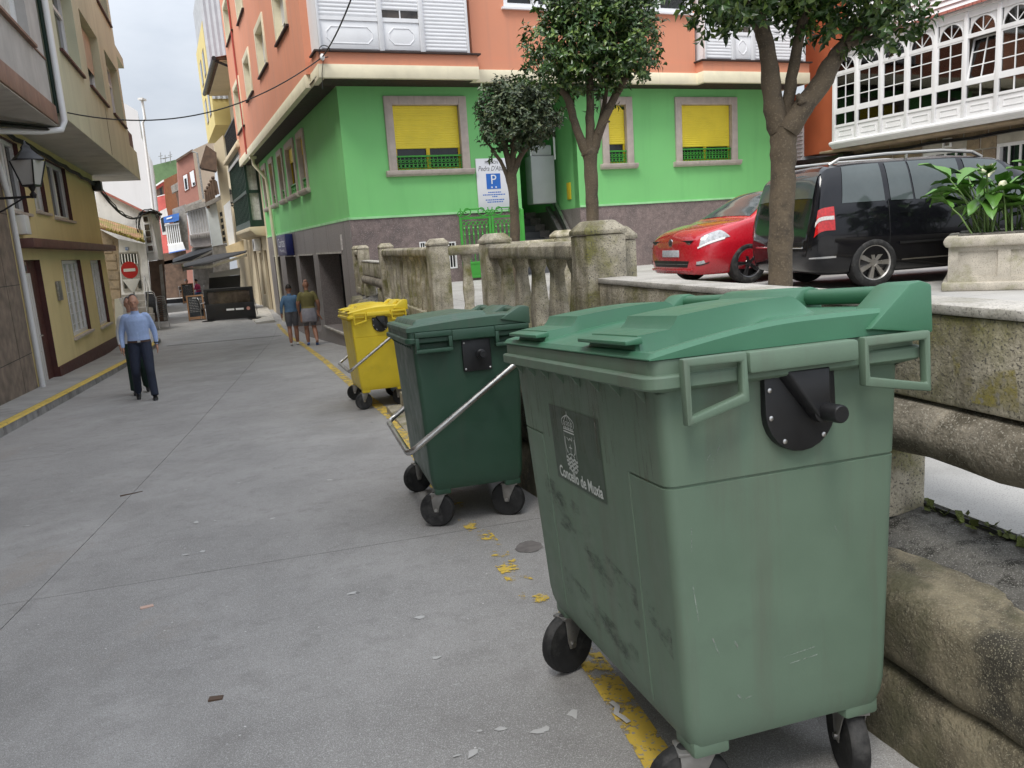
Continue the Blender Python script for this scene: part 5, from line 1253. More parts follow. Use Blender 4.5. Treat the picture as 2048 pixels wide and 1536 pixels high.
for z0, z1 in ((gz0, gz0+.25), (3.75, 3.87), (gz1-.3, gz1)):
    MB(FA).box(g0-.02, g1+.02, gn-.07, gn+.03, z0, z1).build('gallery_rail', M_dgr, ch); MB(FA).box(g0-.03, g0+.05, 0, gn-.071, z0, z1).build('gallery_side_rail', M_dgr, ch)
MB(FA).box(g0-.03, g0+.05, 0, .09, gz0+.251, gz1-.301).build('gallery_side_post', M_dgr, ch)
MB(FA).box(g0+.051, g0+.09, .09, gn-.081, gz0+.25, gz1-.3).build('gallery_side_pane', M_cur, ch)
tr = MB(FA)
for i in range(40): u = g0+(g1-g0)*(i+.5)/40; tr.box(u-.05, u+.05, gn+.03, gn+.06, gz1-.32, gz1-.2)
tr.build('gallery_valance', M_white, ch, kind='stuff')
MB(FA).box(g0-.1, g1+.1, -.05, gn+.22, gz1, gz1+.16).build('gallery_cornice', M_cre, ch, bevel=.02); MB(FA).box(g0-.05, g1+.05, -.05, gn+.12, gz1+.161, gz1+.3).build('gallery_cornice', M_cre, ch, bevel=.02)
br = MB(FA)
for i in range(30): u = g0+(g1-g0)*i/29; br.box(u-.012, u+.012, gn-.0, gn+.024, gz1+.3, gz1+1.25)
br.box(g0, g1, gn-.02, gn+.04, gz1+1.25, gz1+1.3); br.box(g0, g0+.03, .0, gn, gz1+1.25, gz1+1.3)
for i in range(6): br.box(g0, g0+.02, i*.09, i*.09+.02, gz1+.3, gz1+1.25)
br.build('balcony_railing', M_black, ch)
ev = MB(FA); ev.prism([(-.2, 8.96), (1.0, 8.92), (1.0, 8.99), (-.2, 9.2)], 16.3, 23.6, 'u'); ev.build('eave', M_wood, ch)
MB(FA).prism([(-.2, 8.9), (.85, 8.86), (.85, 8.915), (-.2, 8.955)], 16.35, 23.55, 'u').build('eave_soffit', M_cre, ch)
MB(FA).tube([(16.25, 1.05, 8.95), (23.6, 1.05, 8.95)], .09, 8).build('gutter', M_black, ch); MB(FA).tube([(16.4, 1.02, 8.9), (16.4, .3, 8.6), (16.4, .08, 8.4)], .05, 8).build('gutter_elbow', M_black, ch)
MB(FA).prism([(-8, 11.2), (-.2, 9.2), (1.0, 8.995), (-.2, 9.25), (-8, 11.3)], 16.25, 23.6, 'u').build('roof', M_tile, ch)
MB(FA).box(U0, U1, -9, -.31, -1.6, 8.9).build('core', M_cre, ch)
ac = FA.rect(505, 505, 493, 485); a_ = thing('air_conditioner', 'white air-conditioning unit below the dark green gallery', 'air conditioner', tuple(FA(17.6, .1, 1.6)))
MB(FA).box(17.3, 18.1, .03, .30, 1.5, 2.0).build('casing', M_pvc, a_, bevel=.02); MB(FA).lathe([(.2, 0), (.2, .004)], (17.7, .301, 1.75), 'y', 20).build('fan_grille', M_black, a_)
# small lantern by the gallery
lc = aty(462, 395, 42.0); LN2 = thing('street_lantern', 'small dark lantern on the cream wall beyond the green gallery', 'lantern', tuple(lc)); lantern(LN2, lc, 1.2, aty(470, 410, 42.6))
# tall yellow house with corrugated end
ty = thing('yellow_tower_house', 'tall pale yellow house with a corrugated metal end wall', 'house', tuple(FA(27, -2, -1)))
MB(FA).box(23.9, 30.5, -7, .72, 7.6, 12.3).build('yellow_block', M_ytl, ty)
cg = MB(FA); k = 60
pr_ = [(-6.5+7.2*i/k, 23.88-(.05 if i % 2 else 0)) for i in range(k+1)]
cg.add([(u, n_, z) for z in (8.8, 14.5) for n_, u in pr_], [(i, i+1, k+2+i, k+1+i) for i in range(k)]); cg.build('corrugated_wall', mat('corrugated_metal', (.52, .54, .56), .5, var=.06, bump=.05, metal=.2), ty)
MB(FA).box(23.9, 30.5, -7, .6, 12.31, 14.4).build('roof_storey', mat('grey_block', (.45, .46, .47), .8), ty)
MB(FA).box(23.7, 30.5, -7, .0, -1.6, 7.59).build('lower_block', M_cre, ty)
for z in (8.3, 10.2):
    for u in (25.2, 27.6): w = MB(FA).box(u, u+1.1, .72, .735, z, z+1.2).build('window', M_wood, ty); MB(FA).box(u+.08, u+1.02, .736, .74, z+.08, z+1.12).build('pane', M_glass, w)
# houses further along, outlines at their own distances
def house_px(label, Y, faces, name='far_house', back=5):
    x = sum(p[0] for p in faces[0][1])/len(faces[0][1]); b = aty(x, 620, Y); t = thing(name, label, 'house', (b.x, b.y, -1.0))
    for nm, pts, m, dy, th in faces: ppoly([(p[0], p[1], Y+dy+(p[2] if len(p) > 2 else 0)) for p in pts], BACK*th, nm, m, t)
    return t
house_px('dull green house with aerials at the end of the street', 72, [('wall', [(285, 336), (356, 318), (366, 560), (290, 560)], mat('dull_green', (.12, .20, .09), .85), 0, 5)])
an = MB()
for x, y in ((321, 305), (330, 310), (340, 303)): an.tube([tuple(aty(x, y, 71.8)), tuple(aty(x+1, 326, 71.8))], .03, 5); an.tube([tuple(aty(x-4, y+8, 71.8)), tuple(aty(x+4, y+6, 71.8))], .025, 5)
an.tube([tuple(aty(320, 318, 71.8)), tuple(aty(344, 313, 71.8))], .03, 5)
tag(an.build('roof_aerial', M_galv), 'thin television aerials on the far green house', 'aerial')
pk = house_px('coral pink house with a recessed balcony and brick-orange flank', 62, [('pink_front', [(307, 374), (327, 361), (337, 470), (345, 600), (322, 600)], mat('coral_paint', (.60, .13, .11), .8), 0, 2), ('orange_flank', [(327.2, 360), (357, 345, 3), (372, 600, 3), (345.2, 600)], mat('brick_orange', (.36, .135, .05), .85), 0.02, 3),
    ('balcony_recess', [(311, 381), (326, 371), (328, 388), (313, 393)], M_wood, -.04, .03), ('balcony_window', [(319, 377), (323, 375), (325, 389), (321, 391)], M_glass, -.07, .03), ('balcony_rail', [(312, 393), (329, 388.5), (329.3, 390), (312.3, 394.5)], M_white, -.3, .06),
    ('roof_edge', [(306, 373), (327, 359), (328, 362), (307, 376)], M_white, -.25, .4), ('lower_white', [(317, 424), (333, 416), (343, 468), (325, 470)], M_wst, -.03, .03), ('lower_window', [(321, 437), (327, 434), (331, 462), (325, 464)], M_glass, -.06, .03)])
rs = house_px('dusty rose house with two white shuttered windows and beige flank', 55, [('rose_front', [(354, 321), (385, 301), (399, 402), (402, 600), (372, 600)], mat('dusty_rose', (.34, .16, .125), .85, var=.06), 0, 2), ('beige_flank', [(385.2, 300), (428, 280, 4), (436, 600, 4), (402.2, 600)], mat('beige_render', (.64, .49, .35), .85, var=.05), .02, 3),
    ('window_reveal', [(364, 351), (376, 345), (379, 379), (369, 384)], mat('brick_reveal', (.25, .09, .06), .8), -.03, .02), ('window', [(366, 352), (374, 348), (377, 378), (370, 382)], M_wsh, -.06, .02), ('pane', [(368.5, 358), (372.5, 356), (375, 377), (371, 379)], M_glass, -.08, .01),
    ('window_reveal', [(377, 344), (389, 337), (393, 370), (382, 376)], MATS['brick_reveal'], -.03, .02), ('window', [(379, 345), (387, 340), (391, 370), (384, 374)], M_wsh, -.06, .02), ('pane', [(385, 366), (389, 364), (390, 369), (386, 371)], M_glass, -.08, .01),
    ('roof_edge', [(352, 319), (385, 298), (386, 302), (354, 323)], M_wood, -.2, .5), ('cornice', [(366, 412), (403, 398), (404, 403), (367, 416)], M_stn, -.5, .6)])
pd_ = MB(); pd_.tube([tuple(aty(*p)) for p in [(384, 303, 54.7), (394, 306, 54.7), (407, 398, 54.7)]], .07, 6); tag(pd_.build('drainpipe', M_galv), 'grey drainpipe on the beige flank of the rose house', 'drainpipe')
sc_ = house_px('stone dormer house with a rough porch roof behind the rose house', 58, [('porch', [(342, 372), (360, 362), (363, 378), (345, 386)], M_stn, 0, 1), ('opening', [(352, 385), (363, 381), (368, 410), (358, 414)], M_wood, .02, 1)])
bh = house_px('house with a blue balcony box above a white slatted gallery', 50, [('blue_box', [(327, 434), (349, 428), (358, 426), (358, 440), (350, 443), (328, 446)], mat('blue_paint', (.05, .16, .50), .6), -.6, .8), ('slogan_mark', [(333, 436), (344, 433), (344, 436), (333, 439)], M_white, -.64, .02),
    ('white_base', [(336, 491), (366, 486), (371, 500), (338, 507)], M_white, -.5, .6), ('blue_stripe', [(338, 505), (371, 498.5), (371.4, 500), (338.4, 507)], MATS['blue_paint'], -.56, .05), ('gallery_backing', [(330, 450), (358, 446), (367, 486), (336, 491)], M_stn, -.1, .3), ('lower_wall', [(325, 507), (372, 501), (376, 600), (330, 600)], M_wood, .3, 1), ('upper_wall', [(345, 418), (372, 408), (378, 500), (352, 500)], M_stn, .2, 1)])
for i in range(7): ppoly(fq([(331+i*4, 450-i*.6), (332.8+i*4, 450-i*.6), (337.8+i*4.2, 490-i*.7), (336+i*4.2, 490-i*.7)], 49.6), BACK*.1, 'slat', M_white, bh)
for y in (448, 487): ppoly(fq([(329+(y-448)*.15, y+1), (358+(y-448)*.2, y-3), (358+(y-448)*.2, y), (329+(y-448)*.15, y+4)], 49.55), BACK*.15, 'gallery_rail', M_white, bh)
og = house_px('ornate white gallery house with corbelled stone balcony', 46, [('cornice', [(368, 414), (412, 402), (414, 412), (371, 424)], M_stn, -.9, 1.2), ('gallery', [(374, 424), (414, 413), (421, 464), (381, 470)], M_gal, -.6, 1), ('balcony', [(379, 470), (422, 464), (425, 486), (420, 492), (388, 495), (382, 490)], mat('grey_pink_stone', (.42, .38, .36), .9, var=.15), -.9, 1.2), ('lower_wall', [(384, 496), (424, 490), (430, 600), (390, 600)], M_stn, .0, 1)])
for i in range(7): ppoly(fq([(376+i*5.4, 425-i*1.4), (377+i*5.4, 425-i*1.4), (383.5+i*5.4, 468-i*.9), (382.5+i*5.4, 468-i*.9)], 45.3), BACK*.05, 'gallery_post', M_stn, og)
for i in range(9): ppoly(fq([(380+i*4.5, 472-i*.6), (383+i*4.5, 471.6-i*.6), (382.5+i*4.5, 480-i*.6), (381+i*4.5, 480-i*.6)], 44.95), BACK*.12, 'corbel', M_stn, og)
wh = house_px('white rendered house with a column of small paned windows and stone base', 41, [('white_front', [(413, 412), (432, 404), (446, 488), (426, 493)], mat('bluish_white', (.62, .66, .66), .8, var=.04), 0, 1), ('white_side', [(432.2, 404), (446, 396, 3), (458, 485, 3), (446.2, 488)], M_wst, .02, 1), ('stone_base', [(426, 493), (458, 486), (462, 600), (432, 600)], M_stn, .03, 1), ('eave', [(411, 405), (432, 395), (446, 388), (446, 396), (432, 404), (413, 413)], M_stn, -.3, .5)])
for i in range(5): ppoly(fq([(439+i*1.6, 425+i*12.5), (444+i*1.6, 423.5+i*12.5), (445.2+i*1.6, 432+i*12.5), (440.2+i*1.6, 433.5+i*12.5)], 40.95), BACK*.04, 'pane', M_glass, wh)
bl = thing('roof_balustrade', 'rust brown roof balustrade with ball posts on the white house', 'balustrade', tuple(aty(425, 400, 40.8)))
for i in range(5):
    x, y = 412+i*3.6, 386-i*6.5; p = aty(x, y, 40.8); MB().lathe([(.09, -.75), (.09, 0), (.05, .02), (.1, .1), (.07, .17)], tuple(p), 'z', 8).build('post', M_wood, bl)
for k in range(3): MB().tube([tuple(aty(411, 394+k*6, 40.8)), tuple(aty(431, 360+k*8, 40.8))], .035, 6).build('rail', M_wood, bl)
ppoly(fq([(429, 362), (434, 362), (439, 388), (434, 389)], 40.6), BACK*.08, 'end_frame', M_wood, bl)
ce = house_px('cream house with brown boxed eaves and a tall white shutter panel', 38.5, [('eave', [(412, 290), (400, 331), (404, 336), (434, 342), (433, 305)], M_wood, -.8, .8), ('wall', [(428, 288), (446, 270), (472, 500), (458, 505)], M_cre, 0, .5), ('white_panel', [(447, 412), (460, 400), (470, 488), (458, 493)], M_white, -.05, .04), ('lower_band', [(452, 493), (487, 480), (489, 512), (456, 515)], mat('cream_boards', (.60, .47, .27), .8), -.4, .4)])
# ------------------------------------------------------------------ cafe terrace
M_awn = mat('black_awning', (.02, .02, .022), .75, var=.15, bump=.1)
def awning(label, pts, Y, dz=.03):
    t = thing('awning', label, 'awning', tuple(aty(pts[0][0], pts[0][1], Y)))
    ppoly([(x, y, Y+d) for x, y, d in pts], (0, .0, .05), 'fabric', M_awn, t)
    return t
aw = awning('black awning with silver front bar stretched over the cafe terrace', [(365, 537, 0), (420, 527, 0), (491, 506, 0), (494, 503, 2), (425, 512, 3), (366, 530, 3)], 33)
ppoly([(364, 536, 32.9), (420, 531, 32.9), (492, 508, 32.9), (493, 513, 32.9), (421, 536, 32.9), (367, 541, 32.9)], (0, .1, 0), 'front_bar', M_steel, aw)
ppoly([(362, 528, 32.9), (366, 530, 35), (370, 541, 32.9), (366, 543, 32.9)], (0, .1, 0), 'end_cap', M_steel, aw)
aw2 = awning('black awning with pale front bar further along the terrace', [(345, 527, 0), (385, 521, 0), (424, 501, 0), (425, 496, 3), (395, 500, 4), (347, 519, 4)], 42)
ppoly([(344, 526, 41.9), (383, 521, 41.9), (424, 500, 41.9), (424, 503, 41.9), (384, 525, 41.9), (345, 529, 41.9)], (0, .1, 0), 'front_bar', M_steel, aw2)
aw3 = awning('low black awning edge on the left of the far terrace', [(322, 526, 0), (345, 521, 0), (346, 526, 0), (323, 530, 0)], 40)
YB = 30.3
bp0, bp1 = aty(414, 632, YB), aty(510, 617, YB)
bg0 = G(bp0.x, bp0.y)
FBR = Fr(bp0, math.degrees(math.atan2(bp1.x-bp0.x, bp1.y-bp0.y)), right=True); BLn = (Vector((bp1.x, bp1.y, 0))-Vector((bp0.x, bp0.y, 0))).length
wsn = thing('windbreak', 'black cafe windbreak panel with a clear upper strip and white print', 'windbreak', tuple(FBR(BLn/2, 0, bg0)))
MB(FBR).box(0, BLn, -.03, .03, bg0+.02, bg0+.62).build('lower_panel', M_black, wsn, bevel=.005)
MB(FBR).frame(0, BLn, bg0+.621, bg0+1.22, .12, -.03, .03, wb=.02).build('upper_frame', M_black, wsn, bevel=.005)
MB(FBR).box(.12, BLn-.12, -.008, .008, bg0+.641, bg0+1.10).build('clear_strip', M_glassw, wsn)
for k in range(2): MB(FBR).box(BLn*.42+k*.36, BLn*.42+k*.36+.30, .031, .034, bg0+.36, bg0+.43).build('print', M_white, wsn)
MB(FBR).lathe([(.07, .031), (.07, .034)], (BLn*.42+.84, 0, bg0+.40), 'y', 16).build('print_disc', mat('terracotta_print', (.5, .25, .2), .6), wsn)
for u in (.05, BLn-.05): MB(FBR).box(u-.2, u+.2, -.2, .2, bg0, bg0+.02).build('foot', M_black, wsn)
# further panels of the terrace
for (x0, y0, x1, y1, Y, lab) in ((418, 541, 480, 556, 33.5, 'second black terrace panel behind the windbreak with a pale glazed strip'), (327, 575, 366, 600, 44, 'black terrace barrier on the far left of the cafe')):
    a, b = aty(x0, y1, Y), aty(x1, y1-(x1-x0)*.07, Y); t = thing('windbreak', lab, 'windbreak', (a.x, a.y, G(a.x, a.y)))
    g = G(a.x, a.y); ppoly([(x0, y1, Y), (x1, y1-(x1-x0)*.10, Y), (x1, y1+45, Y), (x0, y1+47, Y)], (0, .05, 0), 'panel', M_black, t)
    if Y < 40:
        ppoly([(x0, y0+6, Y), (x1, y0-6, Y), (x1, y1-6.5, Y), (x0, y1-.3, Y)], (0, .03, 0), 'clear_strip', M_milk, t)
def chalkboard(label, x, ytop, ybot, Y, w=.62):
    b = aty(x, ybot, Y); g = G(b.x, b.y); h = (ybot-ytop)/F*Y*1.0
    t = thing('chalkboard_sign', label, 'chalkboard', (b.x, b.y, g), rot=(0, 0, rad(20)))
    M_cb = mat('chalkboard', (.03, .035, .04), .8, var=.2, vs_=12, bump=0); M_pine = mat('pine', (.36, .19, .09), .6, var=.15, bump=.1)
    for sg, nm in ((1, 'front'), (-1, 'rear')):
        f = lambda a, bb, c: Vector((a, sg*(-.22*(1-c/h))-sg*.01+bb*sg*-1, c))
        fr_ = MB(f); fr_.frame(-w/2, w/2, .04, h, .055, -.012, .012, wb=.10, wt=.05); fr_.box(-w/2, -w/2+.055, -.012, .012, 0, .04); fr_.box(w/2-.055, w/2, -.012, .012, 0, .04)
        fr_ = fr_.build(nm+'_frame', M_pine, t)
        bd_ = MB(f).box(-w/2+.055, w/2-.055, -.006, .004, .14, h-.05).build(nm+'_board', M_cb, t)
        if sg > 0:
            r7 = random.Random(int(x)); z = h-.14
            MB(f).box(-.09, .06, .005, .007, h-.12, h-.085).build('chalk_mark', M_milk, bd_)
            ck = MB(f)
            while z > .3:
                a0 = -w/2+.09
                while a0 < w/2-.12: l = r7.uniform(.03, .09); ck.box(a0, a0+l, .005, .0065, z, z+.014); a0 += l+.02
                z -= .062
            ck.build('chalk_lines', M_milk, bd_, kind='stuff')
chalkboard('wooden A-frame chalkboard menu standing before the windbreak', 395, 588, 637, 31)
chalkboard('smaller chalkboard menu set further up beside the seated diner', 378, 559, 598, 43)
# aluminium terrace chairs
def chair_mesh(t):
    M_al = M_steel; s = .22
    for x in (-s, s):
        MB().tube([(x, -.24, 0), (x, -.22, .30), (x*.98, -.18, .62), (x*.98, .0, .66), (x*.98, .20, .64), (x, .24, .45), (x, .27, 0)], .013, 8).build('leg_frame', M_al, t)
    MB().tube([(-s, .20, .44), (-s*.98, .27, .80), (-s*.7, .29, .86), (s*.7, .29, .86), (s*.98, .27, .80), (s, .20, .44)], .013, 8).build('back_frame', M_al, t)
    se = MB()
    for i in range(8): y = -.20+i*.056; se.box(-s+.005, s-.005, y, y+.046, .425, .435)
    se.build('seat', mat('black_weave', (.02, .02, .024), .6, var=.2, vs_=60, bump=.2), t, kind='stuff')
    b = MB()
    for i in range(6): z = .52+i*.055; y = .235+.1*(z-.5); b.box(-s*.95, s*.95, y, y+.008, z, z+.045)
    b.build('backrest', MATS['black_weave'], t, kind='stuff')
ch0 = thing('terrace_chair', 'aluminium and black chair in the stack beside the old cottage', 'chair', (0, 0, 0), rot=(0, 0, 0), group='chairs stacked by the cottage')
chair_mesh(ch0)
sp_ = aty(318, 637, 29.0); sg_ = G(sp_.x, sp_.y)
for k in range(8):
    c_ = ch0 if k == 0 else copy_tree(ch0); c_.location = (sp_.x+.012*k, sp_.y-.03*k, sg_+.075*k); c_.rotation_euler = (0, 0, rad(160))
    c_['label'] = 'bottom chair of the aluminium stack, its feet on the street by the cottage' if k == 0 else ('topmost chair of the aluminium stack beside the old cottage' if k == 7 else 'aluminium and black chair within the stack beside the old cottage')
for lab, x, y, Y, rz in (('lone aluminium chair on the ramp beside the windbreak', 499, 614, 30.6, 100), ('aluminium chair behind the chalkboard menu', 405, 622, 31.5, 200), ('aluminium chair turned sideways by the chalkboard menu', 414, 630, 31.0, 120)):
    p = aty(x, y, Y); c_ = copy_tree(ch0); c_['label'] = lab; c_['group'] = 'chairs set out on the terrace'; c_.location = (p.x, p.y, G(p.x, p.y)+(.1 if x > 490 else 0)); c_.rotation_euler = (0, 0, rad(rz))
# ramp at the door
rp0 = [gnd(485, 623), gnd(512, 648), gnd(550, 645), gnd(535, 617)]
mb = MB(); mb.hexa([(p.x, p.y, G(p.x, p.y)-.1) for p in rp0]+[(p.x, p.y, G(p.x, p.y)+(.10 if i in (2, 3) else .06)) for i, p in enumerate(rp0)])
tag(mb.build('entrance_ramp', M_gtop, bevel=.01), 'pale stone entrance ramp in front of the cream doorway', 'ramp')
# no-entry sign
ne = aty(262, 545, 27.2); ng = G(ne.x, ne.y)
NE = thing('no_entry_sign', 'round red no-entry sign on a grey pole before the cottage door', 'sign', (ne.x, ne.y, ng))
top = aty(259, 540, 27.2)
MB().tube([(top.x, top.y+.05, ng), (top.x, top.y+.05, top.z+.2)], .03, 10).build('pole', M_galv, NE)
dk = MB().lathe([(.285, 0), (.285, .02)], (top.x, top.y, top.z), 'y', 40).build('disc', mat('sign_red', (.50, .012, .02), .35, var=.05, bump=0), NE)
MB().box(top.x-.20, top.x+.20, top.y-.006, top.y-.002, top.z-.05, top.z+.05).build('white_bar', M_white, dk)
sp2 = aty(264, 570, 27.2); tp = thing('sign_plate', 'white inverted triangular sign back fixed low on the no-entry pole', 'sign', tuple(sp2))
MB().prism([(sp2.x-.30, sp2.z+.20), (sp2.x+.30, sp2.z+.20), (sp2.x+.03, sp2.z-.25), (sp2.x-.03, sp2.z-.25)], sp2.y+.0, sp2.y+.02).build('plate', M_white, tp, bevel=.004)
# parked white car edge behind the walking man
wb_ = aty(232, 655, 26.5); mb = MB(); r8 = ppoly([(229, 598, 26.0), (237, 597, 26.0), (247, 618, 26.0), (245, 650, 26.0), (231, 655, 26.0)], (0, .5, 0), 'menu_stand', M_white, None); tag(r8, 'white leaning board beside the cottage steps', 'board')
# ------------------------------------------------------------------ trees and the planter
M_bark = mat('smooth_bark', (.105, .08, .052), .9, var=.22, vs_=5, bump=.6, bs=35, col2=(.055, .043, .03), c2s=6, c2lo=.5, c2hi=.65, speck=(.14, .11, .072), speck_s=60, bd=.012)
def leafmat(name, c1, c2, c3, rough=.35):
    m = bpy.data.materials.new(name); m.use_nodes = True; t = m.node_tree; b = t.nodes['Principled BSDF']; MATS[name] = m
    g = t.nodes.new('ShaderNodeNewGeometry'); r = t.nodes.new('ShaderNodeValToRGB'); r.color_ramp.elements[0].color = (*c1, 1); r.color_ramp.elements[1].color = (*c3, 1)
    e = r.color_ramp.elements.new(.6); e.color = (*c2, 1); t.links.new(g.outputs['Random Per Island'], r.inputs[0]); t.links.new(r.outputs[0], b.inputs['Base Color'])
    b.inputs['Roughness'].default_value = rough; b.inputs['Specular IOR Level'].default_value = .5
    b.inputs['Transmission Weight'].default_value = 0; return m
M_lf = leafmat('laurel_leaf', (.020, .050, .010), (.038, .088, .017), (.15, .22, .045))
M_lf2 = leafmat('dull_leaf', (.022, .042, .016), (.04, .068, .026), (.10, .12, .045), .5)
def leaf_faces(mb, p, d, up, L, Wd):
    d = d.normalized(); s = d.cross(up)
    if s.length < 1e-3: s = d.cross(Vector((1, 0, 0)))
    s.normalize(); n = s.cross(d)
    a = p; b = p+d*L*.45+n*.06*L; c = p+d*L-n*.10*L
    k = len(mb.v)
    mb.v += [a, b+s*Wd*.5+n*.10*L, b, b-s*Wd*.5+n*.10*L, c]
    mb.f += [(k, k+1, k+2), (k, k+2, k+3), (k+1, k+4, k+2), (k+2, k+4, k+3)]
def tree(label, trunk, limbs, lobes, leafm, L, seed, dens, parent_y, rb):
    b0 = Vector(trunk[0]); t = thing('street_tree', label, 'tree', (b0.x, b0.y, PZ)); r = random.Random(seed)
    wob = lambda P, a: [tuple(Vector(p)+Vector((r.uniform(-a, a), r.uniform(-a, a), 0))) for p in P]
    def dense(P, R_, n=4):
        out = []; rr = []
        P = [Vector(p) for p in P]
        for i in range(len(P)-1):
            p0, p1, p2, p3 = P[max(0, i-1)], P[i], P[i+1], P[min(len(P)-1, i+2)]
            for k in range(n):
                s = k/n; q = .5*((2*p1)+(p2-p0)*s+(2*p0-5*p1+4*p2-p3)*s*s+(3*p1-p0-3*p2+p3)*s**3)
                out.append(tuple(q+Vector((r.uniform(-1, 1), r.uniform(-1, 1), 0))*.006)); rr.append((R_[i]+(R_[i+1]-R_[i])*s)*(1+r.uniform(-.05, .07)))
        out.append(tuple(P[-1])); rr.append(R_[-1]); return out, rr
    P, R_ = dense(trunk, rb); tb = MB().tube(P, R_, 14)
    tk = tb.build('trunk', M_bark, t)
    for P, R_ in limbs:
        a, b = dense(P, R_); MB().tube(a, b, 10).build('limb', M_bark, tk)
    fo = MB(); tw = MB(); fo.v = []; 
    for (c, rx, ry, rz) in lobes:
        c = Vector(c); n = int(dens*rx*ry*rz)
        for _ in range(n):                       # sprigs: a short twig with leaves round it, mostly near the skin of the lobe
            while True:
                v = Vector((r.uniform(-1, 1), r.uniform(-1, 1), r.uniform(-1, 1)))
                if v.length <= 1 and r.random() < .18+.82*v.length**2.2: break
            lump = 1+.16*mnoise.noise(v*2.3+Vector((seed, 0, 0)))
            p = c+Vector((v.x*rx, v.y*ry, v.z*rz))*lump
            out = Vector((v.x/rx, v.y/ry, v.z/rz)).normalized()*.9+Vector((r.gauss(0, .35), r.gauss(0, .35), .55)); out.normalize()
            l = L*r.uniform(1.0, 1.9)
            for k in range(r.randint(5, 8)):
                q = p+out*l*k/7; a = k*2.4+r.random(); side = out.orthogonal().normalized(); side.rotate(Matrix.Rotation(a, 3, out))
                d = side*.9+out*r.uniform(.25, .9)+Vector((0, 0, -.25)); leaf_faces(fo, q, d, out, L*r.uniform(.7, 1.15), L*r.uniform(.40, .54))
    f = fo.build('foliage', leafm, t, flat=True, merge=False, kind='stuff')
    for p in f.data.polygons: p.use_smooth = False
    return t
def pt(L_, Y): return [aty(x, y, Y+(d[0] if d else 0)) for x, y, *d in L_]
YA, YB_, YCt = 13.2, 11.6, 7.4
def base(x, Y): b = aty(x, 560, Y); return Vector((b.x, b.y, PZ-.05))
# small tree by the gate
tr0 = [base(1032, YA)]+pt([(1031, 480), (1027, 400), (1022, 345)], YA)
tree('small sparse evergreen tree before the green gate', tr0, [
    (pt([(1022, 350), (1012, 300), (1000, 270), (995, 235)], YA), [.06, .05, .035, .02]), (pt([(1022, 345), (1028, 290), (1030, 240)], YA), [.06, .045, .02]),
    (pt([(1026, 350), (1042, 310), (1062, 285), (1075, 255)], YA), [.055, .045, .03, .015]), (pt([(1020, 372), (1005, 330), (985, 300), (974, 285)], YA), [.035, .03, .022, .012])],
    [(aty(1030, 245, YA), .52, .5, .42), (aty(1065, 230, YA), .40, .42, .42), (aty(1005, 215, YA), .34, .38, .40), (aty(985, 290, YA+.0), .16, .2, .20), (aty(1045, 195, YA), .45, .42, .28)], M_lf2, .095, 4, 3000, YA, [.085, .078, .072, .085])
# full-crowned tree
tr1 = [base(1187, YB_)]+pt([(1186, 455), (1184, 390), (1180, 320), (1178, 305)], YB_)
tree('round-crowned evergreen tree with three pale limbs before the stair recess', tr1, [
    (pt([(1174, 310), (1160, 275), (1146, 235), (1135, 195), (1112, 172)], YB_), [.075, .062, .055, .055, .03]), (pt([(1181, 308), (1180, 250), (1180, 190), (1182, 130)], YB_), [.075, .062, .055, .03]),
    (pt([(1186, 305), (1196, 270), (1216, 220), (1245, 165), (1265, 130)], YB_), [.08, .07, .058, .05, .025]), (pt([(1190, 290), (1200, 250), (1210, 200), (1215, 150)], YB_+.1), [.05, .04, .03, .02]), (pt([(1196, 268), (1210, 246), (1220, 243)], YB_-.05), [.03, .02, .012]), (pt([(1140, 205), (1126, 180), (1115, 150)], YB_), [.05, .035, .02])],
    [(aty(1185, 60, YB_), .62, .60, .55), (aty(1115, 105, YB_), .46, .48, .46), (aty(1245, 75, YB_), .48, .5, .5), (aty(1180, 135, YB_), .55, .5, .30), (aty(1255, 125, YB_-.1), .40, .42, .28), (aty(1150, -10, YB_), .5, .5, .4), (aty(1240, 10, YB_), .48, .5, .4), (aty(1100, 150, YB_), .36, .4, .24), (aty(1205, 195, YB_+.1), .2, .25, .14)], M_lf, .10, 8, 2100, YB_, [.098, .092, .088, .10, .11])
# near tree rising out of the picture
tr2 = [base(1558, YCt)]+pt([(1560, 520), (1563, 430), (1566, 340), (1567, 280), (1566, 250)], YCt)
tree('near tree with thick forked trunk behind the stone parapet', tr2, [
    (pt([(1558, 262), (1545, 200), (1540, 140), (1530, 80), (1512, 25), (1490, -30)], YCt), [.095, .09, .078, .07, .06, .045]), (pt([(1572, 235), (1578, 190), (1590, 120), (1603, 50), (1622, -20)], YCt+.05), [.06, .055, .05, .045, .035]),
    (pt([(1575, 262), (1605, 215), (1640, 170), (1668, 120), (1695, 85), (1745, 40), (1790, -10)], YCt-.05), [.10, .092, .085, .075, .062, .045, .03]), (pt([(1690, 92), (1725, 80), (1770, 70), (1800, 50)], YCt-.1), [.035, .028, .02, .012]), (pt([(1532, 85), (1500, 40), (1460, 10)], YCt), [.04, .03, .02]), (pt([(1606, 210), (1600, 196), (1596, 190)], YCt-.12), [.04, .03, .02])],
    [(aty(1440, -25, YCt), .46, .5, .30), (aty(1560, -60, YCt), .55, .55, .36), (aty(1700, -5, YCt), .50, .5, .32), (aty(1770, 15, YCt-.1), .33, .4, .30), (aty(1600, -130, YCt), .9, .8, .5), (aty(1500, 0, YCt), .36, .4, .24), (aty(1640, 0, YCt+.1), .36, .4, .22), (aty(1780, 60, YCt-.1), .20, .25, .12), (aty(1720, 75, YCt-.1), .16, .2, .08)], M_lf, .105, 15, 1900, YCt, [.115, .108, .105, .108, .118, .12])
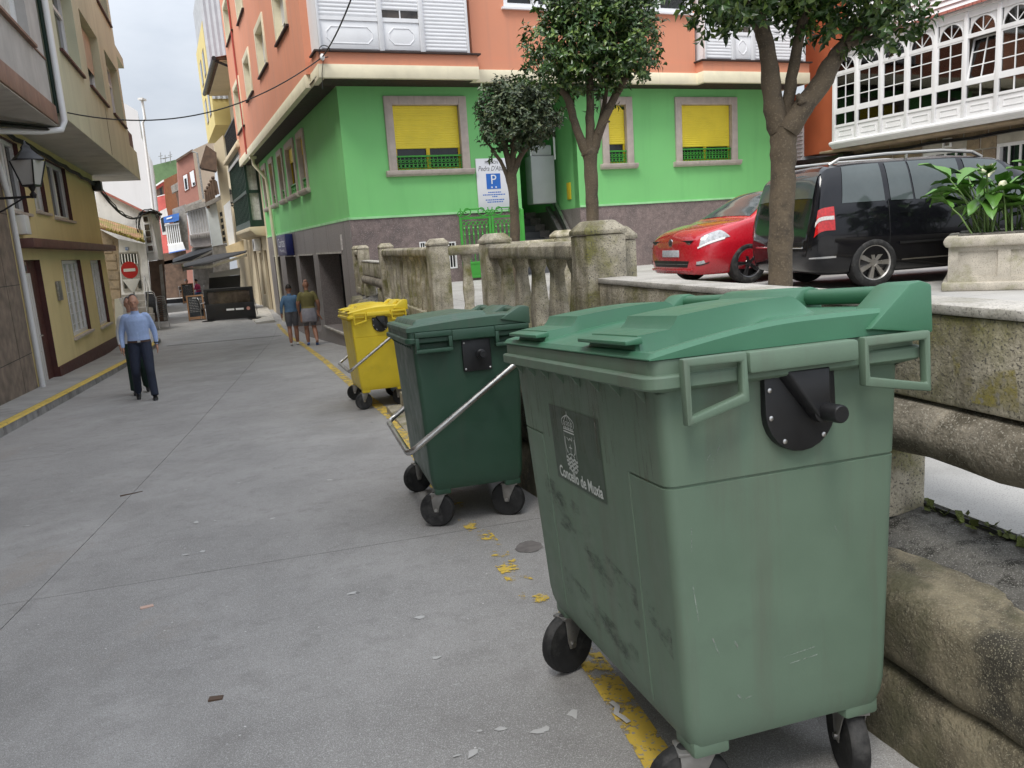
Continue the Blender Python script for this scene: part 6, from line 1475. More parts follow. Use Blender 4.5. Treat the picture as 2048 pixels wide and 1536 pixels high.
# planter with arum lilies
FPn = Fr((5.02, 9.14), 68+28, right=True)
pbz = atz(1888, 583, PZ); FPn = Fr((pbz.x, pbz.y), 121, right=True)      # u to the right, n towards the camera
pn = thing('stone_planter', 'large square granite planter with sunk panels standing on the plaza', 'planter', tuple(FPn(.9, -.8, PZ)))
M_plg = mat('planter_granite', (.47, .43, .36), .88, var=.15, vs_=5, bump=.5, bs=70, col2=(.27, .26, .16), c2s=4, c2lo=.5, c2hi=.7, speck=(.22, .2, .17), speck_s=120, bd=.008)
W_, H_ = 1.75, .62
MB(FPn).box(-.03, W_+.03, -W_-.03, .03, PZ, PZ+.10).build('base', M_plg, pn, bevel=.02)
bd = MB(FPn); bd.wall(.03, W_-.03, PZ+.10, PZ+H_-.12, -.02, [(.13, .52, PZ+.16, PZ+H_-.17), (.64, 1.08, PZ+.16, PZ+H_-.17), (1.2, 1.62, PZ+.16, PZ+H_-.17)], .02); bd.box(.03, W_-.03, -W_+.03, -.04, PZ+.1, PZ+H_-.12); bd.build('body', M_plg, pn)
MB(FPn).prism([(.0, PZ+H_-.12), (W_, PZ+H_-.12), (W_+.03, PZ+H_-.06), (W_, PZ+H_), (0, PZ+H_), (-.03, PZ+H_-.06)], -W_, .03).build('rim', M_plg, pn, bevel=.02)
MB(FPn).box(.12, W_-.12, -W_+.12, -.1, PZ+H_+.001, PZ+H_+.02).build('soil', M_mortar, pn)
M_ar = leafmat('arum_leaf', (.05, .13, .02), (.08, .19, .03), (.22, .32, .06), .35)
M_sp = mat('arum_flower', (.72, .70, .52), .5, var=.08, bump=0); M_stem = plain('arum_stem', (.12, .2, .05), .5)
al = thing('arum_plant', 'leafy arum lilies with white spathes growing in the granite planter', 'plant', tuple(FPn(.9, -.8, PZ+H_)))
r9 = random.Random(31)
for k in range(120):
    u, n_ = r9.uniform(.25, 1.6), r9.uniform(-1.1, -.2); b = FPn(u, n_, PZ+H_); a = r9.uniform(0, 2*pi); ln = r9.uniform(.2, .74)
    lean = Vector((cos(a), sin(a), 0))*r9.uniform(.2, .75)+((FPn.u*-.35) if u < .7 else Vector((0, 0, 0))); tip = b+Vector((0, 0, ln))+lean*ln*.8; st_ = MB()
    st_.tube([tuple(b), tuple(b.lerp(tip, .55)+Vector((0, 0, ln*.12))), tuple(tip)], [.011, .009, .006], 5); so_ = st_.build('stem', M_stem, al)
    d = (lean.normalized()+Vector((0, 0, r9.uniform(-.5, .9)))).normalized(); L = r9.uniform(.24, .42)
    s = d.cross(Vector((0, 0, 1))).normalized(); nn = s.cross(d); W2 = L*r9.uniform(.25, .38); lf_ = MB(); prof = [(-.12, .25), (0, .62), (.15, .92), (.35, 1), (.6, .8), (.82, .42), (1, .0)]
    vs = []
    wav = r9.uniform(0, 6)
    for q, w in prof:
        c = tip+d*L*q-nn*L*.22*q*q
        for e in (-1, -.5, 0, .5, 1): vs.append(tuple(c+s*W2*w*e+nn*(abs(e)**1.3*.05*w+.018*sin(wav+q*9+e*2)*abs(e))))
    lf_.add(vs, [(5*i+j, 5*i+j+1, 5*i+j+6, 5*i+j+5) for i in range(6) for j in range(4)]); o = lf_.build('leaf', M_ar, al, ang=80)
for k in range(8):
    b = FPn(r9.uniform(.3, 1.5), r9.uniform(-.7, -.15), PZ+H_+r9.uniform(.45, .8)); a = r9.uniform(0, 6.3); sp = MB(); vs = []
    R3 = Matrix.Rotation(a, 3, 'Z') @ Matrix.Rotation(r9.uniform(.4, 1.2), 3, 'X')
    for i in range(7):
        q = i/6; w = [.012, .02, .032, .048, .05, .03, .004][i]
        for j in range(9): th = -2.6+5.2*j/8; vs.append(tuple(b+R3 @ Vector((w*sin(th), -w*cos(th)+.03*q*q, .15*q))))
    sp.add(vs, [(9*i+j, 9*i+j+1, 9*i+j+10, 9*i+j+9) for i in range(6) for j in range(8)]); sp.build('flower', M_sp, al, ang=80)
# ------------------------------------------------------------------ cars
def interp(xs, ys, x):                                  # monotone-ish cubic through the stations
    n = len(xs)
    if x <= xs[0]: return ys[0]
    if x >= xs[-1]: return ys[-1]
    i = max(j for j in range(n-1) if xs[j] <= x); h = xs[i+1]-xs[i]; t = (x-xs[i])/h
    d = [(ys[j+1]-ys[j])/(xs[j+1]-xs[j]) for j in range(n-1)]
    def m(j):
        if j == 0: return d[0]
        if j == n-1: return d[-1]
        return 0 if d[j-1]*d[j] <= 0 else 2*d[j-1]*d[j]/(d[j-1]+d[j])
    return ((1+2*t)*(1-t)**2*ys[i]+t*(1-t)**2*h*m(i)+t*t*(3-2*t)*ys[i+1]+t*t*(t-1)*h*m(i+1))
class Car:
    """lofted body: stations (y, [(half width, z) x 7]) ; S(y, r) is a point of its skin, r runs from the keel (0) to the roof centre (6)"""
    def __init__(s, stations):
        s.ys = [a for a, _ in stations]; s.P = [p for _, p in stations]
        s.y0, s.y1 = s.ys[0], s.ys[-1]
    def S(s, y, r, side=1, off=0):
        def c(k): return Vector((interp(s.ys, [p[k][0] for p in s.P], y), interp(s.ys, [p[k][1] for p in s.P], y), 0))
        K = 6; r = max(0, min(K, r)); i = min(int(r), K-1); t = r-i
        p1, p2 = c(i), c(i+1); p0 = c(i-1) if i > 0 else Vector((-p2.x, p2.y, 0)); p3 = c(i+2) if i+2 <= K else Vector((-p1.x, p1.y, 0))
        tn = .62
        m1, m2 = (p2-p0)*.5*tn, (p3-p1)*.5*tn
        q = (2*t**3-3*t*t+1)*p1+(t**3-2*t*t+t)*m1+(-2*t**3+3*t*t)*p2+(t**3-t*t)*m2
        q.x = max(0, q.x) if i in (0, K-1) else q.x
        P = Vector((side*q.x, y, q.y))
        if off:
            e = .01; a = s.S(min(s.y1, y+e), r, side)-s.S(max(s.y0, y-e), r, side); b = s.S(y, min(K, r+.02), side)-s.S(y, max(0, r-.02), side)
            n = a.cross(b)*side
            if n.length > 1e-9: P += -n.normalized()*off if False else n.normalized()*off
        return P
    def body(s, ny=90, nr=34):
        R_ = [6*j/(nr-1) for j in range(nr)]; ys = [s.y0+(s.y1-s.y0)*(.5-.5*cos(pi*i/(ny-1)))*.5+.5*(s.y1-s.y0)*i/(ny-1) for i in range(ny)]
        ys = sorted(ys); mb = MB(); vs = []
        for y in ys:
            row = [s.S(y, r, 1) for r in R_]; row2 = [Vector((-p.x, p.y, p.z)) for p in reversed(row[1:-1])]; vs += [tuple(p) for p in row+row2]
        n = 2*nr-2
        mb.add(vs, [(i*n+j, i*n+(j+1) % n, (i+1)*n+(j+1) % n, (i+1)*n+j) for i in range(ny-1) for j in range(n)]+[tuple(range(n)), tuple((ny-1)*n+j for j in range(n))])
        return mb
    def patch(s, ya, yb, r0, r1, side, off=.006, n=14, m=8, both=False):
        """skin patch; ya, yb = (y at r0, y at r1)"""
        def f(i, j):
            r = r0+(r1-r0)*j/(m-1); a = ya[0]+(ya[1]-ya[0])*j/(m-1); b = yb[0]+(yb[1]-yb[0])*j/(m-1); return tuple(s.S(a+(b-a)*i/(n-1), r, side, off))
        return MB().grid(f, n, m)
def arches(body_ob, spots, r, half, t):
    for y in spots:
        c = MB(); c.lathe([(r, -1.2), (r, -half), ], (0, 0, 0), 'x', 40)
        for sgn in (-1, 1):
            c = MB(); c.lathe([(r, sgn*half), (r, sgn*1.3)], (0, y, .315), 'x', 40); o = c.build('cut', M_black, None, org=(0, 0, 0))
            md = body_ob.modifiers.new('cut', 'BOOLEAN'); md.object = o; md.operation = 'DIFFERENCE'; md.solver = 'EXACT'
            me = bake(body_ob); bpy.data.objects.remove(o)
            if not me.materials: me.materials.append(None)
    sharpen(body_ob.data, rad(32))
def wheel(t, x, y, side, r, spokes, rimm, style='split'):
    f = lambda a, b, c: Vector((x+side*a, y+b, r+c))
    w = MB(f); w.lathe([(r*.70, -.10), (r*.93, -.105), (r*.985, -.085), (r, -.05), (r, .05), (r*.985, .085), (r*.93, .10), (r*.80, .108), (r*.72, .098), (r*.70, .085)], (0, 0, 0), 'x', 40, cap=False); ty_ = w.build('tyre', M_rubber, t)
    MB(f).lathe([(r*.70, .02), (0.001, .02)], (0, 0, 0), 'x', 30, cap=False).build('brake_disc', M_black, ty_)
    rm = MB(f); rm.lathe([(r*.715, .092), (r*.70, .100), (r*.655, .09), (r*.64, .03)], (0, 0, 0), 'x', 40, cap=False); rm.lathe([(.001, .075), (.045, .075), (.055, .065), (.06, .03)], (0, 0, 0), 'x', 20, cap=False)
    for k in range(spokes):
        a0 = 2*pi*k/spokes
        for q in ((-.11, .11) if style == 'split' else (0,)):
            wi, wo_ = (.018, .016) if style == 'split' else (.020, .034)
            def pt_(rr, e): 
                a = a0+q*(rr/r)*1.0; return (rr*cos(a)-e*sin(a), rr*sin(a)+e*cos(a))
            a, b, c, d = pt_(.04, -wi), pt_(.04, wi), pt_(r*.67, wo_), pt_(r*.67, -wo_)
            rm.add([(h, *p) for h in (.05, .085) for p in (a, b, c, d)], [(0, 1, 2, 3), (7, 6, 5, 4), (0, 4, 5, 1), (1, 5, 6, 2), (2, 6, 7, 3), (3, 7, 4, 0)])
    rm.build('rim', rimm, ty_, merge=False)
def carpaint(name, col, coat=1.0):
    m = mat(name, col, .28, var=.02, bump=0, coat=coat); return m
M_red = carpaint('red_car_paint', (.48, .010, .022)); M_blk = mat('black_car_paint', (.006, .006, .008), .12, var=.02, bump=0, coat=.4, spec=.35)
M_alloy = mat('alloy_rim', (.52, .50, .47), .35, var=.05, bump=0, metal=.9); M_alloyd = mat('dark_alloy', (.16, .16, .165), .35, var=.05, bump=0, metal=.9)
M_cgl = mat('car_glass', (.07, .085, .085), .03, var=.1, bump=0, spec=.7); M_lamp = mat('headlamp', (.50, .52, .54), .12, var=.3, vs_=25, bump=0, coat=1); M_tail = mat('tail_lamp', (.50, .012, .012), .15, var=.25, vs_=30, bump=0, coat=1)  # car glass: reflections suggested by a lighter base colour
M_chr = mat('chrome', (.7, .7, .7), .12, var=.03, bump=0, metal=1); M_plate = mat('number_plate', (.6, .62, .66), .5, var=.15, vs_=30, bump=0); M_trim = plain('black_trim', (.012, .012, .012), .5); M_clear = mat('clear_lamp', (.62, .58, .56), .2, var=.2, vs_=40, bump=0)
# red hatchback: y runs forward
GS = [(0, [(0, .36), (.55, .36), (.66, .45), (.70, .65), (.66, .80), (.56, .93), (0, .97)]),
      (.10, [(0, .24), (.66, .24), (.80, .42), (.84, .66), (.79, .92), (.64, 1.12), (0, 1.18)]),
      (.45, [(0, .2), (.72, .2), (.875, .42), (.893, .68), (.83, .97), (.62, 1.34), (0, 1.40)]),
      (1.2, [(0, .18), (.76, .18), (.88, .42), (.895, .68), (.845, .98), (.60, 1.41), (0, 1.465)]),
      (2.0, [(0, .18), (.76, .18), (.88, .42), (.895, .68), (.845, .975), (.60, 1.42), (0, 1.475)]),
      (2.55, [(0, .18), (.76, .18), (.88, .42), (.895, .68), (.845, .97), (.61, 1.37), (0, 1.425)]),
      (3.0, [(0, .18), (.76, .18), (.885, .42), (.897, .68), (.84, .965), (.67, 1.16), (0, 1.20)]),
      (3.32, [(0, .18), (.76, .18), (.885, .42), (.897, .68), (.83, .945), (.74, .995), (0, 1.02)]),
      (3.75, [(0, .18), (.75, .18), (.88, .42), (.888, .66), (.80, .87), (.62, .925), (0, .955)]),
      (4.05, [(0, .18), (.70, .18), (.83, .38), (.835, .60), (.74, .79), (.52, .85), (0, .885)]),
      (4.20, [(0, .19), (.60, .19), (.72, .34), (.73, .54), (.66, .70), (.44, .77), (0, .80)]),
      (4.26, [(0, .24), (.46, .24), (.56, .35), (.57, .50), (.52, .62), (.36, .68), (0, .70)])]
def place_car(name, label, wheel_px, wy, side, heading):
    w = atz(*wheel_px, PZ); a = rad(heading); d = Vector((sin(a), cos(a), 0)); rv = Vector((cos(a), -sin(a), 0))
    o = Vector((w.x, w.y, PZ))-d*wy-rv*(side*.80)
    return thing(name, label, 'car', tuple(o), rot=(0, 0, -a))
gf = place_car('parked_car', 'red hatchback parked nose out against the granite plinth', (1492, 566), 3.40, -1, -108)
car = Car(GS); gb = car.body().build('body', M_red, gf); arches(gb, (.79, 3.40), .345, .62, gf)
MB().box(-.66, .66, .3, 3.95, .19, .5).build('underbody', M_trim, gf)
for y in (.79, 3.40):
    for sd in (-1, 1): wheel(gf, sd*.80, y, sd, .315, 5, M_alloyd)
for sd in (-1, 1):
    car.patch((2.05, 2.0), (3.08, 2.62), 4.12, 4.9, sd).build('side_window', M_cgl, gf, ang=60); car.patch((1.0, .95), (1.95, 1.92), 4.12, 4.9, sd).build('side_window', M_cgl, gf, ang=60)
    hl_ = car.patch((3.72, 3.86), (4.19, 4.13), 3.35, 4.02, sd, .007).build('headlamp', M_lamp, gf, ang=60); car.patch((3.82, 3.80), (4.20, 4.20), 3.28, 3.40, sd, .012).build('lamp_strip', M_white, hl_, ang=60)
    car.patch((4.12, 4.14), (4.215, 4.215), 2.05, 2.3, sd, .007).build('fog_lamp', M_lamp, gf, ang=60); car.patch((4.08, 4.06), (4.22, 4.22), 1.9, 2.03, sd, .006).build('lip', M_trim, gf, ang=60)
    car.patch((.5, .5), (3.05, 3.05), 1.0, 1.45, sd, .004).build('sill_trim', M_trim, gf, ang=60)
    m_ = MB(); m_.ball((sd*.97, 2.72, 1.02), .09, .06, .075); m_.box(min(sd*.84, sd*.93), max(sd*.84, sd*.93), 2.70, 2.76, .96, 1.0); m_.build('mirror', M_red, gf)
wsx = MB()
for sd in (1, -1):
    def fw_(i, j, sd=sd): y = 2.60+(3.24-2.60)*i/11; r = 5.1+.9*j/9; return tuple(car.S(y, r, sd, .007))
    wsx.grid(fw_, 12, 10)
wsx.build('windscreen', M_cgl, gf, ang=60)
gr = MB()
for sd in (1, -1):
    gr.grid(lambda i, j, sd=sd: tuple(car.S(4.185+.065*i/5, 4.25+.28*0-.0+(j/7)*1.2 if False else 3.75+.45*j/7, sd, .008)), 6, 8)
nose = 4.262
MB().prism([(-.56, .655), (.56, .655), (.62, .715), (-.62, .715)], 4.20, nose-.015).build('grille', M_trim, gf, bevel=.004)
MB().box(-.57, .57, nose-.018, nose-.008, .66, .672).build('grille_strip', M_chr, gf)
MB().prism([(-.50, .30), (.50, .30), (.55, .40), (-.55, .40)], 4.15, nose+.004).build('lower_intake', M_trim, gf, bevel=.006)
MB().box(-.52, .52, nose+.004, nose+.010, .345, .352).build('intake_bar', M_galv, gf)
MB().prism([(-.6, .235), (.6, .235), (.62, .275), (-.62, .275)], 4.10, nose+.012).build('front_lip', M_red, gf, bevel=.008)
lg = MB().lathe([(.062, 0), (.062, .012)], (0, nose-.012, .685), 'y', 28).build('emblem', M_chr, gf)
e = MB(lambda a, b, c: Vector((a, nose+.0015, .685+c)))
for pts in ([(-.028, .04), (0, .004), (.028, .04)], [(-.045, .018), (-.022, -.04), (0, .0), (.022, -.04), (.045, .018)]):
    for i in range(len(pts)-1):
        p, q = Vector((pts[i][0], 0, pts[i][1])), Vector((pts[i+1][0], 0, pts[i+1][1])); n_ = (q-p).cross(Vector((0, 1, 0))).normalized()*.005; e.add([tuple(p-n_), tuple(q-n_), tuple(q+n_), tuple(p+n_)], [(0, 1, 2, 3)])
e.build('emblem_letters', M_trim, lg, flat=True)
MB().box(-.26, .26, nose-.01, nose+.008, .46, .57).build('number_plate', M_plate, gf, bevel=.004)
# black people carrier seen from behind
TS = [(0, [(0, .34), (.58, .34), (.72, .42), (.76, .56), (.73, .66), (.6, .68), (0, .69)]),
      (.05, [(0, .26), (.70, .26), (.82, .42), (.845, .66), (.80, .88), (.68, .95), (0, .97)]),
      (.10, [(0, .24), (.74, .24), (.86, .42), (.875, .70), (.83, 1.02), (.72, 1.18), (0, 1.20)]),
      (.18, [(0, .22), (.76, .22), (.875, .42), (.892, .72), (.845, 1.05), (.70, 1.44), (0, 1.47)]),
      (.34, [(0, .20), (.77, .20), (.88, .42), (.895, .72), (.85, 1.06), (.665, 1.55), (0, 1.595)]),
      (.9, [(0, .19), (.78, .19), (.885, .42), (.897, .72), (.855, 1.06), (.655, 1.59), (0, 1.635)]),
      (2.0, [(0, .19), (.78, .19), (.885, .42), (.897, .72), (.855, 1.04), (.655, 1.60), (0, 1.645)]),
      (2.7, [(0, .19), (.78, .19), (.885, .42), (.897, .71), (.85, 1.02), (.66, 1.55), (0, 1.60)]),
      (3.25, [(0, .19), (.78, .19), (.885, .42), (.897, .70), (.84, 1.00), (.69, 1.30), (0, 1.34)]),
      (3.62, [(0, .19), (.77, .19), (.885, .42), (.89, .68), (.82, .97), (.74, 1.05), (0, 1.08)]),
      (4.05, [(0, .19), (.72, .19), (.85, .40), (.85, .62), (.74, .86), (.55, .92), (0, .95)]),
      (4.33, [(0, .22), (.58, .22), (.70, .36), (.70, .55), (.6, .72), (.42, .78), (0, .80)]),
      (4.40, [(0, .28), (.45, .28), (.55, .38), (.55, .50), (.5, .62), (.36, .66), (0, .68)])]
tv = place_car('parked_car', 'black people carrier with silver roof rails parked behind the near tree', (1740, 574), .86, 1, 81)
car = Car(TS); tb = car.body(100, 36).build('body', M_blk, tv); arches(tb, (.86, 3.54), .36, .62, tv)
MB().box(-.66, .66, .3, 4.05, .2, .5).build('underbody', M_trim, tv)
for y in (.86, 3.54):
    for sd in (-1, 1): wheel(tv, sd*.80, y, sd, .318, 7, M_alloy, 'solid')
for sd in (-1, 1):
    for ya, yb in (((.42, .50), (1.02, 1.02)), ((1.10, 1.10), (1.42, 1.40)), ((1.45, 1.43), (2.13, 2.13)), ((2.24, 2.22), (3.18, 2.72))):
        car.patch(ya, yb, 4.10, 4.92, sd, .006).build('side_window', M_cgl, tv, ang=60)
    tl_ = car.patch((.045, .10), (.30, .30), 3.18, 4.0, sd, .012, 12, 8).build('tail_lamp', M_tail, tv, ang=60)
    car.patch((.06, .07), (.29, .29), 3.54, 3.66, sd, .016, 12, 4).build('reversing_lamp', M_clear, tl_, ang=60)
    for y in (1.06, 2.18, 3.2): car.patch((y, y), (y+.010, y+.010), 1.3, 4.1, sd, .002, 2, 24).build('door_seam', M_trim, tv, ang=80)
    car.patch((1.2, 1.2), (2.9, 2.9), 2.42, 2.50, sd, .014, 20, 3).build('rubbing_strip', M_trim, tv, ang=60); car.patch((1.25, 1.25), (3.1, 3.1), 1.62, 1.68, sd, .012, 20, 3).build('chrome_strip', M_chr, tv, ang=60)
    for y in (1.2, 2.3): car.patch((y, y), (y+.20, y+.20), 3.62, 3.70, sd, .022, 8, 3).build('door_handle', M_blk, tv, ang=60)
    rail = MB(); rail.tube([tuple(car.S(.42, 5.25, sd, .0)), tuple(car.S(.55, 5.22, sd, .06)), tuple(car.S(1.2, 5.2, sd, .07)), tuple(car.S(2.0, 5.2, sd, .07)), tuple(car.S(2.45, 5.2, sd, .055)), tuple(car.S(2.62, 5.22, sd, .0))], .022, 8); rail.tube([tuple(car.S(1.5, 5.2, sd, .0)), tuple(car.S(1.5, 5.2, sd, .07))], .02, 6); rail.build('roof_rail', M_alloy, tv)
    car.patch((.02, .02), (.32, .32), 2.0, 2.12, sd, .010, 10, 3).build('bumper_strip', M_chr, tv, ang=60)
rw = MB()
for sd in (1, -1): rw.grid(lambda i, j, sd=sd: tuple(car.S(.098+.125*i/9, 5.02+.98*j/9, sd, .008)), 10, 10)
rw.build('rear_window', M_cgl, tv, ang=60)
MB().tube([(0, .07, 1.16), (-.18, .09, 1.2), (-.42, .11, 1.19)], .009, 6).build('wiper', M_trim, tv)
MB().box(-.26, .26, .035, .052, .80, .91).build('number_plate', M_plate, tv, bevel=.004)
MB().lathe([(.045, 0), (.045, -.012)], (0, .052, .99), 'y', 24).build('emblem', M_chr, tv)
MB().box(-.64, .64, -.012, .04, .55, .575).build('bumper_chrome', M_chr, tv, bevel=.006)
# ------------------------------------------------------------------ people: one remeshed skin each, clothes as regions of that skin and small children
M_skin = mat('skin', (.46, .25, .17), .55, var=.08, vs_=8, bump=.05, sub=.05); M_skin2 = mat('tanned_skin', (.33, .16, .10), .55, var=.08, vs_=8, bump=.05)
M_hairg = mat('grey_hair', (.20, .19, .18), .8, var=.25, vs_=40, bump=.4, bs=120); M_hairb = mat('dark_hair', (.02, .014, .011), .7, var=.3, vs_=40, bump=.4, bs=120)
def clothm(n, c, v=.10): return mat(n, c, .85, var=v, vs_=14, bump=.5, bs=26, bd=.012)
def limb(mb, pts, rad_, sq=1.0, seg=12):
    P = [Vector(p) for p in pts]; out = []; rr = []
    for i in range(len(P)-1):
        p0, p1, p2, p3 = P[max(0, i-1)], P[i], P[i+1], P[min(len(P)-1, i+2)]
        for k in range(5):
            s = k/5; out.append(tuple(.5*((2*p1)+(p2-p0)*s+(2*p0-5*p1+4*p2-p3)*s*s+(3*p1-p0-3*p2+p3)*s**3))); rr.append(rad_[i]+(rad_[i+1]-rad_[i])*s)
    out.append(tuple(P[-1])); rr.append(rad_[-1]); mb.tube(out, rr, seg, sq=sq)
def person(label, foot, heading, H, pose, cloth, regions, vox=.011, group=None, base_z=None):
    """local axes: y forward, x to the person's right; heights are for a 1.75 m figure and scaled by H"""
    k = H/1.75; g = G(foot[0], foot[1]) if base_z is None else base_z
    t = thing('person', label, 'person', (foot[0], foot[1], g), rot=(0, 0, -heading), group=group)
    S_ = lambda a, b, c: Vector((a*k, b*k, c*k)); mb = MB(S_); J = pose
    hip, sh, nk = J['hip'], J['sho'], J['neck']
    hz = hip[2]
    # torso as stacked ellipses
    def ell(c, rx, ry, n=18): return [(c[0]+rx*cos(2*pi*i/n), c[1]+ry*sin(2*pi*i/n), c[2]) for i in range(n)]
    lev = [(0, .12, .09, -.08), (.06, .17, .115, -.02), (.1, .172, .12, .03), (.3, .158, .115, .10), (.55, .172, .122, .2), (.8, .19, .12, .33), (.93, .175, .10, .42), (1.0, .10, .075, .47)]
    rows = []
    for s, rx, ry, dz in lev:
        c = Vector(hip).lerp(Vector(sh), s); rows.append(ell((c.x, c.y, c.z), rx*J.get('w', 1), ry*J.get('d', 1)))
    vs = [p for r_ in rows for p in r_]; n = 18
    mb.add(vs, [(i*n+j, i*n+(j+1) % n, (i+1)*n+(j+1) % n, (i+1)*n+j) for i in range(len(rows)-1) for j in range(n)]+[tuple(range(n-1, -1, -1)), tuple((len(rows)-1)*n+j for j in range(n))])
    hd = Vector(J['head']); limb(mb, [Vector(sh)-Vector((0, 0, .05)), nk, hd-Vector((0, .01, .04))], [.075, .058, .056])
    R3 = Matrix.Rotation(J.get('nod', 0), 3, 'X')
    mb.ball(tuple(hd), .074, .095, .115, 20, 14, R3); mb.ball(tuple(hd+R3 @ Vector((0, .028, -.062))), .056, .066, .064, 16, 10)        # skull, jaw
    mb.ball(tuple(hd+R3 @ Vector((0, .100, -.022))), .013, .020, .026, 10, 8); mb.ball(tuple(hd+R3 @ Vector((0, .082, .022))), .05, .02, .012, 12, 8); mb.ball(tuple(hd+R3 @ Vector((0, .088, -.066))), .026, .012, .008, 10, 6)   # nose, brow, mouth
    for s in (-1, 1): mb.ball(tuple(hd+R3 @ Vector((s*.078, -.008, -.012))), .010, .02, .032, 10, 8)
    for s, A, L in ((1, J['armR'], J['legR']), (-1, J['armL'], J['legL'])):
        a0 = Vector(sh)+Vector((s*.155*J.get('w', 1), 0, -.045)); limb(mb, [a0-Vector((s*.06, 0, -.0)), a0, Vector(A[0]), Vector(A[1])], [.05, J.get('arm', .056), J.get('arm', .056)*.80, .030])
        w = Vector(A[1]); d = (w-Vector(A[0])).normalized(); d = (d+Vector((0, .12, -.25))).normalized()
        pal = w+d*.05; mb.ball(tuple(pal), .022, .036, .052, 12, 8, d.to_track_quat('Z', 'Y').to_matrix())
        fwd = Vector((0, 1, 0)); fwd = (fwd-d*fwd.dot(d)).normalized()
        for f in range(4):
            b0 = pal+d*.035+fwd*(.028-.018*f); l = (.062, .072, .068, .052)[f]; limb(mb, [b0, b0+d*l*.5, b0+d*l+Vector((-s*.018, 0, 0))], [.0095, .009, .007], seg=8)
        b0 = pal-d*.02+fwd*.03; limb(mb, [b0, b0+fwd*.022+d*.03, b0+fwd*.026+d*.062], [.011, .010, .008], seg=8)
        h0 = Vector(hip)+Vector((s*.085, 0, 0)); kn, an = Vector(L[0]), Vector(L[1]); r0 = J.get('leg', .088)
        limb(mb, [h0+Vector((0, 0, .05)), h0.lerp(kn, .45), kn, kn.lerp(an, .4)+Vector((0, -.012, 0)), an], [.10, r0, J.get('knee', r0*.72), J.get('calf', r0*.66), J.get('ank', .042)])
        tz = Vector(L[2]) if len(L) > 2 else Vector((0, 1, -.12)); tz.normalize()
        limb(mb, [an-tz*.07+Vector((0, 0, -.045)), an+tz*.05+Vector((0, 0, -.055)), an+tz*.17+Vector((0, 0, -.066))], [.040, .042, .030], sq=.8)
    for f in J.get('extra', []): f(mb)
    bo = mb.build('body', M_skin, t, flat=True, merge=False)
    md = bo.modifiers.new('r', 'REMESH'); md.mode = 'VOXEL'; md.voxel_size = vox*k
    m2 = bo.modifiers.new('s', 'SMOOTH'); m2.iterations = 4; m2.factor = .5
    bake(bo); me = bo.data; me.materials.clear()
    order = []
    def slot(m):
        if m not in order: order.append(m); me.materials.append(m)
        return order.index(m)
    for p in me.polygons:
        c = p.center/k; p.use_smooth = True; p.material_index = slot(regions(c))
    # sole, hair, eyes
    hs = MB(S_); n_ = 16
    for i in range(11):
        for j in range(n_): pass
    hc = hd+R3 @ Vector((0, -.010, .012))
    def hf(i, j):
        th = (.02+.5*i/10*pi*J.get('hairlen', .62)*1.25); a = 2*pi*j/19; cut = 1.0 if sin(a) < .35 else J.get('front', .55)
        v = Vector((.082*sin(th*cut)*cos(a), .104*sin(th*cut)*sin(a), .122*cos(th*cut))); return tuple(hc+R3 @ v)
    hs.grid(hf, 11, 20); hs.build('hair', J.get('hairm', M_hairg), t, ang=80)
    ey = MB(S_)
    for s in (-1, 1): ey.ball(tuple(hd+R3 @ Vector((s*.031, .086, .004))), .010, .006, .006, 8, 6)
    ey.build('eyes', M_black, t)
    return t, k, S_
C_sh = clothm('light_blue_shirt', (.36, .47, .72), .06); C_nv = clothm('navy_trousers', (.018, .024, .045)); C_bl = plain('black_shoe', (.012, .012, .014), .5); C_belt = plain('brown_belt', (.06, .03, .02), .5)
def reg_man(c):
    if c.z > 1.475 or (abs(c.x) > .19 and c.z < .86) : 
        return M_skin if not (c.z < .86 and abs(c.x) < .2) else C_nv
    if c.z > 1.0: return C_sh
    if c.z > .96: return C_belt if abs(c.x) < .19 else C_sh
    if abs(c.x) > .215 and c.z > .80: return C_sh if c.z > .90 else M_skin
    if c.z > .085: return C_nv
    return C_bl
mp_ = gnd(296, 797); hm_ = rad(157)
pose_m = dict(hip=(0, 0, .92), sho=(0, .02, 1.42), neck=(0, .03, 1.50), head=(0, .055, 1.63), nod=-.12, w=1.04, d=1.06, armR=[(.245, -.03, 1.13), (.25, .07, .90)], armL=[(-.245, -.05, 1.13), (-.255, -.02, .89)],
              legR=[(.115, .08, .50), (.135, -.14, .12), (0, 1, -.3)], legL=[(-.105, .20, .50), (-.125, .30, .085), (0, 1, .05)], leg=.094, knee=.072, calf=.068, ank=.060, arm=.060, hairlen=.66, front=.30)
pm_, km, Sm = person('older man in light blue shirt and navy trousers walking up the street', (mp_.x, mp_.y), hm_, 1.69, pose_m, None, reg_man, .011)
MB(Sm).box(-.012, .012, .125, .132, 1.02, 1.40).build('shirt_placket', clothm('shirt_placket', (.42, .54, .78)), pm_)
MB(Sm).box(-.022, .022, .128, .136, .965, .995).build('buckle', M_steel, pm_)
MB(Sm).tube([(-.255+.036*cos(q), -.022+.036*sin(q), .925) for q in [2*pi*i/12 for i in range(12)]], .010, 6, closed=True).build('watch', M_black, pm_)
C_dg = clothm('dark_green_trousers', (.008, .028, .02)); C_wh = clothm('white_top', (.62, .62, .62), .05)
def reg_2(c):
    if c.z > 1.475: return M_skin
    if c.z > .93: return C_wh
    if abs(c.x) > .2 and c.z > .7: return M_skin
    if c.z > .085: return C_dg
    return C_bl
d_ = Vector((mp_.x, mp_.y, 0)).normalized(); side_ = Vector((-d_.y, d_.x, 0))
p2 = Vector((mp_.x, mp_.y, 0))+d_*.95+side_*.07
